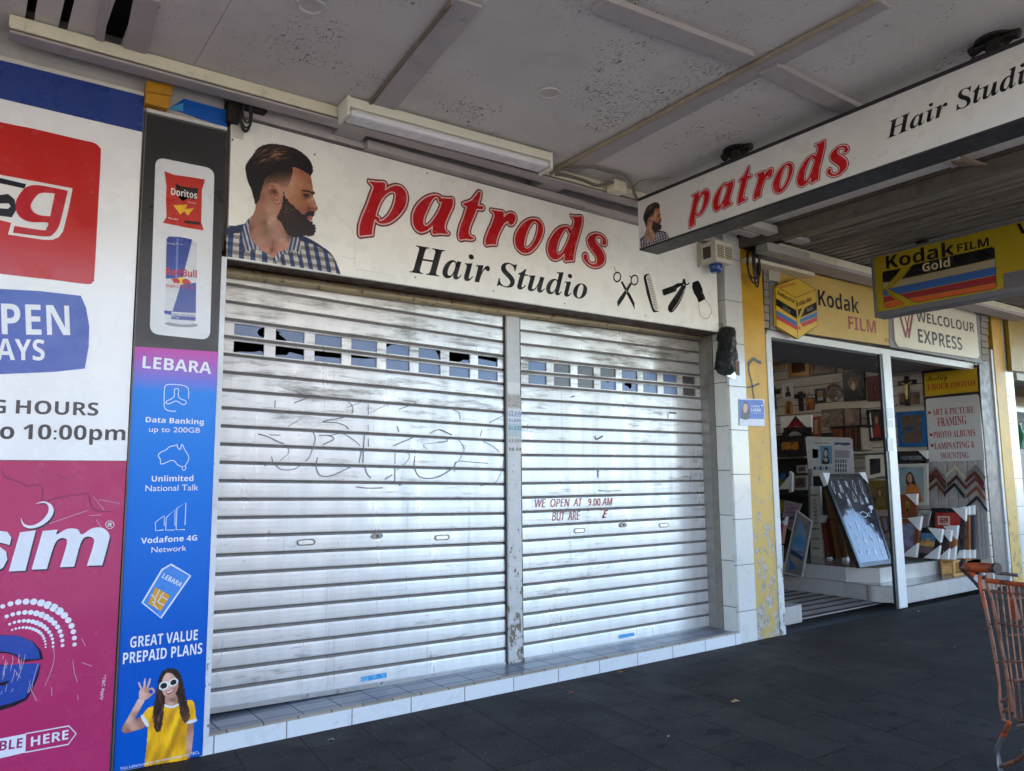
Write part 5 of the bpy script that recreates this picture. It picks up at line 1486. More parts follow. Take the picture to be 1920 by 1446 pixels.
for pts in ([(1225, 1077), (1165, 1083), (1163, 1020), (1230, 970), (1230, 1045)], [(1305, 1078), (1240, 1079), (1245, 985), (1310, 925), (1310, 1045)], [(1385, 1075), (1318, 1076), (1325, 915), (1392, 873), (1385, 1040)]):
    line(t, PB, l3(pts), 0.0045, 0.0012, 0, 0)
t.build("outline_icons", ink((210, 226, 240), 0.25), bp)
t = MB()
simq = [(266.7, 1130), (304, 1068), (320.5, 1058.3), (357, 1079.6), (301.7, 1158.6)]
fill(t, PB, simq, 0.0012, 0)
line(t, PB, simq, 0.010, 0.0018, 1, 0, True)
text(t, PB, "LEBARA", 'sb', (303, 1083), (338, 1101), (306.5, 1074), 0.0024, 1)
chip = l4([(1163, 68), (1275, 132), (1202, 248), (1107, 190)])
fill(t, PB, [chip[0], chip[0], chip[1], chip[1], chip[2], chip[2], chip[3], chip[3]], 0.0024, 2, 2)
for a, b_ in (((1130, 125), (1165, 150)), ((1195, 85), (1155, 160)), ((1225, 105), (1180, 180)), ((1165, 150), (1150, 210)), ((1180, 180), (1230, 205)), ((1200, 130), (1255, 165)), ((1140, 175), (1180, 235))):
    line(t, PB, l4([a, b_]), 0.004, 0.003, 1, 0)
t.build("card_print", [ink((60, 130, 210), 0.3), ink((214, 224, 236), 0.3), ink((206, 150, 40), 0.3)], bp)
def woman(X, Y):
    jx = (vnoise(X / 6, Y / 6, 1) - 0.5)
    jy = (vnoise(X / 6, Y / 6, 3) - 0.5)
    rgb = np.zeros(X.shape + (3,))
    mask = np.zeros(X.shape, bool)
    def put(poly, c, j=0.0, n=3):
        m_ = inside(X + jx * j, Y + jy * j, smooth(poly, n))
        rgb[m_] = c[m_] if isinstance(c, np.ndarray) else np.array(c, float)
        mask[m_] = True
    g_ = (0.97 + 0.06 * vnoise(X / 5, Y / 5, 5))[..., None]
    arm = idw(X, Y, [((925,1120),(176,126,104)),((960,1060),(214,168,146)),((1010,960),(222,180,160)),((1060,905),(226,190,172)),((1040,1040),(150,104,84)),((1075,1100),(170,120,98)),((990,1120),(206,158,136)),((960,1150),(150,100,80)),((1420,1100),(160,112,90)),((1440,1200),(190,146,124)),((1410,1250),(206,160,138)),((1410,1340),(180,132,108))]) * g_
    put([(920,1110),(960,1040),(1010,950),(1040,900),(1085,905),(1050,980),(1010,1060),(1060,1040),(1090,1110),(1000,1145),(940,1160),(913,1145)], arm)
    hand = idw(X, Y, [((1045,800),(224,184,166)),((1080,780),(226,188,170)),((1120,770),(220,180,160)),((1070,870),(220,178,160)),((1100,840),(186,136,116)),((1150,840),(214,170,150)),((1120,890),(200,152,132)),((1060,900),(216,172,152))]) * g_
    put([(1042,905),(1040,855),(1050,828),(1034,788),(1045,782),(1068,826),(1080,762),(1091,758),(1092,826),(1118,756),(1130,757),(1112,825),(1140,820),(1160,848),(1130,882),(1090,912)], hand)
    m_ = ((X - 1130) / 17) ** 2 + ((Y - 850) / 14) ** 2 < 1
    rgb[m_] = (8, 74, 170)
    put([(1403,1085),(1446,1080),(1446,1200),(1425,1330),(1395,1348),(1388,1250)], arm)
    fold = 0.78 + 0.34 * vnoise(X / 42 + Y / 110, Y / 150, 6) + 0.08 * vnoise(X / 14, Y / 60, 7)
    tee = np.stack([232 * fold, 170 * fold ** 1.25, 26 * fold], -1)
    put([(1240,945),(1330,942),(1420,912),(1455,940),(1470,1060),(1470,1060),(1405,1090),(1405,1090),(1393,1250),(1400,1362),(1400,1362),(1240,1385),(1080,1412),(1080,1412),(1098,1250),(1108,1110),(1108,1110),(1056,1040),(1056,1040),(1110,972),(1170,955)], tee)
    put([(1054,1042),(1070,1026),(1114,1094),(1098,1114)], (222, 220, 214))
    put([(1403,1070),(1470,1053),(1471,1072),(1404,1093)], (222, 220, 214))
    st = vnoise(X / 6 + 1.6 * np.sin(Y / 40), Y / 70, 8)
    hr = np.array((38, 25, 22.0)) + (np.clip((st - 0.4) * 2, 0, 1) * (0.35 + 0.65 * np.clip((Y - 760) / 300.0, 0, 1)))[..., None] * np.array((92, 58, 40.0))
    put([(1250,680),(1310,680),(1350,720),(1372,800),(1392,900),(1420,1000),(1412,1060),(1382,1085),(1345,1010),(1335,945),(1240,945),(1225,1000),(1216,1100),(1186,1160),(1152,1110),(1145,1000),(1165,900),(1180,800),(1202,720)], hr, 14)
    fc = idw(X, Y, [((1250,735),(222,182,160)),((1300,740),(206,160,136)),((1230,800),(210,166,144)),((1270,800),(226,186,166)),((1320,800),(186,138,114)),((1240,850),(214,164,142)),((1310,840),(180,128,104)),((1280,885),(196,146,122)),((1290,910),(140,96,76)),((1280,940),(206,160,138))]) * g_
    put([(1245,870),(1310,860),(1332,940),(1290,955),(1238,945)], fc)
    put([(1234,945),(1285,958),(1335,940),(1335,955),(1285,974),(1234,964)], (224, 222, 216))
    put([(1213,770),(1248,712),(1300,725),(1334,790),(1322,850),(1284,893),(1248,890),(1214,850)], fc)
    for (cx_, cy_, rx_, ry_) in ((1226, 806, 38, 32), (1298, 780, 36, 29)):
        for k_, c in ((1.0, (226, 226, 222)), (0.68, (30, 28, 32))):
            m_ = ((X - cx_) / (rx_ * k_)) ** 2 + ((Y - cy_ + 0.22 * (X - cx_)) / (ry_ * k_)) ** 2 < 1
            rgb[m_] = c
    put([(1238,848),(1268,846),(1298,826),(1284,860),(1256,872)], (150, 60, 58))
    put([(1243,850),(1268,849),(1293,832),(1280,852),(1258,862)], (232, 228, 222))
    return rgb, mask
gx_, gy_ = np.meshgrid(np.arange(900, 1480, 5.0), np.arange(670, 1420, 5.0), indexing='ij')
rgb_, msk_ = woman(gx_[:-1, :-1] + 2.5, gy_[:-1, :-1] + 2.5)
paint(PB, lambda p: PB.uv(p[0] * 0.2504, 1084 + p[1] * 0.2504), gx_, gy_, rgb_, msk_, 0.0015, "woman_print", bp, M_PHOTO)
MB().slab(PB, quad(PB, [(274, 210.5), (425, 246), (425, 240), (275, 204)]), -0.03, 0.012).build("top_trim", flat((206, 204, 196), 0.4), bp, bevel=0.002)
MB().box(0.786, 0.793, -0.012, 0.02, 0.0, 3.74).build("edge_trim", m_metal((110, 104, 98), 0.5, 0.6), bp)

# bits between the posters and the awning
tp = thing("advert_board", "bright blue advert board tucked above the pillar poster", "advert board", (1.05, 0.02, 3.8))
MB().slab(PY(0.014), quad(PY(0.014), [(318, 203), (345, 185), (426, 207), (425, 240)]), -0.01, 0).build("board", ink((20, 88, 176), 0.3), tp)
MB().slab(PY(0.012), quad(PY(0.012), [(313, 204), (344, 193), (343, 209)]), -0.004, 0.001).build("pale_corner", ink((70, 150, 200), 0.35), tp)
tp = thing("metal_tin", "small rusty yellow box wedged above the pillar poster", "box", (0.85, -0.03, 3.85))
MB().slab(PY(-0.05), quad(PY(-0.05), [(273, 193), (275, 151), (324, 160), (316, 204)]), -0.10, 0.0).build("body", m_peel((190, 134, 24), (84, 60, 40), 0.05, 14.0), tp, bevel=0.004)
MB().slab(PY(-0.051), quad(PY(-0.051), [(274, 170), (323, 179), (323, 182), (274, 173)]), -0.002, 0.004).build("rim", flat((150, 104, 26), 0.5), tp)
def coil(label, c, r_, n, tilt, wire=0.010):
    t = thing("cable_coil", label, "cable coil", c, "coils of cable at the awning")
    for k in range(n):
        a0 = rnd.uniform(-0.5, 0.5)
        rr = r_ * rnd.uniform(0.75, 1.1)
        pts = []
        for j in range(19):
            th = 2 * math.pi * j / 18
            pts.append(Vector(c) + Vector((math.sin(th) * rr * 0.42 * math.cos(a0), -0.02 - 0.012 * k + math.sin(th) * rr * 0.3 * math.sin(a0), -rr + rr * math.cos(th))))
        MB().tube(pts, wire, 6, 0, False).build("loop", flat((34, 30, 30), 0.5), t, smooth_=True)
    return t
c0 = PY(-0.04).at(459, 200)
cc_ = coil("tangle of black cable hanging from a rusty bracket above the barber sign's left end", c0, 0.085, 4, 0, 0.007)
MB().box(c0.x - 0.03, c0.x + 0.13, c0.y - 0.05, c0.y + 0.10, c0.z - 0.02, c0.z + 0.05).build("bracket", M_RUST, cc_, bevel=0.004)
MB().box(c0.x - 0.1, c0.x - 0.03, c0.y - 0.01, c0.y + 0.09, c0.z - 0.12, c0.z + 0.02).build("clamp", M_RUST, cc_, bevel=0.004)
c0 = PY(-0.06).at(1407, 462)
cc_ = coil("loose coil of black cable hanging over the yellow pillar", c0, 0.20, 5, 0, 0.009)
MB().box(c0.x - 0.06, c0.x + 0.16, c0.y, c0.y + 0.08, c0.z - 0.02, c0.z + 0.03).build("bracket", M_RUST, cc_)
# alarm box
ax0 = 5.70
pa = PX(ax0)
ya = pa.at(1342, 470).y
zt_, zb_ = pa.at(1342, 449).z, pa.at(1342, 489).z
ax1 = PY(ya).at(1374, 470).x
al = thing("alarm_box", "cream alarm siren box with louvres and blue strobe at the sign's right end", "alarm box", (ax0, 0, zb_))
MB().box(ax0, ax1, ya, -0.002, zb_, zt_).build("case", flat((206, 200, 180), 0.4, 0, 0.08, 10.0, dirt=0.5), al, bevel=0.008)
hh = zt_ - zb_
MB().box(ax0 - 0.002, ax0 + 0.01, ya * 0.72, ya * 0.28, zb_ + hh * 0.22, zb_ + hh * 0.78).build("side_grille", flat((74, 62, 50), 0.7), al)
for a, b_ in ((0.10, 0.46), (0.56, 0.94)):
    MB().box(ax0 + (ax1 - ax0) * a, ax0 + (ax1 - ax0) * b_, ya - 0.002, ya + 0.01, zb_ + hh * 0.2, zb_ + hh * 0.8).build("front_grille", flat((74, 62, 50), 0.7), al)
    m_ = MB()
    for k in range(7):
        zz = zb_ + hh * (0.22 + 0.085 * k)
        m_.box(ax0 + (ax1 - ax0) * a, ax0 + (ax1 - ax0) * b_, ya - 0.005, ya - 0.0025, zz, zz + hh * 0.04)
    m_.build("louvre", flat((196, 188, 166), 0.5), al)
sx_ = ax0 + (ax1 - ax0) * 0.42
MB().tube([(sx_, ya * 0.55, zb_ + 0.001), (sx_, ya * 0.55, zb_ - 0.03), (sx_, ya * 0.55, zb_ - 0.065), (sx_, ya * 0.55, zb_ - 0.08)], [0.062, 0.062, 0.055, 0.04], 16).build("strobe_lens", flat((40, 70, 130), 0.15), al, smooth_=True)
MB().box(ax0 - 0.02, ax0 - 0.001, -0.02, -0.001, zb_ - 0.02, zt_ + 0.01).build("mounting_flange", flat((190, 184, 166), 0.4, 0, 0.1, 10.0, dirt=0.5), al)

# object wrapped in black plastic on the pillar corner
bz = crop(1200, 560, 280 / 1920.0)
pk = PY(-0.03)
wr = thing("wrapped_box", "lump wrapped in black plastic and tape on the tiled pillar corner", "wrapped box", pk.at(1362, 700))
prof_ = [(362, 1070, 1120), (385, 1046, 1150), (430, 1035, 1178), (500, 1030, 1196), (570, 1034, 1200), (630, 1036, 1192), (690, 1010, 1204), (760, 990, 1222), (800, 986, 1214), (850, 992, 1192), (905, 990, 1190), (940, 1040, 1180), (985, 1090, 1140)]
m_ = MB()
k0 = 0
N = 16
for j, (yy, a, b_) in enumerate(prof_):
    A0, A1 = pk.at(*bz([(a, yy)])[0]), pk.at(*bz([(b_, yy)])[0])
    cx_, wx = (A0.x + A1.x) / 2, (A1.x - A0.x) / 2
    for q in range(N):
        th = 2 * math.pi * q / N
        f = 1 + (rnd.uniform(-0.16, 0.16) if 0 < j < 12 else 0)
        m_.V.append(Vector((cx_ + wx * f * math.cos(th), -0.035 + 0.085 * f * math.sin(th) * (0.5 if j in (0, 12) else 1), A0.z)))
for j in range(len(prof_) - 1):
    for q in range(N):
        q2 = (q + 1) % N
        m_.Fc.append((j * N + q, j * N + q2, (j + 1) * N + q2, (j + 1) * N + q))
        m_.I.append(0)
m_.Fc.append(tuple(range(N)))
m_.Fc.append(tuple((len(prof_) - 1) * N + q for q in range(N - 1, -1, -1)))
m_.I += [0, 0]
mt_ = NT("black_plastic_film")
mt_.set(lin((14, 14, 16)), mt_.ramp(mt_.noise(9.0), 0.3, 0.7, 0.12, 0.32))
mt_.bump(mt_.noise(22.0, 6.0, 0.65, mt_.obj((1.6, 1.6, 0.55)), 1.4), 0.05, 1.0)
m_.build("plastic_wrap", mt_.m, wr, smooth_=True)
t = MB()
fill(t, PY(-0.02), bz([(1185, 830), (1222, 805), (1278, 800), (1282, 990), (1235, 985), (1190, 900)]), 0.0, 0)
t.build("metal_plate", m_metal((96, 70, 60), 0.5, 0.6, 0.5), wr)
t = MB()
fill(t, PY(-0.028), bz([(1110, 915), (1190, 905), (1240, 985), (1215, 1035), (1150, 1010), (1105, 990)]), 0.0, 0)
t.build("foil_scrap", m_metal((206, 210, 214), 0.25, 0.9), wr)

# election-style flyer pasted over the two pillars
PF = PY(-0.008)
fl_ = thing("flyer", "small blue and white paper flyer with a portrait pasted across the pillar edge", "flyer", PF.at(1410, 775))
t = MB()
fill(t, PF, [(1386.5, 798), (1386, 747.5), (1433, 749), (1434, 799.5)], 0.0)
t.build("paper", flat((206, 212, 222), 0.5), fl_)
t = MB()
fill(t, PF, [(1387, 785), (1386.6, 749.5), (1430, 750.5), (1432.5, 762), (1432.5, 786)], 0.001)
t.build("blue_field", ink((44, 92, 176), 0.4), fl_)
t = MB()
fill(t, PF, [(1390, 785), (1391, 765), (1396, 753), (1402, 756), (1404, 770), (1405, 785)], 0.0014, 0, 3)
fill(t, PF, [(1393.5, 770), (1394, 760), (1398, 756.5), (1401.5, 761), (1401, 770), (1397.5, 775)], 0.0018, 1, 3)
fill(t, PF, [(1390, 785), (1392, 779), (1398, 776), (1404, 779), (1406, 785)], 0.002, 2)
t.build("portrait", [ink((50, 38, 38), 0.4), ink((196, 150, 126), 0.4), ink((52, 52, 66), 0.4)], fl_)
t = MB()
text(t, PF, "CARMEN", 'r', (1408, 763.8), (1424, 764.4), (1408, 759.6), 0.002)
t.build("lettering", ink((226, 230, 236), 0.4), fl_)
t = MB()
text(t, PF, "LAZAR", 'sb', (1408, 771.2), (1427, 772), (1408, 765.6), 0.002)
t.build("lettering", ink((226, 230, 236), 0.4), fl_)
t = MB()
text(t, PF, "Councillor for you", 'r', (1408, 775.6), (1430, 776.2), (1408, 773.2), 0.002)
line(t, PF, [(1427, 760.5), (1431, 761)], 0.008, 0.002, 0, 0)
t.build("lettering", ink((226, 230, 236), 0.4), fl_)
# grey sprayed tag on the yellow pillar
t = MB()
PT = PY(0.004)
for a, w_ in (([(1402, 684), (1408, 677), (1414, 673), (1420, 678), (1427, 680)], 0.035), ([(1404, 684), (1404, 696), (1409, 715), (1412, 735), (1414, 748)], 0.022), ([(1400, 727), (1410, 725), (1424, 719)], 0.02)):
    line(t, PT, a, w_, 0.001, 0)
tag(t.build("spray_tag", flat((92, 94, 94), 0.6, 0, 0.2, 40.0)), "grey spray painted scrawl on the yellow pillar above the flyer", "graffiti")

# ================================================================ photo and framing shop on the right
k2 = crop(1300, 400, 340 / 1920.0)
k3 = crop(1580, 400, 340 / 1920.0)
k5 = crop(1640, 640, 280 / 1920.0)
k7 = crop(1640, 840, 280 / 1920.0)
KF = 0.05
PK = PY(KF)
M_WFR = flat((206, 208, 208), 0.35, 0, 0.06, 9.0, dirt=0.35)
M_GMET = m_metal((104, 100, 100), 0.45, 0.5)
# masonry details of the shop front (parts of the row of shops)
b = MB()
for k in range(8):
    yy = 501 + k * 14.4
    q = quad(PK, [(1428.5, yy), (1442, yy + 2.4), (1442.5, yy + 15.2), (1429.5, yy + 12.8)])
    b.slab(PY(KF - 0.02), q, -0.05, rnd.uniform(0, 0.012))
b.build("brick_quoin", flat((140, 132, 118), 0.8, 0, 0.25, 12.0, dirt=0.5), shop)
b = MB()
for k in range(7):
    yy = 591 + k * 12.3
    q = quad(PK, [(1836, yy), (1849, yy + 2.2), (1850.5, yy + 13), (1837.5, yy + 10.8)])
    b.slab(PY(KF - 0.02), q, -0.05, rnd.uniform(0, 0.012))
b.build("brick_quoin", flat((140, 132, 118), 0.8, 0, 0.25, 12.0, dirt=0.5), shop)
gx = [PK.at(px, 777).x for px in (1842, 1865, 1869, 1887.6, 1903)]
MB().box(gx[0], gx[1], KF, 0.4, 0.02, 3.35).build("grey_jamb", M_GMET, shop, bevel=0.006)
MB().box(gx[0] + 0.05, gx[1], KF + 0.01, 0.4, 3.36, 3.9).build("grey_jamb_top", flat((96, 86, 84), 0.6), shop)
MB().box(gx[1] + 0.002, gx[2], KF - 0.02, 0.3, 0.0, 3.36).build("edge_strip", m_peel((196, 198, 198), (120, 112, 100), -0.02, 9.0, 0.35), shop, bevel=0.004)
MB().box(gx[2] + 0.001, gx[3], KF - 0.03, 0.4, 0.0, 3.92).build("yellow_pillar", m_peel((196, 150, 10), (150, 124, 70), -0.01, 8.0, 0.45, (180, 148, 74)), shop, bevel=0.004)
MB().box(gx[3] + 0.001, gx[4], KF - 0.025, 0.4, 0.0, 3.92).build("tiled_pillar", m_tile((210, 208, 202), 0.6, 0.40, (96, 84, 72), 0.03, 0.1, 0.1), shop, bevel=0.006)
# shop front frame, post and head rail
hx0, hx1 = PY(0.08).at(1438, 623).x, gx[0] - 0.012
fr_ = thing("shopfront_frame", "white aluminium door frame and post of the open photo shop", "door frame", (9.1, 0.1, 0))
za, zb = PY(0.08).at(1438, 618), PY(0.08).at(1668, 653)
zc, zd = PY(0.08).at(1438, 631), PY(0.08).at(1668, 666)
m_ = MB().hexa([(hx0, 0.08, zc.z), (hx0, 0.2, zc.z), (hx0, 0.2, za.z), (hx0, 0.08, za.z)], [(hx1, 0.08, zd.z), (hx1, 0.2, zd.z), (hx1, 0.2, zb.z), (hx1, 0.08, zb.z)])
m_.build("head_rail", M_WFR, fr_, bevel=0.004)
pa_, pb_ = PY(0.08).at(1656, 700).x, PY(0.08).at(1670.5, 700).x
pl_ = PY(0.08).at(1651, 700).x
MB().box(pa_, pb_, 0.07, 0.115, 0.0, zd.z).build("post", M_WFR, fr_, bevel=0.005)
MB().box(pa_ - 0.055, pa_ - 0.001, 0.08, 0.112, 0.0, zd.z).build("post_seal", flat((34, 36, 44), 0.4), fr_)
t = MB()
for a, b_ in ((765, 785), (788, 802), (822, 846)):
    t = MB()
    fill(t, PY(0.069), [(1664, a), (1674, a), (1675, b_), (1665, b_)], 0.001)
    t.build("worn_sticker", m_art([(196, 200, 204), (150, 160, 170), (206, 208, 210)], 60.0), fr_)
MB().box(gx[0] - 0.011, gx[0] - 0.001, 0.06, 0.2, 0.2, 3.2).build("seal", flat((30, 32, 38), 0.4), fr_)

# wall signs over the door
M_TAN = m_panel("tan_sign_sheet", (184, 152, 66), 0.45, 0.7)
ks = thing("shop_sign", "faded yellow film sign with printed box over the photo shop's door", "shop sign", PK.at(1560, 560))
MB().slab(PY(0.02), quad(PY(0.02), [(1454, 616.5), (1667, 648), (1664, 545), (1461, 500)]), -0.03, 0).build("panel", M_TAN, ks, bevel=0.002)
PS = PY(0.02)
t = MB()
text(t, PS, "Kodak", 'sb', (1534.6, 572.3), (1611, 588), (1533, 541), 0.001)
t.build("black_lettering", INK['blk'], ks)
t = MB()
text(t, PS, "FILM", 'sb', (1591, 616.8), (1643, 625.4), (1591, 592.5), 0.001)
t.build("red_lettering", ink((150, 50, 44)), ks)
t = MB()
text(t, PS, "41", 'sb', (1658.5, 642.2), (1666, 643.2), (1658.5, 633.6), 0.001)
t.build("red_lettering", ink((150, 50, 44)), ks)
PC = PY(-0.02)
hexq = k2([(868, 770), (1100, 685), (1295, 810), (1312, 1190), (1105, 1332), (880, 1195)])
MB().slab(PC, quad(PC, hexq), -0.03, 0.0).build("box_board", flat((206, 168, 24), 0.4, 0, 0.06), ks)
t = MB()
B2 = lambda pts, o_, i_: fill(t, PC, k2(pts), o_, i_)
B2([(875, 900), (1090, 1030), (1095, 1118), (877, 975)], 0.001, 0)
B2([(879, 1028), (1096, 1150), (1098, 1196), (880, 1076)], 0.001, 1)
B2([(880, 1077), (1098, 1197), (1100, 1240), (882, 1120)], 0.001, 2)
B2([(1185, 998), (1305, 938), (1307, 1028), (1132, 1105)], 0.001, 0)
B2([(1132, 1120), (1308, 1040), (1309, 1092), (1124, 1165)], 0.001, 1)
B2([(1134, 1168), (1309, 1095), (1310, 1140), (1158, 1205)], 0.001, 2)
B2([(1108, 1022), (1150, 1004), (1112, 1105)], 0.001, 0)
B2([(1112, 1190), (1140, 1222), (1112, 1235)], 0.001, 2)
for p in ([(868, 770), (1085, 895), (1295, 810)], [(1085, 895), (1105, 1332)]):
    line(t, PC, k2(p), 0.005, 0.001, 0, 0)
line(t, PC, hexq, 0.006, 0.0008, 0, 0, True)
t6 = lambda s_, k_, a, b_, c, i_: text(t, PC, s_, k_, k2([a])[0], k2([b_])[0], k2([c])[0], 0.0016, i_)
t6("Kodak", 'sb', (922, 798), (1080, 756), (915, 768), 2)
t6("Kodacolor", 'sb', (890, 860), (1072, 958), (888, 812), 0)
t6("Kodacolor", 'sb', (1102, 990), (1255, 925), (1100, 938), 0)
t6("Gold", 'sb', (945, 1015), (1022, 1060), (943, 970), 3)
t6("Gold", 'sb', (1206, 1045), (1268, 1015), (1206, 1000), 3)
t.build("box_print", [INK['blk'], ink((48, 112, 170)), ink((186, 48, 52)), ink((120, 116, 104))], ks)
MB().slab(PY(0.0), quad(PY(0.0), k2([(803, 560), (918, 590), (918, 728), (803, 708)])), -0.03, 0).build("cover_flap", flat((176, 168, 154), 0.5, 0, 0.1, 9.0, dirt=0.5), ks)
MB().slab(PY(0.015), quad(PY(0.015), k2([(806, 724), (872, 735), (880, 1240), (815, 1225)])), -0.03, 0).build("side_frame", flat((112, 112, 116), 0.5), ks)

ws = thing("shop_sign", "white rounded sign with red W and condensed black capitals over the shop", "shop sign", PK.at(1750, 620))
q = quad(PS, [(1678, 640), (1672, 560), (1676, 556), (1824, 583), (1829, 590), (1835.5, 668), (1832, 672.5), (1684, 650)])
MB().slab(PS, q, -0.03, 0.004).build("panel", m_panel("white_sign_sheet_4", (214, 206, 184), 0.35, 0.3), ws)
MB().slab(PY(0.03), quad(PY(0.03), [(1668, 650), (1664, 545), (1836, 578), (1842, 682)]), -0.03, 0).build("surround", flat((112, 112, 116), 0.5), ws)
t = MB()
text(t, PS, "WELCOLOUR", 'sb', (1718, 602.4), (1827.4, 623.8), (1717, 583), 0.0052)
t.build("black_lettering", ink((44, 36, 34)), ws)
t = MB()
text(t, PS, "EXPRESS", 'sb', (1721.5, 642), (1804, 657.5), (1722.5, 616.5), 0.0052)
t.build("black_lettering", ink((44, 36, 34)), ws)
t = MB()
for p, w_ in (([(1686, 590), (1698, 633)], 0.05), ([(1696, 594), (1702, 618), (1704, 628)], 0.03), ([(1710, 590), (1703, 634)], 0.05), ([(1704, 590), (1698, 633)], 0.03)):
    line(t, PS, p, w_, 0.0052, 0, 0)
t.build("logo_letter", ink((132, 42, 46)), ws)

# projecting film sign
KX = 7.75
K0 = PX(KX)
c_ = [K0.at(*p) for p in ((1632, 480), (1634, 595), (1920, 402), (1920, 555))]
ky0, kt, kb = c_[0].y, c_[0].z, c_[1].z - 0.01
kh = thing("hanging_sign", "yellow film sign box with striped logo hanging under the ribbed awning", "hanging sign", (KX + 0.1, -1.6, kt))
KLn = 2.6
MB().box(KX + 0.012, KX + 0.19, ky0 - KLn, ky0 - 0.02, kb + 0.02, kt - 0.02).build("panel", m_panel("yellow_sign_sheet", (160, 138, 0), 0.4, 0.3), kh)
m_ = MB().box(KX, KX + 0.20, ky0 - KLn, ky0, kt - 0.028, kt).box(KX, KX + 0.20, ky0 - KLn, ky0, kb, kb + 0.055).box(KX, KX + 0.20, ky0 - 0.026, ky0, kb + 0.055, kt - 0.028)
m_.build("frame", flat((104, 102, 106), 0.45, 0, 0.1, 8.0), kh, bevel=0.004)
K1 = PX(KX + 0.012)
t = MB()
K3 = lambda pts, o_, i_: fill(t, K1, k3(pts), o_, i_)
K3([(420, 640), (440, 618), (622, 583), (500, 725), (428, 735)], 0.001, 0)
K3([(745, 548), (1580, 360), (1605, 372), (1612, 480), (618, 700)], 0.001, 0)
K3([(428, 742), (505, 728), (450, 795), (430, 800)], 0.001, 1)
K3([(616, 706), (1612, 486), (1616, 560), (520, 790)], 0.001, 1)
K3([(485, 800), (1617, 566), (1620, 650), (600, 856)], 0.001, 2)
K3([(432, 818), (450, 806), (498, 868), (434, 880)], 0.001, 2)
K3([(604, 862), (1620, 656), (1624, 738), (700, 905)], 0.001, 3)
K3([(434, 888), (505, 872), (570, 915), (436, 950)], 0.001, 3)
K3([(704, 910), (1624, 744), (1628, 775), (1605, 795), (775, 940)], 0.001, 4)
K3([(436, 958), (575, 922), (655, 964), (470, 998), (440, 985)], 0.001, 4)
line(t, K1, k3([(422, 640), (440, 618), (622, 583), (450, 800), (655, 966), (470, 1000), (440, 985), (422, 640)]), 0.006, 0.0006, 0, 0)
line(t, K1, k3([(745, 548), (1580, 358), (1606, 372), (1630, 775), (1605, 798), (772, 943), (480, 800), (745, 548)]), 0.006, 0.0006, 0, 0)
t.build("striped_logo", [INK['blk'], ink((158, 146, 118)), ink((46, 92, 156)), ink((140, 36, 42)), ink((192, 84, 34))], kh)
t = MB()
t7 = lambda s_, k_, a, b_, c, i_: text(t, K1, s_, k_, k3([a])[0], k3([b_])[0], k3([c])[0], 0.0018, i_)
t7("Kodak", 'sb', (462, 592), (1190, 438), (455, 450), 0)
KL = [INK['blk'], ink((196, 180, 140))]
t.build("lettering", KL, kh)
t = MB()
t7("FILM", 'sb', (1214, 415), (1550, 344), (1210, 330), 0)
t.build("lettering", KL, kh)
t = MB()
t7("WELCOLOUR", 'sb', (1850, 232), (3900, -230), (1815, 118), 0)
t.build("lettering", KL, kh)
t = MB()
t7("Gold", 'sb', (848, 622), (1140, 560), (842, 530), 1)
t.build("lettering", KL, kh)
t = MB()
K3([(1702, 640), (2400, 490), (2400, 690), (1702, 806)], 0.001, 0)
t.build("grey_patch", flat((96, 94, 96), 0.5), kh)
for yy in (ky0 - 0.5, ky0 - 2.1):
    MB().box(KX + 0.06, KX + 0.14, yy - 0.05, yy + 0.05, kt, 3.95).build("bracket", M_RUST, kh)
# cream trunking of the photo shop
ta, tb = PZ(3.92).at(1450, 452), PZ(3.92).at(1935, 583)
t2 = thing("cable_trunking", "cream cable trunking under the ribbed awning beyond the coiled cable", "trunking", ta)
d3 = (tb - ta).normalized()
n3 = Vector((-d3.y, d3.x, 0))
def q3(s, y, z): return ta + d3 * s + n3 * y + Vector((0, 0, z - 3.92))
L3 = (tb - ta).length
def tbox(s0, s1, y0, y1, z0, z1): return MB().hexa([q3(s0, y0, z0), q3(s0, y1, z0), q3(s0, y1, z1), q3(s0, y0, z1)], [q3(s1, y0, z0), q3(s1, y1, z0), q3(s1, y1, z1), q3(s1, y0, z1)])
tbox(0.1, L3, 0, 0.10, 3.84, 3.918).build("cover", M_CREAM, t2, bevel=0.004)
tbox(0.1, L3, 0.0, 0.24, 3.80, 3.838).build("tray", M_GREY, t2, bevel=0.004)
tbox(-0.15, 0.55, -0.04, 0.11, 3.79, 3.88).build("coupler", flat((176, 172, 164), 0.45, 0, 0.1, 9.0, dirt=0.3), t2, bevel=0.006)
tbox(-0.2, 0.9, 0.14, 0.36, 3.72, 3.76).build("wall_plate", M_CREAM, t2, bevel=0.004)
tbox(-0.6, 0.3, -0.22, -0.10, 3.90, 3.975).build("ceiling_box", flat((186, 182, 174), 0.45, 0, 0.1, 9.0, dirt=0.3), t2, bevel=0.006)

WHT0 = flat((216, 216, 214), 0.5)
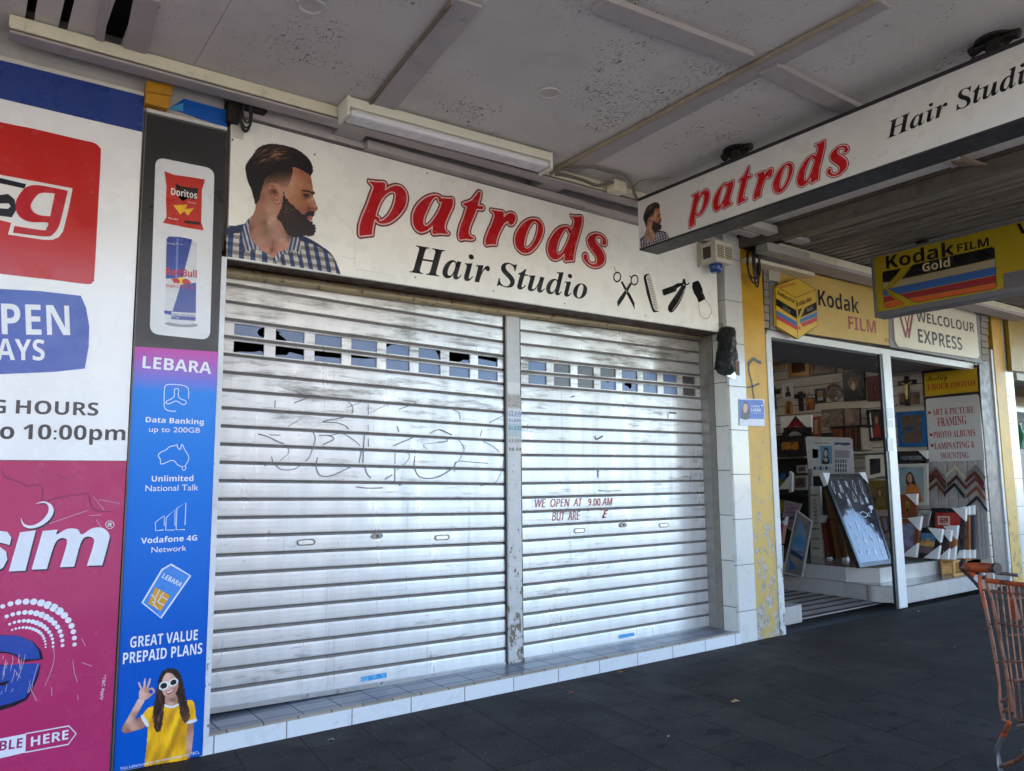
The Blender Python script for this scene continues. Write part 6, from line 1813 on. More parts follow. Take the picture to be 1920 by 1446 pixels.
# interior shell
RX = 11.6
PR = PX(RX)
room = thing("shop_interior", "white slatted display wall and dark room inside the photo shop", "interior wall", (11.6, 2, 0))
mt_ = NT("slatwall")
tc = mt_.n("ShaderNodeTexCoord")
sp_ = mt_.n("ShaderNodeSeparateXYZ")
mt_.l(tc.outputs["Object"], sp_.inputs[0])
gr = mt_.math('LESS_THAN', mt_.math('FRACT', mt_.math('DIVIDE', mt_.math('ADD', sp_.outputs[2], 0.03), 0.155), 0.0), 0.075)
mt_.set(mt_.mix(gr, mt_.mix(mt_.ramp(mt_.noise(2.0), 0.3, 0.7), lin((176, 166, 152)), lin((190, 181, 168))), lin((40, 36, 34))), 0.5)
MB().box(RX, RX + 0.1, 0.06, 4.8, 0, 3.6).build("slatted_wall", mt_.m, room)
MB().box(6.9, RX, 4.8, 4.9, 0, 3.6).build("rear_wall", flat((120, 112, 104), 0.7), room)
MB().box(6.8, 6.9, 0.6, 4.8, 0, 3.6).build("side_wall", flat((120, 112, 104), 0.7), room)
MB().box(6.9, RX, 0.26, 4.8, 3.5, 3.6).build("ceiling", flat((150, 146, 142), 0.7), room)
MB().box(6.9, RX, 0.22, 1.3, 3.10, 3.12).build("entry_soffit", flat((112, 110, 112), 0.6, 0, 0.1, 3.0), room)
bm_ = [PY(1.3).at(1400, 644), PY(1.3).at(1580, 672)]
MB().beam(bm_[0] + Vector((-0.8, 0, -0.02)), bm_[1] + Vector((0, 0, -0.0)), (0, 0, 1), 0.08, 0.07).build("inner_rail", M_WFR, room)
e2 = PY(0.7).at(1662, 683)
MB().beam(bm_[1], e2, (0, 0, 1), 0.08, 0.06).build("inner_rail", M_WFR, room)
MB().hexa([bm_[1] + Vector((0, 0, 0.03)), e2 + Vector((0, 0, 0.03)), e2 + Vector((0, 0.02, 0.03)), bm_[1] + Vector((0, 0.02, 0.03))], [bm_[1] + Vector((0, 0, 0.40)), e2 + Vector((0, 0, 0.40)), e2 + Vector((0, 0.02, 0.40)), bm_[1] + Vector((0, 0.02, 0.40))]).build("bulkhead", flat((112, 110, 112), 0.6), room)
me_ = bpy.data.materials.new("lit_tube")
me_.use_nodes = True
pb_ = me_.node_tree.nodes["Principled BSDF"]
pb_.inputs["Emission Color"].default_value = (1.0, 0.93, 0.82, 1)
pb_.inputs["Emission Strength"].default_value = 2.2
for lab, yy in (("lit fluorescent tube on the photo shop's ceiling nearest the door", 1.9), ("lit fluorescent tube on the photo shop's ceiling towards its rear", 3.4)):
    t = thing("fluorescent_light", lab, "light", (9.6, yy, 3.45), "lit tubes inside the photo shop")
    MB().box(9.0, 10.6, yy - 0.05, yy + 0.05, 3.455, 3.499).build("body", WHT0, t)
    MB().tube([(9.03, yy, 3.43), (10.57, yy, 3.43)], 0.019, 10).build("tube", me_, t)
# tiled display steps and mat
M_STEP = m_tile((176, 172, 168), 0.32, 0.20, (130, 124, 116), 0.05, 0.02, 0.0, 'XZ', 0.25, 0.003)
st = thing("display_step", "two tier tiled display platform with cut corner inside the photo shop", "display platform", (10, 0.8, 0))
PZ0 = PZ(0.0)
MB().slab(PZ0, [(9.55, 0.20), (11.6, 0.20), (11.6, 4.8), (9.45, 4.8), (9.40, 0.95), (9.33, 0.52)], 0.0, 0.2).build("lower_tier", M_STEP, st, bevel=0.006)
MB().slab(PZ0, [(9.62, 0.56), (11.598, 0.53), (11.598, 4.79), (9.46, 4.79), (9.41, 1.2), (9.405, 0.90)], 0.201, 0.385).build("upper_tier", M_STEP, st, bevel=0.006)
M_TOP = m_tile((118, 114, 112), 0.32, 0.32, (84, 80, 78), 0.06, 0.02, 0.0, 'XY', 0.15, 0.003)
MB().slab(PZ0, [(9.57, 0.225), (11.597, 0.225), (11.597, 0.60), (9.43, 0.90), (9.355, 0.535)], 0.2005, 0.204).build("tread_tiles", M_TOP, st)
MB().slab(PZ0, [(9.64, 0.59), (11.596, 0.56), (11.596, 4.7), (9.49, 4.7), (9.44, 1.2), (9.435, 0.91)], 0.3855, 0.389).build("tread_tiles", M_TOP, st)
tb_ = thing("tile_block", "small low tiled block beside the yellow pillar at the shop's entrance", "tiled block", (7.2, 0.4, 0))
MB().slab(PZ0, [(6.80, 0.26), (7.50, 0.285), (7.52, 0.42), (7.36, 0.62), (6.80, 0.62)], 0.0, 0.185).build("block", M_STEP, tb_, bevel=0.006)
mtt = NT("ribbed_entrance_mat")
tc = mtt.n("ShaderNodeTexCoord")
sp_ = mtt.n("ShaderNodeSeparateXYZ")
mtt.l(tc.outputs["Object"], sp_.inputs[0])
sy = mtt.math('ADD', sp_.outputs[1], mtt.math('MULTIPLY', mtt.math('SUBTRACT', mtt.noise(1.2), 0.5), 0.05))
ln_ = mtt.math('LESS_THAN', mtt.math('FRACT', mtt.math('DIVIDE', sy, 0.20), 0.0), 0.34)
mtt.set(mtt.mix(ln_, mtt.mix(mtt.ramp(mtt.noise(6.0), 0.3, 0.7), lin((124, 116, 112)), lin((150, 142, 136))), lin((34, 32, 36))), 0.8)
mat_o = MB().slab(PZ0, [(6.9, 0.36), (9.32, 0.40), (9.40, 0.95), (9.45, 4.7), (6.9, 4.7)], 0.001, 0.012).build("entrance_mat", mtt.m)
tag(mat_o, "striped black and grey ribbed mat on the photo shop's entry floor", "mat")

# framed pictures
GILT = flat((150, 112, 52), 0.4, 0.3, 0.2, 20.0)
BLKF = flat((34, 30, 32), 0.3)
WOOD = flat((112, 62, 34), 0.4, 0, 0.25, 16.0)
DRED = flat((86, 34, 32), 0.4, 0, 0.2, 16.0)
SILV = flat((150, 146, 140), 0.4, 0.2)
WHT = flat((206, 206, 204), 0.5)
NAVY = flat((38, 42, 60), 0.35)
G_PIC = "framed pictures in the photo shop"
def bil(q, a, b_):                            # q: TL TR BR BL
    t_ = (q[0][0] + (q[1][0] - q[0][0]) * a, q[0][1] + (q[1][1] - q[0][1]) * a)
    l_ = (q[3][0] + (q[2][0] - q[3][0]) * a, q[3][1] + (q[2][1] - q[3][1]) * a)
    return (t_[0] + (l_[0] - t_[0]) * b_, t_[1] + (l_[1] - t_[1]) * b_)
def pic(label, pxq, pl, fw_, dep, fm, art, extra=(), corners="", csz=0.12, name="framed_picture", cat="framed picture", lines=()):
    q = [pl.uv(*p) for p in pxq]
    W_ = math.dist(q[0], q[1])
    H_ = math.dist(q[0], q[3])
    t = thing(name, label, cat, pl.P(*bil(q, 0.5, 1.0)), G_PIC)
    ia, ib = fw_ / W_, fw_ / H_
    inn = [bil(q, ia, ib), bil(q, 1 - ia, ib), bil(q, 1 - ia, 1 - ib), bil(q, ia, 1 - ib)]
    m_ = MB()
    for j in range(4):
        j2 = (j + 1) % 4
        m_.slab(pl, [q[j], q[j2], inn[j2], inn[j]], -dep, 0.0)
    fro = m_.build("frame", fm, t)
    m_ = MB().poly(pl, inn, -0.008)
    mats = [art]
    for o_, (pts, em, n_) in enumerate(extra):
        if em not in mats: mats.append(em)
        uv = [bil(inn, *p) for p in pts]
        if n_: uv = smooth(uv, n_)
        m_.poly(pl, uv, -0.007 + 0.0006 * o_, mats.index(em))
    for pts, w_, em in lines:
        if em not in mats: mats.append(em)
        uv = [bil(inn, *p) for p in pts]
        if len(uv) > 2: uv = smooth(uv, 4, False)
        m_.ribbon(pl, uv, w_, -0.004, mats.index(em))
    m_.build("picture", mats, t)
    if dep > 0.015:
        MB().poly(pl, q, -dep - 0.001).build("backing", BLKF, t)
    sgn = {'a': (0, 1, 3), 'b': (1, 0, 2), 'c': (2, 1, 3), 'd': (3, 0, 2)}
    for ch in corners:                        # a TL, b TR, c BR, d BL : folded card corner protectors
        i0, i1, i2 = sgn[ch]
        def off(p, o, l_):
            d = math.dist(p, o)
            return (p[0] + (o[0] - p[0]) * l_ / d, p[1] + (o[1] - p[1]) * l_ / d)
        cx = (q[0][0] + q[2][0]) / 2
        cy = (q[0][1] + q[2][1]) / 2
        c0 = (q[i0][0] + (q[i0][0] - cx) * 0.025, q[i0][1] + (q[i0][1] - cy) * 0.025)
        m_ = MB().slab(pl, [c0, off(c0, q[i1], csz), off(c0, q[i2], csz)], -dep - 0.006, 0.006)
        m_.build("corner_protector", WHT, fro)
    return t
def bust(skin, hair, dress, x=0.5, y=0.36, s=0.16, beard=None, halo=None):
    e = []
    if halo: e.append(([(x - 2.0 * s, y), (x - 1.3 * s, y - 1.1 * s), (x, y - 1.6 * s), (x + 1.3 * s, y - 1.1 * s), (x + 2.0 * s, y), (x + 1.3 * s, y + 1.4 * s), (x, y + 1.9 * s), (x - 1.3 * s, y + 1.4 * s)], halo, 3))
    e.append(([(x - 2.6 * s, 1), (x - 2.6 * s, 1), (x - 2.2 * s, y + 2.2 * s), (x - 0.6 * s, y + 1.3 * s), (x + 0.6 * s, y + 1.3 * s), (x + 2.2 * s, y + 2.2 * s), (x + 2.6 * s, 1), (x + 2.6 * s, 1)], dress, 2))
    e.append(([(x - 1.15 * s, y + 1.2 * s), (x - 1.2 * s, y - 0.3 * s), (x - 0.7 * s, y - 1.1 * s), (x, y - 1.3 * s), (x + 0.7 * s, y - 1.1 * s), (x + 1.2 * s, y - 0.3 * s), (x + 1.15 * s, y + 1.2 * s), (x, y + 1.0 * s)], hair, 2))
    e.append(([(x - 0.75 * s, y), (x - 0.6 * s, y - 0.6 * s), (x, y - 0.8 * s), (x + 0.6 * s, y - 0.6 * s), (x + 0.75 * s, y), (x + 0.5 * s, y + 0.75 * s), (x, y + 1.05 * s), (x - 0.5 * s, y + 0.75 * s)], skin, 2))
    if beard: e.append(([(x - 0.85 * s, y + 0.1 * s), (x - 0.3 * s, y + 0.3 * s), (x + 0.3 * s, y + 0.3 * s), (x + 0.85 * s, y + 0.1 * s), (x + 0.8 * s, y + 1.3 * s), (x, y + 2.1 * s), (x - 0.8 * s, y + 1.3 * s)], beard, 2))
    return e
SK, SKD = ink((168, 124, 96), 0.3), ink((120, 84, 64), 0.3)
BK = ink((30, 24, 24), 0.3)
w1 = crop(1440, 640, 220 / 1916.0)
w2_ = crop(1440, 790, 220 / 1916.0)
w3_ = crop(1440, 920, 260 / 1918.0)
g4 = crop(1660, 840, 200 / 1315.0)
PRa = PX(RX - 0.04)
PRb = PX(RX - 0.02)
pic("cream and gilt framed dark landscape at the top left of the slatted wall", w1([(5, 178), (232, 138), (262, 455), (28, 492)]), PRa, 0.10, 0.035, flat((170, 146, 100), 0.3, 0.2), m_art([(70, 34, 24), (110, 78, 50), (40, 24, 22)], 5.0, 1.0, 0.08))
pic("tall thin gilt framed dark painting second along the wall's top row", w1([(310, 145), (655, 100), (672, 550), (328, 598)]), PRa, 0.07, 0.03, GILT, m_art([(40, 24, 20), (70, 40, 28), (96, 66, 38)], 4.0, 2.0, 0.1))
pic("dark red portrait of a broad figure third along the wall's top row", w1([(672, 115), (1105, 70), (1112, 512), (690, 560)]), PRa, 0.07, 0.03, flat((96, 62, 36), 0.4), m_art([(60, 26, 26), (90, 50, 44), (40, 22, 22)], 3.0, 3.0, 0.12), bust(ink((110, 70, 58)), BK, ink((84, 26, 32)), 0.45, 0.4, 0.17))
pic("wooden framed hazy picture at the top right above the bearded icon", w1([(1165, 235), (1535, 185), (1540, 435), (1225, 480)]), PRa, 0.07, 0.03, WOOD, m_art([(110, 98, 84), (70, 60, 52), (130, 112, 92)], 4.0, 4.0))
pic("black framed icon of a white bearded man with golden halo", w1([(1213, 522), (1563, 480), (1585, 962), (1236, 985)]), PRa, 0.05, 0.03, BLKF, m_art([(34, 40, 56), (52, 54, 60), (26, 24, 30)], 4.0, 5.0), bust(ink((172, 146, 104)), BK, ink((26, 24, 32)), 0.47, 0.36, 0.16, ink((196, 182, 146)), ink((160, 112, 48))))
pic("dark red framed portrait of a grey bearded man in black cap", w1([(1598, 580), (1848, 550), (1868, 968), (1625, 985)]), PRa, 0.11, 0.03, DRED, m_art([(52, 48, 40), (36, 30, 28), (70, 64, 50)], 4.0, 6.0), bust(ink((150, 120, 90)), BK, ink((30, 26, 28)), 0.62, 0.42, 0.17, ink((150, 140, 120))))
pic("small white plaque with a dark praying figure on the slatted wall", w1([(228, 695), (400, 680), (412, 920), (246, 945)]), PRb, 0.03, 0.016, WHT, flat((196, 190, 180), 0.4), bust(SKD, BK, ink((64, 40, 36)), 0.5, 0.34, 0.15))
pic("orange gold icon plaque hanging by a string between the cross and the tree picture", w1([(613, 930), (748, 920), (756, 1112), (624, 1132)]), PRb, 0.02, 0.016, WOOD, m_art([(176, 92, 30), (206, 140, 50), (120, 52, 28)], 14.0, 7.0), bust(SKD, ink((90, 40, 26)), ink((120, 48, 30)), 0.3, 0.45, 0.12) + bust(SKD, ink((90, 40, 26)), ink((150, 96, 40)), 0.7, 0.4, 0.12), lines=[([(0.05, 0.02), (0.42, -0.75)], 0.008, BLKF), ([(0.42, -0.75), (0.95, -0.1)], 0.008, BLKF)])
pic("small black framed picture of a yellow autumn tree by water", w1([(757, 780), (920, 762), (942, 1000), (770, 1012)]), PRb, 0.04, 0.02, BLKF, flat((120, 130, 140), 0.3), [([(0, 0.62), (1, 0.58), (1, 1), (0, 1)], ink((150, 156, 160)), 0), ([(0.12, 0.6), (0.1, 0.3), (0.4, 0.1), (0.75, 0.12), (0.95, 0.4), (0.9, 0.62), (0.5, 0.68)], ink((150, 112, 36)), 3), ([(0.47, 0.5), (0.55, 0.5), (0.56, 0.75), (0.46, 0.75)], BK, 0)])
# arched gold icon, ornate plate, crosses
t = thing("icon_plaque", "arched golden standing figure icon low on the slatted wall", "icon", PRb.at(*w1([(330, 1180)])[0]), G_PIC)
MB().slab(PRb, smooth(quad(PRb, w1([(272, 1190), (272, 1190), (278, 1020), (300, 985), (335, 970), (370, 985), (388, 1020), (396, 1180), (396, 1180)])), 3), -0.015, 0).build("board", m_art([(150, 96, 30), (190, 136, 54), (100, 60, 26)], 14.0, 2.0), t)
t_ = MB()
fill(t_, PRb, w1([(310, 1180), (315, 1080), (330, 1050), (350, 1080), (358, 1175)]), 0.001, 0, 2)
t_.disc(PRb, PRb.uv(*w1([(333, 1028)])[0]), 0.035, 0.001, 1, None, 12)
t_.build("figure", [ink((96, 52, 28)), SKD], t)
t = thing("wall_plate", "round ornate silver and red plate hanging on the slatted wall", "plate", PRb.at(*w1([(1075, 830)])[0]))
pc_ = PRb.uv(*w1([(1073, 832)])[0])
rp = abs(PRb.uv(*w1([(1215, 822)])[0])[0] - pc_[0])
m_ = MB()
for j in range(32):
    a0, a1 = 2 * math.pi * j / 32, 2 * math.pi * (j + 1) / 32
    P_ = lambda r_, a, o_: PRb.P(pc_[0] + r_ * math.cos(a), pc_[1] + r_ * 0.96 * math.sin(a), o_)
    for ra, oa, rb_, ob, im in ((rp, 0.0, rp * 0.93, 0.014, 0), (rp * 0.93, 0.014, rp * 0.60, 0.002, 1), (rp * 0.60, 0.002, rp * 0.54, 0.010, 0), (rp * 0.54, 0.010, 0.001, 0.010, 2)):
        m_.face([P_(ra, a0, oa), P_(ra, a1, oa), P_(rb_, a1, ob), P_(rb_, a0, ob)], im)
m_.build("dish", [flat((150, 140, 128), 0.3, 0.4), m_art([(150, 138, 120), (84, 40, 34), (176, 164, 146)], 12.0, 3.0), m_art([(120, 110, 96), (60, 46, 44), (170, 156, 136)], 20.0, 4.0)], t)
def cross(label, pv0, pv1, ph0, ph1, w_, c, pl, fig=False):
    t = thing("wall_cross", label, "cross", pl.at(*pv1), "wall crosses in the photo shop")
    a, b_, h0, h1 = (pl.at(*p) for p in (pv0, pv1, ph0, ph1))
    MB().beam(a, b_, (1, 0, 0), w_, 0.03).build("upright", c, t, bevel=0.004)
    MB().beam(h0 + Vector((-0.002, 0, 0)), h1 + Vector((-0.002, 0, 0)), (1, 0, 0), w_, 0.031).build("crossbar", c, t, bevel=0.004)
    if fig:
        o = Vector((-0.03, 0, 0))
        L_ = (b_ - a)
        m_ = MB().tube([a + L_ * 0.30 + o, a + L_ * 0.45 + o + Vector((0, 0.01, 0)), a + L_ * 0.6 + o, a + L_ * 0.78 + o], [0.02, 0.03, 0.022, 0.012], 6)
        m_.tube([h0.lerp(h1, 0.24) + o, a + L_ * 0.31 + o, h0.lerp(h1, 0.78) + o], 0.012, 6)
        m_.build("figure", flat((196, 176, 120), 0.3, 0.3), t, smooth_=True)
cross("plain dark wooden cross at the far left of the slatted wall", w1([(72, 738)])[0], w1([(105, 1115)])[0], w1([(15, 845)])[0], w1([(195, 815)])[0], 0.085, BLKF, PRb)
cross("plain dark wooden cross beside the hanging orange plaque", w1([(525, 822)])[0], w1([(548, 1140)])[0], w1([(440, 905)])[0], w1([(612, 885)])[0], 0.08, BLKF, PRb)
cross("dark crucifix with pale figure right of the white post", k5([(412, 445)])[0], k5([(425, 832)])[0], k5([(300, 545)])[0], k5([(542, 520)])[0], 0.07, BLKF, PX(RX - 0.10), True)
# canvases and lower wall
pic("brown marbled canvas with a white patch on the black shelf", w1([(870, 1120), (1215, 1090), (1225, 1385), (890, 1400)]), PX(RX - 0.14), 0.01, 0.03, flat((110, 96, 84), 0.5), m_art([(66, 56, 48), (130, 116, 102), (90, 76, 64), (176, 166, 154)], 6.0, 8.0))
pic("brown grey horse toned canvas beside the marbled one", w1([(1232, 1105), (1500, 1085), (1508, 1380), (1240, 1392)]), PX(RX - 0.15), 0.01, 0.03, BLKF, m_art([(70, 58, 50), (120, 100, 88), (150, 132, 118)], 5.0, 9.0))
pic("black framed painting of a red robed figure left of the white post", w1([(1600, 1122), (1880, 1100), (1895, 1625), (1650, 1630)]), PX(RX - 0.08), 0.05, 0.04, BLKF, m_art([(60, 62, 56), (44, 46, 44), (80, 78, 66)], 4.0, 10.0), bust(SK, ink((120, 70, 40)), ink((136, 50, 40)), 0.6, 0.3, 0.15), lines=[([(0.02, 0.0), (0.06, 1.0)], 0.03, WHT)])
pic("small dark portrait print hanging behind the crucifix", k5([(285, 655), (605, 610), (612, 838), (292, 850)]), PX(RX - 0.03), 0.03, 0.02, SILV, m_art([(96, 60, 48), (130, 104, 90), (70, 52, 48)], 5.0, 11.0, 0.06), bust(SKD, ink((110, 62, 34)), ink((60, 40, 40)), 0.18, 0.5, 0.14))
pic("blue framed stormy angel painting below the crucifix", k5([(275, 912), (648, 888), (660, 1352), (312, 1362)]), PX(RX - 0.06), 0.06, 0.03, flat((24, 84, 140), 0.35), m_art([(40, 62, 84), (78, 84, 88), (96, 70, 56), (120, 116, 100)], 4.5, 12.0, 0.2))
# shelves
def shelf(label, pxa, pxb, x, dep, mt):
    a, b_ = PX(x).at(*pxa), PX(x).at(*pxb)
    o = MB().box(x, RX - 0.002, min(a.y, b_.y), max(a.y, b_.y), a.z - 0.03, a.z).build("wall_shelf", mt)
    tag(o, label, "shelf", "shelves on the slatted wall")
shelf("black shelf under the two brown canvases", w1([(1000, 1400)])[0], w1([(1620, 1385)])[0], RX - 0.3, 0.3, BLKF)
shelf("thin pale shelf below the row of frame spines", w2_([(1375, 500)])[0], w2_([(1890, 470)])[0], RX - 0.3, 0.3, flat((170, 166, 158), 0.5))
shelf("dark shelf carrying the gold calligraphy picture at left", w2_([(60, 590)])[0], w2_([(600, 585)])[0], RX - 0.55, 0.5, flat((120, 112, 104), 0.5))
shelf("low dark shelf above the leaning posters at left", w2_([(80, 1190)])[0], w2_([(640, 1150)])[0], RX - 0.55, 0.5, BLKF)
# row of frames seen by their edges under the black shelf
zs = PX(RX - 0.28).at(*w2_([(1400, 470)])[0]).z
y_a, y_b = PX(RX - 0.28).at(*w2_([(1050, 300)])[0]).y, PX(RX - 0.28).at(*w2_([(1545, 300)])[0]).y
for k in range(11):
    yy = y_a + (y_b - y_a) * k / 10.5
    cc, nm = rnd.choice([((150, 140, 124), "pale"), ((96, 44, 28), "red brown"), ((52, 42, 40), "dark"), ((120, 66, 32), "tan")])
    o = MB().box(RX - 0.27, RX - 0.02, yy - abs(y_b - y_a) * 0.042, yy + abs(y_b - y_a) * 0.025, zs, zs + rnd.uniform(0.34, 0.40)).build("empty_frame", flat(cc, 0.45, 0, 0.2, 16.0), None, bevel=0.003)
    tag(o, "edge of an empty picture frame in the row filed under the black shelf", "picture frame", "frames filed under the black shelf")

# added dark backing stands in for the black gaps behind the heap
t = thing("dark_backing", "added dark backing with shelf boards for the black gaps in the left picture heap", "dark backing", PX(RX - 0.45).at(1490, 1050))
sa, sb_ = PX(RX - 0.45).at(1440, 802), PX(RX - 0.45).at(1572, 1050)
ya_, yb_ = max(sa.y, sb_.y), min(sa.y, sb_.y)
zt2 = PX(RX - 0.45).at(1490, 815).z
MB().box(RX - 0.44, RX - 0.40, yb_, ya_, 0.39, zt2).build("backing_sheet", flat((30, 27, 27), 0.7), t)
for zz in (0.40, 0.39 + (zt2 - 0.39) * 0.5, zt2 - 0.03):
    MB().box(RX - 0.40, RX - 0.02, yb_, ya_, zz, zz + 0.025).build("shelf_board", flat((44, 38, 36), 0.6), t)
# left-hand heap of pictures
pic("dark red arched picture with white card corners at upper left of the heap", w1([(205, 1240), (700, 1205), (705, 1560), (230, 1580)]), PX(RX - 0.5), 0.05, 0.04, flat((58, 56, 58), 0.4), flat((50, 26, 28), 0.4), [([(0.12, 1), (0.12, 1), (0.14, 0.5), (0.32, 0.14), (0.6, 0.12), (0.85, 0.5), (0.9, 1), (0.9, 1)], ink((112, 26, 36)), 3), ([(0.32, 1), (0.32, 1), (0.36, 0.6), (0.5, 0.42), (0.66, 0.6), (0.7, 1), (0.7, 1)], ink((120, 108, 104)), 3)], "ab", 0.28)
pic("brown wooden frame standing behind the calendar board", w1([(700, 1240), (850, 1225), (855, 1560), (720, 1570)]), PX(RX - 0.45), 0.05, 0.04, WOOD, flat((150, 120, 92), 0.5))
pic("black framed arched white window picture below the dark red arch", w2_([(250, 105), (700, 95), (710, 330), (255, 335)]), PX(RX - 0.6), 0.04, 0.03, BLKF, flat((30, 28, 30), 0.3), [([(0.08, 1), (0.08, 1), (0.12, 0.55), (0.3, 0.2), (0.5, 0.2), (0.68, 0.55), (0.72, 1), (0.72, 1)], ink((130, 130, 126)), 3), ([(0.25, 1), (0.25, 1), (0.32, 0.7), (0.42, 0.6), (0.52, 0.7), (0.56, 1), (0.56, 1)], ink((84, 92, 84)), 3)])
pic("black framed gold lettered picture at left of the calendar board", w2_([(128, 242), (590, 228), (600, 562), (135, 572)]), PX(RX - 0.72), 0.10, 0.04, BLKF, m_art([(40, 26, 16), (120, 70, 26), (170, 116, 44), (84, 44, 22)], 22.0, 13.0, 0.25, (1, 1, 0.5)), lines=[([(0.05 + 0.09 * k, 0.85), (0.07 + 0.09 * k, 0.3 + 0.1 * (k % 3))], 0.012, ink((176, 122, 48))) for k in range(10)])
pic("dark framed blue and green landscape on the left shelf", w2_([(72, 812), (335, 790), (342, 1105), (98, 1115)]), PX(RX - 0.8), 0.05, 0.05, BLKF, flat((36, 84, 136), 0.3), [([(0, 0.55), (0.3, 0.42), (0.6, 0.5), (1, 0.4), (1, 1), (0, 1)], m_art([(60, 74, 34), (110, 110, 44), (40, 52, 30)], 9.0), 0)], "c", 0.20)
pic("dark picture of seated figures beside the blue landscape", w2_([(395, 890), (640, 880), (645, 1120), (405, 1130)]), PX(RX - 0.8), 0.04, 0.04, SILV, m_art([(60, 46, 52), (112, 74, 66), (44, 36, 40), (130, 108, 96)], 9.0, 14.0))
pic("small violet photo frame above the seated figures picture", w2_([(462, 722), (625, 712), (632, 842), (468, 850)]), PX(RX - 0.7), 0.03, 0.03, SILV, m_art([(52, 46, 62), (84, 76, 96), (40, 36, 48)], 9.0, 15.0))
pic("pair of pale frame edges standing beside the blue landscape", w2_([(352, 820), (395, 850), (388, 1150), (340, 1165)]), PX(RX - 0.9), 0.02, 0.05, WHT, flat((60, 110, 140), 0.4))
pic("mustard yellow poster leaning at the bottom left of the heap", w3_([(60, 110), (228, 140), (175, 330), (80, 345)]), PX(RX - 2.25), 0.012, 0.02, flat((150, 128, 20), 0.5), flat((150, 130, 16), 0.5))
pic("mauve seascape print leaning beside the mustard yellow poster", w3_([(235, 140), (455, 185), (330, 560), (180, 470)]), PX(RX - 2.3), 0.014, 0.03, SILV, m_art([(110, 92, 112), (150, 120, 128), (64, 58, 92), (90, 70, 96)], 3.0, 16.0, 0.3, (0.4, 0.4, 1.6)))
pic("pink brown spine with white card corner at the heap's lower left", w3_([(150, 370), (245, 365), (190, 735), (118, 740)]), PX(RX - 2.42), 0.03, 0.06, flat((176, 120, 106), 0.5), flat((120, 70, 58), 0.5), (), "ab", 0.12)
pic("blue beach print in clear wrap leaning at the entrance", w3_([(390, 270), (608, 430), (468, 1205), (205, 1135)]), PX(RX - 2.36), 0.014, 0.03, flat((176, 176, 172), 0.3), m_art([(96, 90, 84), (150, 140, 124)], 3.0, 17.0), [([(0.2, 0.06), (0.85, 0.24), (0.9, 0.64), (0.1, 0.6)], m_art([(24, 84, 142), (80, 128, 168), (120, 140, 150), (24, 88, 150)], 2.0, 3.0, 0.3, (0.3, 0.3, 1.8)), 0), ([(0.12, 0.6), (0.9, 0.66), (0.9, 0.72), (0.1, 0.68)], ink((30, 50, 84)), 0), ([(0.1, 0.74), (0.7, 0.88), (0.25, 0.96)], ink((56, 96, 150)), 0)])
t = thing("price_card", "white card with bar code lines at the shop's left edge", "card", PX(RX - 2.45).at(*w3_([(160, 1050)])[0]))
PXc = PX(RX - 2.45)
MB().slab(PXc, quad(PXc, w3_([(112, 762), (210, 755), (205, 1045), (122, 1062)])), -0.01, 0).build("card", flat((176, 190, 204), 0.5), t)
t_ = MB()
for k in range(9):
    yy = 800 + 26 * k
    line(t_, PXc, w3_([(122, yy), (160, yy)]), 0.014, 0.001, 0, 0)
t_.build("bar_lines", BK, t)

# calendar board and rack
PCal = PX(RX - 1.2)
t = thing("calendar_board", "white framed calendar and price board with blue portrait photo", "notice board", PCal.at(*w2_([(1000, 880)])[0]))
cq = w2_([(628, 266), (1360, 290), (1390, 860), (690, 900)])
MB().slab(PCal, quad(PCal, cq), -0.03, 0).build("board", flat((186, 188, 186), 0.4), t)
t_ = MB()
for a, b_ in ((0, 1), (1, 2), (3, 0)):
    line(t_, PCal, [cq[a], cq[b_]], 0.035, 0.004, 0, 0)
t_.build("frame", flat((200, 196, 194), 0.3), t)
t_ = MB()
C4 = lambda pts, i_, o_=0.001, n_=0: fill(t_, PCal, w2_(pts), o_, i_, n_)
C4([(675, 300), (1060, 305), (1075, 850), (705, 870)], 0)
C4([(852, 400), (1045, 402), (1045, 695), (865, 695)], 1, 0.0018)
C4([(880, 695), (900, 600), (950, 560), (990, 600), (1000, 695)], 2, 0.0024, 2)
C4([(905, 560), (915, 460), (945, 425), (985, 460), (985, 560), (975, 590), (915, 590)], 2, 0.003, 2)
C4([(918, 500), (945, 465), (972, 500), (965, 560), (945, 590), (925, 560)], 3, 0.0036, 2)
C4([(905, 610), (945, 600), (980, 620), (960, 660), (925, 650)], 3, 0.0036, 2)
C4([(725, 450), (820, 455), (820, 600), (730, 600)], 4)
C4([(1080, 300), (1350, 305), (1362, 830), (1095, 850)], 0)
C4([(1085, 345), (1345, 350), (1345, 385), (1250, 400), (1180, 380), (1090, 390)], 5, 0.0018)
C4([(1090, 470), (1330, 480), (1330, 600), (1095, 600)], 6, 0.0018)
for k in range(6):
    C4([(745 + 48 * k, 738), (780 + 48 * k, 738), (782 + 48 * k, 795), (748 + 48 * k, 795)], 4 if k % 2 else 2, 0.0018)
for r_ in range(3):
    for k in range(5):
        C4([(1100 + 40 * k, 625 + 75 * r_), (1122 + 40 * k, 625 + 75 * r_), (1124 + 40 * k, 680 + 75 * r_), (1102 + 40 * k, 680 + 75 * r_)], 5 if (k + r_) % 3 else 2, 0.0018)
C4([(750, 345), (1000, 348), (1000, 368), (750, 366)], 7, 0.0018)
t_.build("printed_sheet", [flat((190, 196, 200), 0.4), ink((96, 150, 190)), ink((44, 44, 54)), ink((186, 176, 170)), ink((130, 166, 196)), ink((66, 74, 106)), ink((150, 146, 160)), ink((140, 146, 120))], t)
t = thing("display_rack", "white upright rack strip with numbered price tags in the entrance", "display rack", PX(RX - 1.25).at(*w3_([(700, 1000)])[0]))
PXr = PX(RX - 1.25)
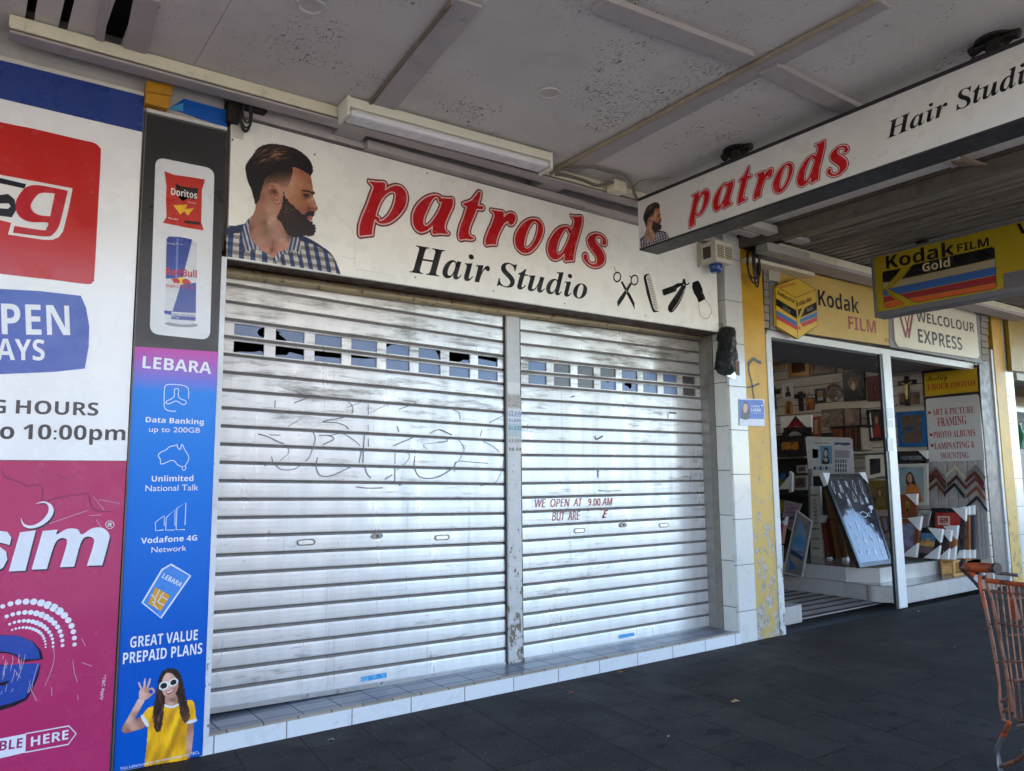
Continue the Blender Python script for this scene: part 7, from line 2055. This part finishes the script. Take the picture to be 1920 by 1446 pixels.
MB().slab(PXr, quad(PXr, w3_([(585, -60), (720, -60), (770, 1012), (722, 1015), (700, 935), (592, 940)])), -0.04, 0).build("upright", flat((184, 184, 176), 0.4), t)
MB().slab(PXr, quad(PXr, w3_([(536, -300), (590, -300), (600, 620), (560, 640)])), -0.06, -0.02).build("side_post", flat((110, 112, 116), 0.4), t)
t_ = MB()
for k in range(7):
    text(t_, PXr, str(12 - k), 'sb', w3_([(618 + 4 * k, 150 + 52 * k)])[0], w3_([(664 + 4 * k, 150 + 52 * k)])[0], w3_([(618 + 4 * k, 118 + 52 * k)])[0], 0.001)
for yy in (62, 530, 668, 798):
    line(t_, PXr, w3_([(592 + yy * 0.03, yy), (690 + yy * 0.03, yy)]), 0.014, 0.001, 0, 0)
t_.build("tag_print", BK, t)
for lab, qd, off_, c in (("red brown frame edge leaning beside the display rack", [(730, 440), (790, 440), (862, 900), (800, 905)], 1.3, (112, 48, 34)), ("tan wooden frame edge leaning behind the doodle print", [(775, -20), (830, -20), (1022, 1040), (962, 1045)], 1.2, (124, 84, 44)), ("dark wooden frame edge nearest the doodle print", [(905, 120), (960, 120), (1225, 1065), (1160, 1068)], 1.35, (84, 54, 34))):
    PXq = PX(RX - off_)
    o = MB().slab(PXq, quad(PXq, w3_(qd)), -0.35, 0).build("empty_frame", flat(c, 0.45, 0, 0.2, 16.0), None, bevel=0.003)
    tag(o, lab, "picture frame", "frames leaning in the entrance")
for lab, qd, off_ in (("white card corner at the foot of the red brown frame", [(808, 922), (850, 918), (922, 1035), (822, 1045)], 1.45), ("rounded white card corner at the foot of the dark frame", [(1025, 930), (1085, 920), (1118, 1040), (1040, 1052)], 1.45), ("white card corner hooked on the display rack", [(698, 345), (795, 340), (800, 370), (770, 445), (705, 440)], 1.32)):
    PXq = PX(RX - off_)
    o = MB().slab(PXq, quad(PXq, w3_(qd)), -0.06, 0).build("corner_protector", WHT, None, bevel=0.004)
    tag(o, lab, "card corner", "loose card corners in the entrance")

# large doodle print leaning in the doorway
y1, y2 = 0.60, 1.07
BL, BR = PY(y1).at(1612.6, 1064), PY(y1).at(1674, 1056)
TL, TR = PY(y2).at(1543.6, 889), PY(y2).at(1621.6, 888)
nrm = ((BR - BL).cross(TL - BL)).normalized()
if nrm.y > 0: nrm = -nrm
PD = Plane(BL, nrm, (BR - BL).normalized())
DQ = [(1543.6, 889), (1621.6, 888), (1674, 1056), (1612.6, 1064)]
chk = ink((206, 210, 220), 0.3)
dl = []
def doodle(x, y, s_, kind):
    W_ = 0.0055
    if kind == 0:      # drooping bead string with a small cross
        dl.append(([(x, y - s_), (x - 0.6 * s_, y), (x - 0.2 * s_, y + s_), (x + 0.3 * s_, y + 0.2 * s_), (x + 0.1 * s_, y - s_)], W_, chk))
        dl.append(([(x - 0.2 * s_, y + s_), (x - 0.15 * s_, y + 1.7 * s_)], W_ * 1.4, chk))
        dl.append(([(x - 0.45 * s_, y + 1.3 * s_), (x + 0.15 * s_, y + 1.28 * s_)], W_ * 1.4, chk))
    elif kind == 1:    # robed figure
        dl.append(([(x - 0.5 * s_, y + s_), (x - 0.25 * s_, y - 0.3 * s_), (x, y - 0.9 * s_), (x + 0.25 * s_, y - 0.3 * s_), (x + 0.5 * s_, y + s_), (x - 0.5 * s_, y + s_)], W_, chk))
        for k in range(5):
            dl.append(([(x - 0.3 * s_, y - 0.1 * s_ + 0.2 * k * s_), (x + rnd.uniform(-0.1, 0.1) * s_, y + 0.05 * s_ + 0.2 * k * s_), (x + 0.3 * s_, y - 0.12 * s_ + 0.2 * k * s_)], W_ * rnd.uniform(0.8, 2.2), chk))
    elif kind == 2:    # chapel
        dl.append(([(x - 0.6 * s_, y + 0.8 * s_), (x - 0.6 * s_, y), (x, y - 0.7 * s_), (x + 0.6 * s_, y), (x + 0.6 * s_, y + 0.8 * s_), (x - 0.6 * s_, y + 0.8 * s_)], W_, chk))
        dl.append(([(x, y - 0.7 * s_), (x, y - 1.2 * s_)], W_, chk))
        dl.append(([(x - 0.2 * s_, y - s_), (x + 0.2 * s_, y - s_)], W_, chk))
        dl.append(([(x - 0.15 * s_, y + 0.8 * s_), (x - 0.15 * s_, y + 0.4 * s_), (x, y + 0.25 * s_), (x + 0.15 * s_, y + 0.4 * s_), (x + 0.15 * s_, y + 0.8 * s_)], W_, chk))
    else:              # loose squiggle
        dl.append(([(x + s_ * rnd.uniform(-0.8, 0.8), y + s_ * rnd.uniform(-0.8, 0.8)) for _ in range(9)], W_, chk))
        dl.append(([(x + s_ * rnd.uniform(-0.5, 0.5), y + s_ * rnd.uniform(-0.5, 0.5)) for _ in range(6)], W_ * 1.8, chk))
for (x, y, s_, k_) in ((0.08, 0.10, 0.06, 0), (0.27, 0.10, 0.075, 1), (0.46, 0.09, 0.06, 3), (0.66, 0.10, 0.07, 0), (0.86, 0.10, 0.07, 0), (0.16, 0.22, 0.05, 3), (0.35, 0.27, 0.075, 1), (0.55, 0.25, 0.06, 2), (0.72, 0.29, 0.05, 2), (0.88, 0.26, 0.06, 1), (0.22, 0.42, 0.05, 3), (0.38, 0.43, 0.05, 2), (0.90, 0.41, 0.05, 3),
        (0.15, 0.58, 0.05, 3), (0.35, 0.58, 0.05, 1), (0.56, 0.58, 0.06, 0), (0.80, 0.60, 0.05, 3), (0.2, 0.72, 0.05, 2), (0.42, 0.74, 0.06, 1), (0.64, 0.74, 0.05, 3), (0.86, 0.74, 0.05, 1), (0.15, 0.87, 0.05, 3), (0.38, 0.89, 0.05, 3), (0.60, 0.89, 0.05, 1), (0.84, 0.88, 0.05, 0)):
    doodle(x, y, s_, k_)
fish = [(0.52, 0.455), (0.60, 0.43), (0.68, 0.43), (0.76, 0.465), (0.68, 0.49), (0.60, 0.488), (0.52, 0.455)]
dl.append((fish, 0.008, chk))
dl.append(([(0.76, 0.465), (0.82, 0.44), (0.82, 0.49), (0.76, 0.465)], 0.006, chk))
dp = pic("tall black framed print of white chalk doodles with card corners leaning in the doorway", DQ, PD, 0.055, 0.05, BLKF, flat((44, 46, 54), 0.03, 0, 0.1, 6.0, 0.9), [([(0.88, 0.36), (1.0, 0.355), (1.0, 0.40), (0.9, 0.41)], chk, 0)], "ab", 0.17, lines=dl)

# right-hand window display
pic("black frame with white label corner at the top of the window display", g4([(122, 42), (505, 35), (512, 205), (140, 205)]), PX(RX - 0.10), 0.07, 0.05, BLKF, m_art([(52, 62, 76), (110, 116, 122), (40, 44, 54)], 6.0, 18.0, 0.1), (), "b", 0.12)
pic("large pale blue painting of a veiled woman in an orange dress", g4([(130, 200), (512, 190), (520, 705), (150, 740)]), PX(RX - 0.2), 0.05, 0.05, flat((176, 172, 160), 0.35), m_art([(110, 130, 136), (128, 146, 150), (96, 116, 126)], 3.0, 19.0), [([(0.1, 1), (0.1, 1), (0.22, 0.6), (0.35, 0.45), (0.6, 0.45), (0.82, 0.62), (0.92, 1), (0.92, 1)], m_art([(150, 84, 40), (176, 110, 48), (120, 60, 40)], 14.0), 2), ([(0.28, 0.5), (0.26, 0.25), (0.42, 0.13), (0.56, 0.22), (0.66, 0.5), (0.45, 0.45)], ink((58, 44, 36)), 2), ([(0.3, 0.28), (0.4, 0.18), (0.5, 0.24), (0.52, 0.36), (0.44, 0.44), (0.34, 0.38)], SK, 2)])
pic("red brown framed picture of a dark suited man on yellow", g4([(165, 575), (385, 568), (375, 872), (172, 862)]), PX(RX - 0.45), 0.10, 0.05, WOOD, flat((150, 128, 48), 0.3), bust(SKD, BK, ink((34, 28, 28)), 0.4, 0.45, 0.16), "b", 0.16)
pic("wood framed blue and pink flower picture with card corners", g4([(150, 880), (440, 850), (372, 1345), (200, 1330)]), PX(RX - 0.75), 0.07, 0.05, WOOD, m_art([(84, 98, 126), (124, 134, 156), (116, 96, 118), (78, 92, 122)], 7.0, 20.0, 0.2), (), "bc", 0.20)
pic("red sunburst print with a small white mounted photo", g4([(560, 742), (985, 745), (975, 1130), (565, 1120)]), PX(RX - 0.32), 0.06, 0.05, BLKF, flat((160, 48, 40), 0.3), [([(0.10, 0.16), (0.58, 0.17), (0.57, 0.56), (0.10, 0.55)], ink((196, 180, 172)), 0), ([(0.16, 0.22), (0.52, 0.23), (0.51, 0.5), (0.16, 0.5)], m_art([(60, 50, 60), (150, 60, 56), (176, 160, 150)], 12.0, 21.0), 0)], "b", 0.18,
    lines=[([(0.34 + 0.30 * math.cos(a), 0.36 + 0.28 * math.sin(a)), (0.34 + 0.75 * math.cos(a), 0.36 + 0.62 * math.sin(a))], 0.02, ink((222, 150, 126))) for a in [-2.6 + 0.28 * k for k in range(14)] if 0 < 0.34 + 0.75 * math.cos(a) < 1 and 0 < 0.36 + 0.62 * math.sin(a) < 1])
pic("tilted pale print with a red border behind the flower picture", g4([(430, 790), (560, 780), (520, 960), (440, 985)]), PX(RX - 0.5), 0.03, 0.03, SILV, m_art([(96, 84, 90), (150, 130, 130), (60, 50, 60)], 7.0, 22.0))
pic("black framed golden city skyline under a blue sky", g4([(380, 975), (700, 1005), (642, 1368), (350, 1345)]), PX(RX - 0.62), 0.07, 0.05, BLKF, flat((70, 112, 142), 0.3), [([(0, 0.42), (0.2, 0.36), (0.35, 0.42), (0.45, 0.22), (0.5, 0.4), (0.6, 0.18), (0.66, 0.4), (0.85, 0.38), (1, 0.44), (1, 0.7), (0, 0.7)], m_art([(150, 110, 60), (190, 146, 84), (110, 78, 50)], 14.0), 0), ([(0, 0.66), (1, 0.66), (1, 1), (0, 1)], m_art([(72, 66, 72), (104, 84, 84), (48, 50, 60)], 9.0, 2.0), 0)], "bc", 0.19)
pic("dark forest print with a yellow flower behind the city skyline", g4([(690, 1010), (812, 1022), (770, 1370), (640, 1370)]), PX(RX - 0.5), 0.04, 0.05, DRED, m_art([(34, 36, 34), (60, 58, 50), (28, 30, 36)], 7.0, 23.0), [([(0.3, 0.8), (0.5, 0.74), (0.6, 0.84), (0.4, 0.9)], ink((150, 140, 50)), 2)], "bc", 0.15)
pic("tan wooden framed print leaning against the red sunburst", g4([(745, 965), (890, 962), (850, 1375), (725, 1370)]), PX(RX - 0.40), 0.06, 0.05, flat((150, 96, 48), 0.4, 0, 0.2, 14.0), m_art([(110, 40, 38), (80, 32, 34), (140, 64, 56)], 7.0, 24.0), (), "bc", 0.19)
for k, (xa, xb, c, lab) in enumerate(((922, 962, (36, 32, 34), "black frame edge with white corner caps in the window stack"), (970, 1032, (140, 84, 40), "tan frame edge with white corner caps in the window stack"), (1038, 1092, (44, 48, 66), "navy frame edge with white corner caps at the right end of the window stack"))):
    PXq = PX(RX - 0.30 + 0.07 * k)
    t = thing("empty_frame", lab, "picture frame", PXq.at(*g4([((xa + xb) / 2, 1365)])[0]), "frames stacked in the window")
    MB().slab(PXq, quad(PXq, g4([(xa, 770 - 10 * k), (xb, 770 - 10 * k), (xb + 4, 1350), (xa, 1352)])), -0.05, 0).build("frame", flat(c, 0.4, 0, 0.2, 14.0), t, bevel=0.003)
    MB().slab(PXq, quad(PXq, g4([(xa - 4, 735 - 12 * k), (xb + 2, 730 - 12 * k), (xb + 2, 830 - 4 * k), (xa - 2, 840 - 4 * k)])), -0.055, 0.008).build("corner_protector", WHT, t, bevel=0.004)
    MB().slab(PXq, quad(PXq, g4([(xa - 60 + 20 * k, 1362), (xa - 4, 1262), (xb + 6, 1256), (xb + 8, 1362)])), -0.055, 0.008).build("corner_protector", WHT, t, bevel=0.004)
pic("gold framed portrait of a long haired woman with a shining lower edge", k7([(-100, 425), (168, 415), (180, 790), (-60, 800)]), PX(RX - 0.55), 0.05, 0.04, flat((150, 122, 50), 0.2, 0.6), m_art([(70, 66, 40), (110, 98, 52), (52, 50, 36)], 4.0, 25.0, 0.1), bust(SK, ink((72, 54, 36)), ink((110, 88, 50)), 0.6, 0.4, 0.14))
pic("white framed night scene picture behind the doodle print", w2_([(1585, 555), (1895, 545), (1905, 880), (1605, 960)]), PX(RX - 0.40), 0.06, 0.04, flat((190, 184, 168), 0.4), m_art([(24, 30, 44), (44, 46, 52), (70, 56, 44)], 4.0, 26.0, 0.1))
pic("blue sky print low behind the white post", w3_([(1545, 355), (1660, 350), (1690, 560), (1600, 600)]), PX(RX - 0.7), 0.03, 0.03, WOOD, m_art([(70, 96, 150), (120, 136, 160), (70, 80, 80)], 4.0, 27.0))

# services boards and frame samples on the window's side wall
sb = thing("services_board", "yellow and white services boards with red serif lettering inside the window", "sign board", PX(RX - 0.01).at(1790, 860))
PB1 = PX(RX - 0.012)
MB().slab(PB1, quad(PB1, k5([(605, 385), (1345, 300), (1400, 1535), (690, 1560)])), -0.006, 0).build("surround", flat((34, 30, 30), 0.5), sb)
MB().slab(PX(RX - 0.03), smooth(quad(PX(RX - 0.03), k5([(637, 440), (655, 415), (1000, 375), (1290, 342), (1308, 360), (1325, 620), (1310, 642), (980, 675), (665, 708), (650, 690)])), 3), -0.012, 0).build("yellow_board", m_panel("yellow_board_sheet", (186, 150, 20), 0.35, 0.2), sb)
PB2 = PX(RX - 0.03)
MB().slab(PB2, quad(PB2, k5([(655, 760), (670, 742), (1318, 682), (1335, 700), (1415, 1530), (700, 1552)])), -0.012, 0).build("white_board", m_panel("white_board_sheet", (186, 186, 184), 0.35, 0.2), sb)
t = MB()
M_SBL = (ink((150, 22, 34)), INK['blk'])
def T5(s_, k_, a, b_, c, i_=0):
    t = MB()
    text(t, PB2, s_, k_, k5([a])[0], k5([b_])[0], k5([c])[0], 0.001)
    t.build("lettering", M_SBL[i_], sb)
T5("1 HOUR PHOTOS", 'b', (678, 632), (1300, 570), (676, 556))
T5("ART & PICTURE", 'b', (742, 952), (1285, 918), (738, 872))
T5("FRAMING", 'b', (812, 1097), (1186, 1064), (808, 985))
T5("PHOTO ALBUMS", 'b', (757, 1247), (1296, 1217), (752, 1163))
T5("LAMINATING &", 'b', (772, 1390), (1288, 1366), (768, 1308))
text(t, PB2, "MOUNTING", 'b', k7([(850, 138)])[0], k7([(1212, 133)])[0], k7([(846, 58)])[0], 0.001, 0)
for p in ((705, 918), (727, 1202), (740, 1340)):
    MB().disc(PB2, PB2.uv(*k5([p])[0]), 0.022, 0.001, 0, None, 14).build("bullet_mark", M_SBL[0], sb)
T5("Quality", 'sc', (682, 512), (932, 488), (680, 448), 1)
t.build("lettering", M_SBL[0], sb)
fs = thing("sample_board", "grey ribbed board of moulding strips behind the frame corner samples", "sample board", PX(RX - 0.012).at(1800, 1000))
m_ = MB()
qb = g4([(528, 165), (1225, 155), (1305, 1372), (560, 1372)])
PB3 = PX(RX - 0.01)
uvb = quad(PB3, qb)
for k in range(17):
    a, b_ = k / 17.0, (k + 0.86) / 17.0
    m_.slab(PB3, [bil(uvb, a, 0), bil(uvb, b_, 0), bil(uvb, b_, 1), bil(uvb, a, 1)], -0.008, 0.004 + 0.008 * (k % 3))
m_.build("moulding_strips", flat((158, 152, 150), 0.5, 0, 0.15, 8.0), fs)
CS = []
for (x, y, c, s_, lab) in ((620, 225, (112, 106, 100), 1.0, "grey corner sample at the board's top left"), (860, 205, (176, 168, 140), 1.0, "cream corner sample at the board's top middle"), (1115, 205, (112, 108, 106), 1.0, "grey corner sample at the board's top right"),
        (625, 262, (92, 36, 30), 1.0, "dark red corner sample below the grey top left one"), (1100, 280, (84, 34, 32), 1.0, "dark red corner sample below the grey top right one"), (620, 322, (84, 40, 28), 1.0, "brown corner sample third down on the left"), (875, 330, (70, 34, 28), 1.0, "wide dark brown corner sample below the cream one"), (1112, 352, (104, 42, 34), 1.0, "red brown corner sample third down on the right"),
        (625, 412, (96, 50, 30), 1.0, "brown corner sample lowest on the left"), (848, 425, (28, 26, 30), 1.05, "black corner sample lowest in the middle"), (1118, 465, (112, 60, 30), 1.0, "tan corner sample fourth down on the right"), (1125, 585, (26, 26, 32), 1.1, "black corner sample lowest on the right")):
    w_ = 118 * s_
    th = 46
    PB4 = PX(RX - 0.045 - 0.003 * len(CS))
    CS.append(1)
    q = g4([(x - w_, y + 0.95 * w_), (x, y), (x + w_, y + 1.25 * w_), (x + w_, y + 1.25 * w_ + th), (x, y + th), (x - w_, y + 0.95 * w_ + th)])
    o = MB().slab(PB4, quad(PB4, q), -0.02, 0.0).build("corner_sample", flat(c, 0.35, 0, 0.15, 14.0), None, bevel=0.004)
    tag(o, lab, "frame sample", "frame corner samples on the board")
wb = thing("wooden_crate", "small pale wooden crate on the lower display step behind the trolley", "crate", (11.0, 0.35, 0.2))
cx0, cx1 = PY(0.30).at(1788, 1060).x, PY(0.30).at(1836, 1060).x
czt = PY(0.30).at(1800, 1050).z
for nm, bx in (("top_rail", (cx0, cx1, 0.30, 0.33, czt - 0.03, czt)), ("bottom_rail", (cx0, cx1, 0.30, 0.33, 0.201, 0.235)), ("side_rail", (cx0, cx0 + 0.05, 0.301, 0.331, 0.235, czt - 0.03)), ("side_rail", (cx1 - 0.05, cx1, 0.301, 0.331, 0.235, czt - 0.03)), ("back_board", (cx0, cx1, 0.45, 0.47, 0.201, czt)), ("lid", (cx0, cx1, 0.33, 0.45, czt - 0.012, czt - 0.002))):
    MB().box(*bx).build(nm, flat((176, 130, 66), 0.6, 0, 0.2, 14.0), wb, bevel=0.003)

# neighbouring shop at the right edge
PN = PY(-0.05)
ns = thing("shop_sign", "blank yellow sign panel at the picture's right edge beyond the tiled pillar", "shop sign", PN.at(1905, 690))
q = quad(PN, [(1889.5, 598), (1960, 604), (1962, 700), (1898, 695)])
MB().slab(PN, q, -0.05, 0).build("panel", flat((150, 122, 10), 0.45, 0, 0.1), ns)
nx = thing("neighbour_shopfront", "cream tiled counter front with a dark opening at the right edge", "shopfront", (13.5, 0.3, 0))
MB().box(12.80, 17, 0.0, 0.15, PY(0.0).at(1905, 712).z, PY(0.0).at(1905, 699).z).build("head_rail", flat((176, 168, 152), 0.5, 0, 0.1, 9.0, dirt=0.5), nx)
MB().box(12.76, 17, 1.2, 1.3, 0, 3.0).build("rear_wall", m_tile((166, 150, 126), 0.5, 0.45, (90, 80, 70), 0.05), nx)
MB().box(12.78, 17, 0.9, 1.19, 0, PY(0.9).at(1908, 772).z).build("cabinet", flat((44, 40, 38), 0.6), nx)
MB().box(12.78, 17, 0.3, 0.6, 0, PY(0.3).at(1908, 842).z).build("counter", flat((120, 112, 104), 0.5), nx)
gb = PY(0.45).at(1914, 830)
t = thing("glass_bottle", "green glass bottle on the counter at the right edge", "bottle", gb)
zc_ = PY(0.3).at(1908, 842).z
MB().tube([(gb.x, 0.45, zc_), (gb.x, 0.45, zc_ + 0.25), (gb.x, 0.45, zc_ + 0.32), (gb.x, 0.45, zc_ + 0.40)], [0.075, 0.075, 0.035, 0.03], 12).build("body", flat((60, 120, 84), 0.15), t, smooth_=True)
MB().tube([(gb.x, 0.45, zc_ + 0.401), (gb.x, 0.45, zc_ + 0.43)], 0.034, 10).build("cap", flat((196, 196, 190), 0.4), t)

# ================================================================ shopping trolley
ra = crop(1780, 1030, 140 / 964.0)
rb = crop(1780, 1236, 140 / 964.0)
TO = PZ(1.0).at(1852, 1089)
TF = (PZ(1.0).at(1920, 1099) - TO).normalized()
TW = Vector((-TF.y, TF.x, 0))
if TW.x < 0: TW = -TW
PT_ = Plane(TO, -TW, TF)
if PT_.n.dot(CAM - TO) < 0: PT_ = Plane(TO, TW, TF)
M_ORG = m_metal((178, 74, 26), 0.45, 0.1, 0.45)
M_WIRE = m_metal((142, 98, 78), 0.45, 0.55, 0.5)
M_STEEL = m_metal((150, 152, 158), 0.35, 0.85, 0.1)
tl = thing("shopping_trolley", "rusty orange wire shopping trolley cut off by the right edge of the picture", "shopping trolley", (TO.x + 0.2, TO.y - 0.2, 0))
def tp3(f, pts, o=0.0): return [PT_.at(*p) + TW * o for p in f(pts)]
OUT = tp3(ra, [(388, 320), (400, 450), (430, 590), (470, 760), (512, 965), (560, 1200), (600, 1430)]) + tp3(rb, [(640, 330), (655, 560), (682, 710), (706, 800)])
MB().tube(OUT[:4], 0.0105, 8).build("frame_tube", M_ORG, tl, smooth_=True)
MB().tube(OUT[3:], 0.0095, 8).build("frame_tube", M_WIRE, tl, smooth_=True)
IN = tp3(ra, [(470, 380), (520, 560), (560, 700), (600, 900), (640, 1100), (690, 1350)]) + tp3(rb, [(705, 0), (740, 200), (790, 500), (820, 680), (845, 755), (900, 790), (1200, 812)])
MB().tube(IN, 0.009, 8).build("corner_tube", M_WIRE, tl, smooth_=True)
MB().tube(tp3(ra, [(455, 345), (490, 405), (720, 432), (964, 462), (1500, 530), (2400, 640)]), 0.0125, 8).build("rim", M_ORG, tl, smooth_=True)
WD = 0.46
MB().tube(tp3(ra, [(455, 330), (520, 350), (720, 380), (964, 412), (1500, 480), (2400, 600)], WD), 0.011, 8).build("rim", M_ORG, tl, smooth_=True)
m_ = MB()
m2 = MB()
for k in range(14):
    x0 = 590 + 76 * k
    top = (x0, 425 + 0.125 * (x0 - 490))
    m_.tube(tp3(ra, [top, (x0 + 50, 900), (x0 + 110, 1446)]) + tp3(rb, [(x0 + 160, 400), (x0 + 190, 780)]), 0.0045, 6)
    m2.tube([p + TW * WD for p in tp3(ra, [top, (x0 + 50, 900), (x0 + 110, 1446)]) + tp3(rb, [(x0 + 160, 400), (x0 + 190, 780)])], 0.0045, 6)
m_.build("side_grid", M_WIRE, tl)
m2.build("side_grid", M_WIRE, tl)
m_ = MB()
for pts in ([(425, 525), (540, 545), (964, 585), (2400, 740)], [(510, 970), (610, 952), (964, 1000), (2400, 1180)]):
    m_.tube(tp3(ra, pts), 0.0055, 6)
    m_.tube(tp3(ra, pts[1:], WD), 0.0055, 6)
for pts in ([(605, 45), (720, 25), (964, 40), (2300, 130)], [(660, 560), (780, 480)], [(680, 690), (760, 640)], [(760, 265), (964, 300), (2300, 400)]):
    m_.tube(tp3(rb, pts), 0.0065, 6)
for zz in (0.30, 0.52, 0.74, 0.92):
    a = TO + TF * 0.10 + Vector((0, 0, zz - TO.z))
    m_.tube([a, a + TW * WD], 0.005, 6)
m_.build("cross_wires", M_WIRE, tl)
fl_b = MB()
for k in range(9):
    a = IN[-2] + TW * (WD * k / 8.0)
    fl_b.tube([a, a + TF * 0.75 + Vector((0, 0, 0.02))], 0.0045, 6)
fl_b.build("floor_grid", M_WIRE, tl)
MB().slab(PT_, quad(PT_, ra([(520, 440), (565, 450), (690, 930), (640, 950), (600, 860)])), -0.12, -0.10).build("seat_flap", M_ORG, tl, bevel=0.004)
# handle
h0, h1 = PT_.at(*ra([(210, 230)])[0]), PT_.at(*ra([(600, 245)])[0])
m_ = MB().tube([h0, h0.lerp(h1, 0.3), h0.lerp(h1, 0.7), h1], [0.024, 0.027, 0.026, 0.024], 10)
m_.build("handle_grip", M_ORG, tl, smooth_=True)
ovr = [PT_.at(*p) for p in ra(ring((178, 212), 34, 62, 0.0))]
MB().tube(ovr + [ovr[0]], 0.010, 6, 0, False).build("grip_cap", flat((40, 38, 40), 0.4), tl, smooth_=True)
MB().tube([h1 - TF * 0.004, h1 + TF * 0.012], 0.029, 12).build("grip_cap", flat((40, 38, 40), 0.4), tl)
MB().slab(PT_, quad(PT_, ra([(190, 262), (300, 285), (292, 365), (262, 378), (225, 330)])), -0.02, 0.0).build("handle_bracket", M_ORG, tl, bevel=0.004)
MB().tube(tp3(ra, [(150, 250), (200, 300), (280, 372), (350, 450), (418, 535)]), 0.0095, 8).build("handle_arm", m_metal((70, 68, 74), 0.4, 0.6), tl, smooth_=True)
MB().tube(tp3(ra, [(420, 300), (440, 360), (470, 380)]) , 0.010, 8).build("handle_stay", M_STEEL, tl, smooth_=True)
MB().tube(tp3(ra, [(430, 320), (520, 325), (610, 340), (700, 348)], 0.1), 0.009, 8).build("handle_stay", M_STEEL, tl, smooth_=True)
# chassis
for o in (0.0, WD):
    LG = tp3(rb, [(775, 810), (735, 900), (690, 1000)], o)
    LG2 = tp3(rb, [(690, 1000), (625, 1130), (615, 1190), (640, 1340), (660, 1446), (668, 1520)], o)
    MB().tube(LG, 0.013, 8).build("leg", M_ORG, tl, smooth_=True)
    MB().tube(LG2, 0.0125, 8).build("leg", M_STEEL, tl, smooth_=True)
    MB().tube(tp3(rb, [(655, 1390), (850, 1320), (964, 1245), (1500, 1180), (2100, 1200)], o), 0.011, 8).build("chassis_bar", M_WIRE, tl, smooth_=True)
    for f_ in (0.16, 0.66):
        wc = Vector((LG2[-1].x, LG2[-1].y, 0.06)) + TF * f_
        MB().tube([wc - TW * 0.014, wc + TW * 0.014], 0.06, 18).build("wheel", flat((50, 48, 48), 0.6), tl)
        MB().tube([wc + Vector((0, 0, 0.02)), wc + Vector((0, 0, 0.14))], 0.012, 8).build("caster_fork", M_STEEL, tl)
# dry leaves and litter on the pavers
for (px, py, c, s_, lab) in ((1072, 1300, (140, 74, 30), 0.020, "small orange dry leaf on the pavers nearest the step"), (1163, 1261, (150, 84, 36), 0.018, "small brown dry leaf by the tiled step's middle"), (1378, 1316, (176, 140, 84), 0.026, "pale curled dry leaf on the pavers right of the step"), (1254, 1382, (150, 148, 142), 0.011, "tiny white paper scrap on the pavers"), (1790, 1214, (150, 150, 150), 0.012, "white paper scrap on the pavers beside the trolley"), (1722, 1147, (180, 180, 180), 0.012, "white cigarette butt on the pavers in front of the post"), (620, 1388, (120, 116, 110), 0.016, "grey scrap on the pavers below the left shutter")):
    p = PZ(0.002).at(px, py)
    pts = []
    for k in range(7):
        a = 2 * math.pi * k / 7
        pts.append(Vector((p.x + s_ * 1.5 * math.cos(a) * rnd.uniform(0.7, 1.2), p.y + s_ * 0.8 * math.sin(a) * rnd.uniform(0.7, 1.2), 0.003 + (0.010 if k % 2 else 0.0))))
    m_ = MB()
    ct = p + Vector((0, 0, 0.006))
    for k in range(7):
        m_.face([ct, pts[k], pts[(k + 1) % 7]])
    o = m_.build("paper_scrap" if c[0] - c[2] < 40 else "dry_leaf", flat(c, 0.7))
    tag(o, lab, "scrap" if c[0] - c[2] < 40 else "leaf", "litter on the pavers")

for o in list(bpy.data.objects):
    if 'base' in o.keys():
        del o['base']
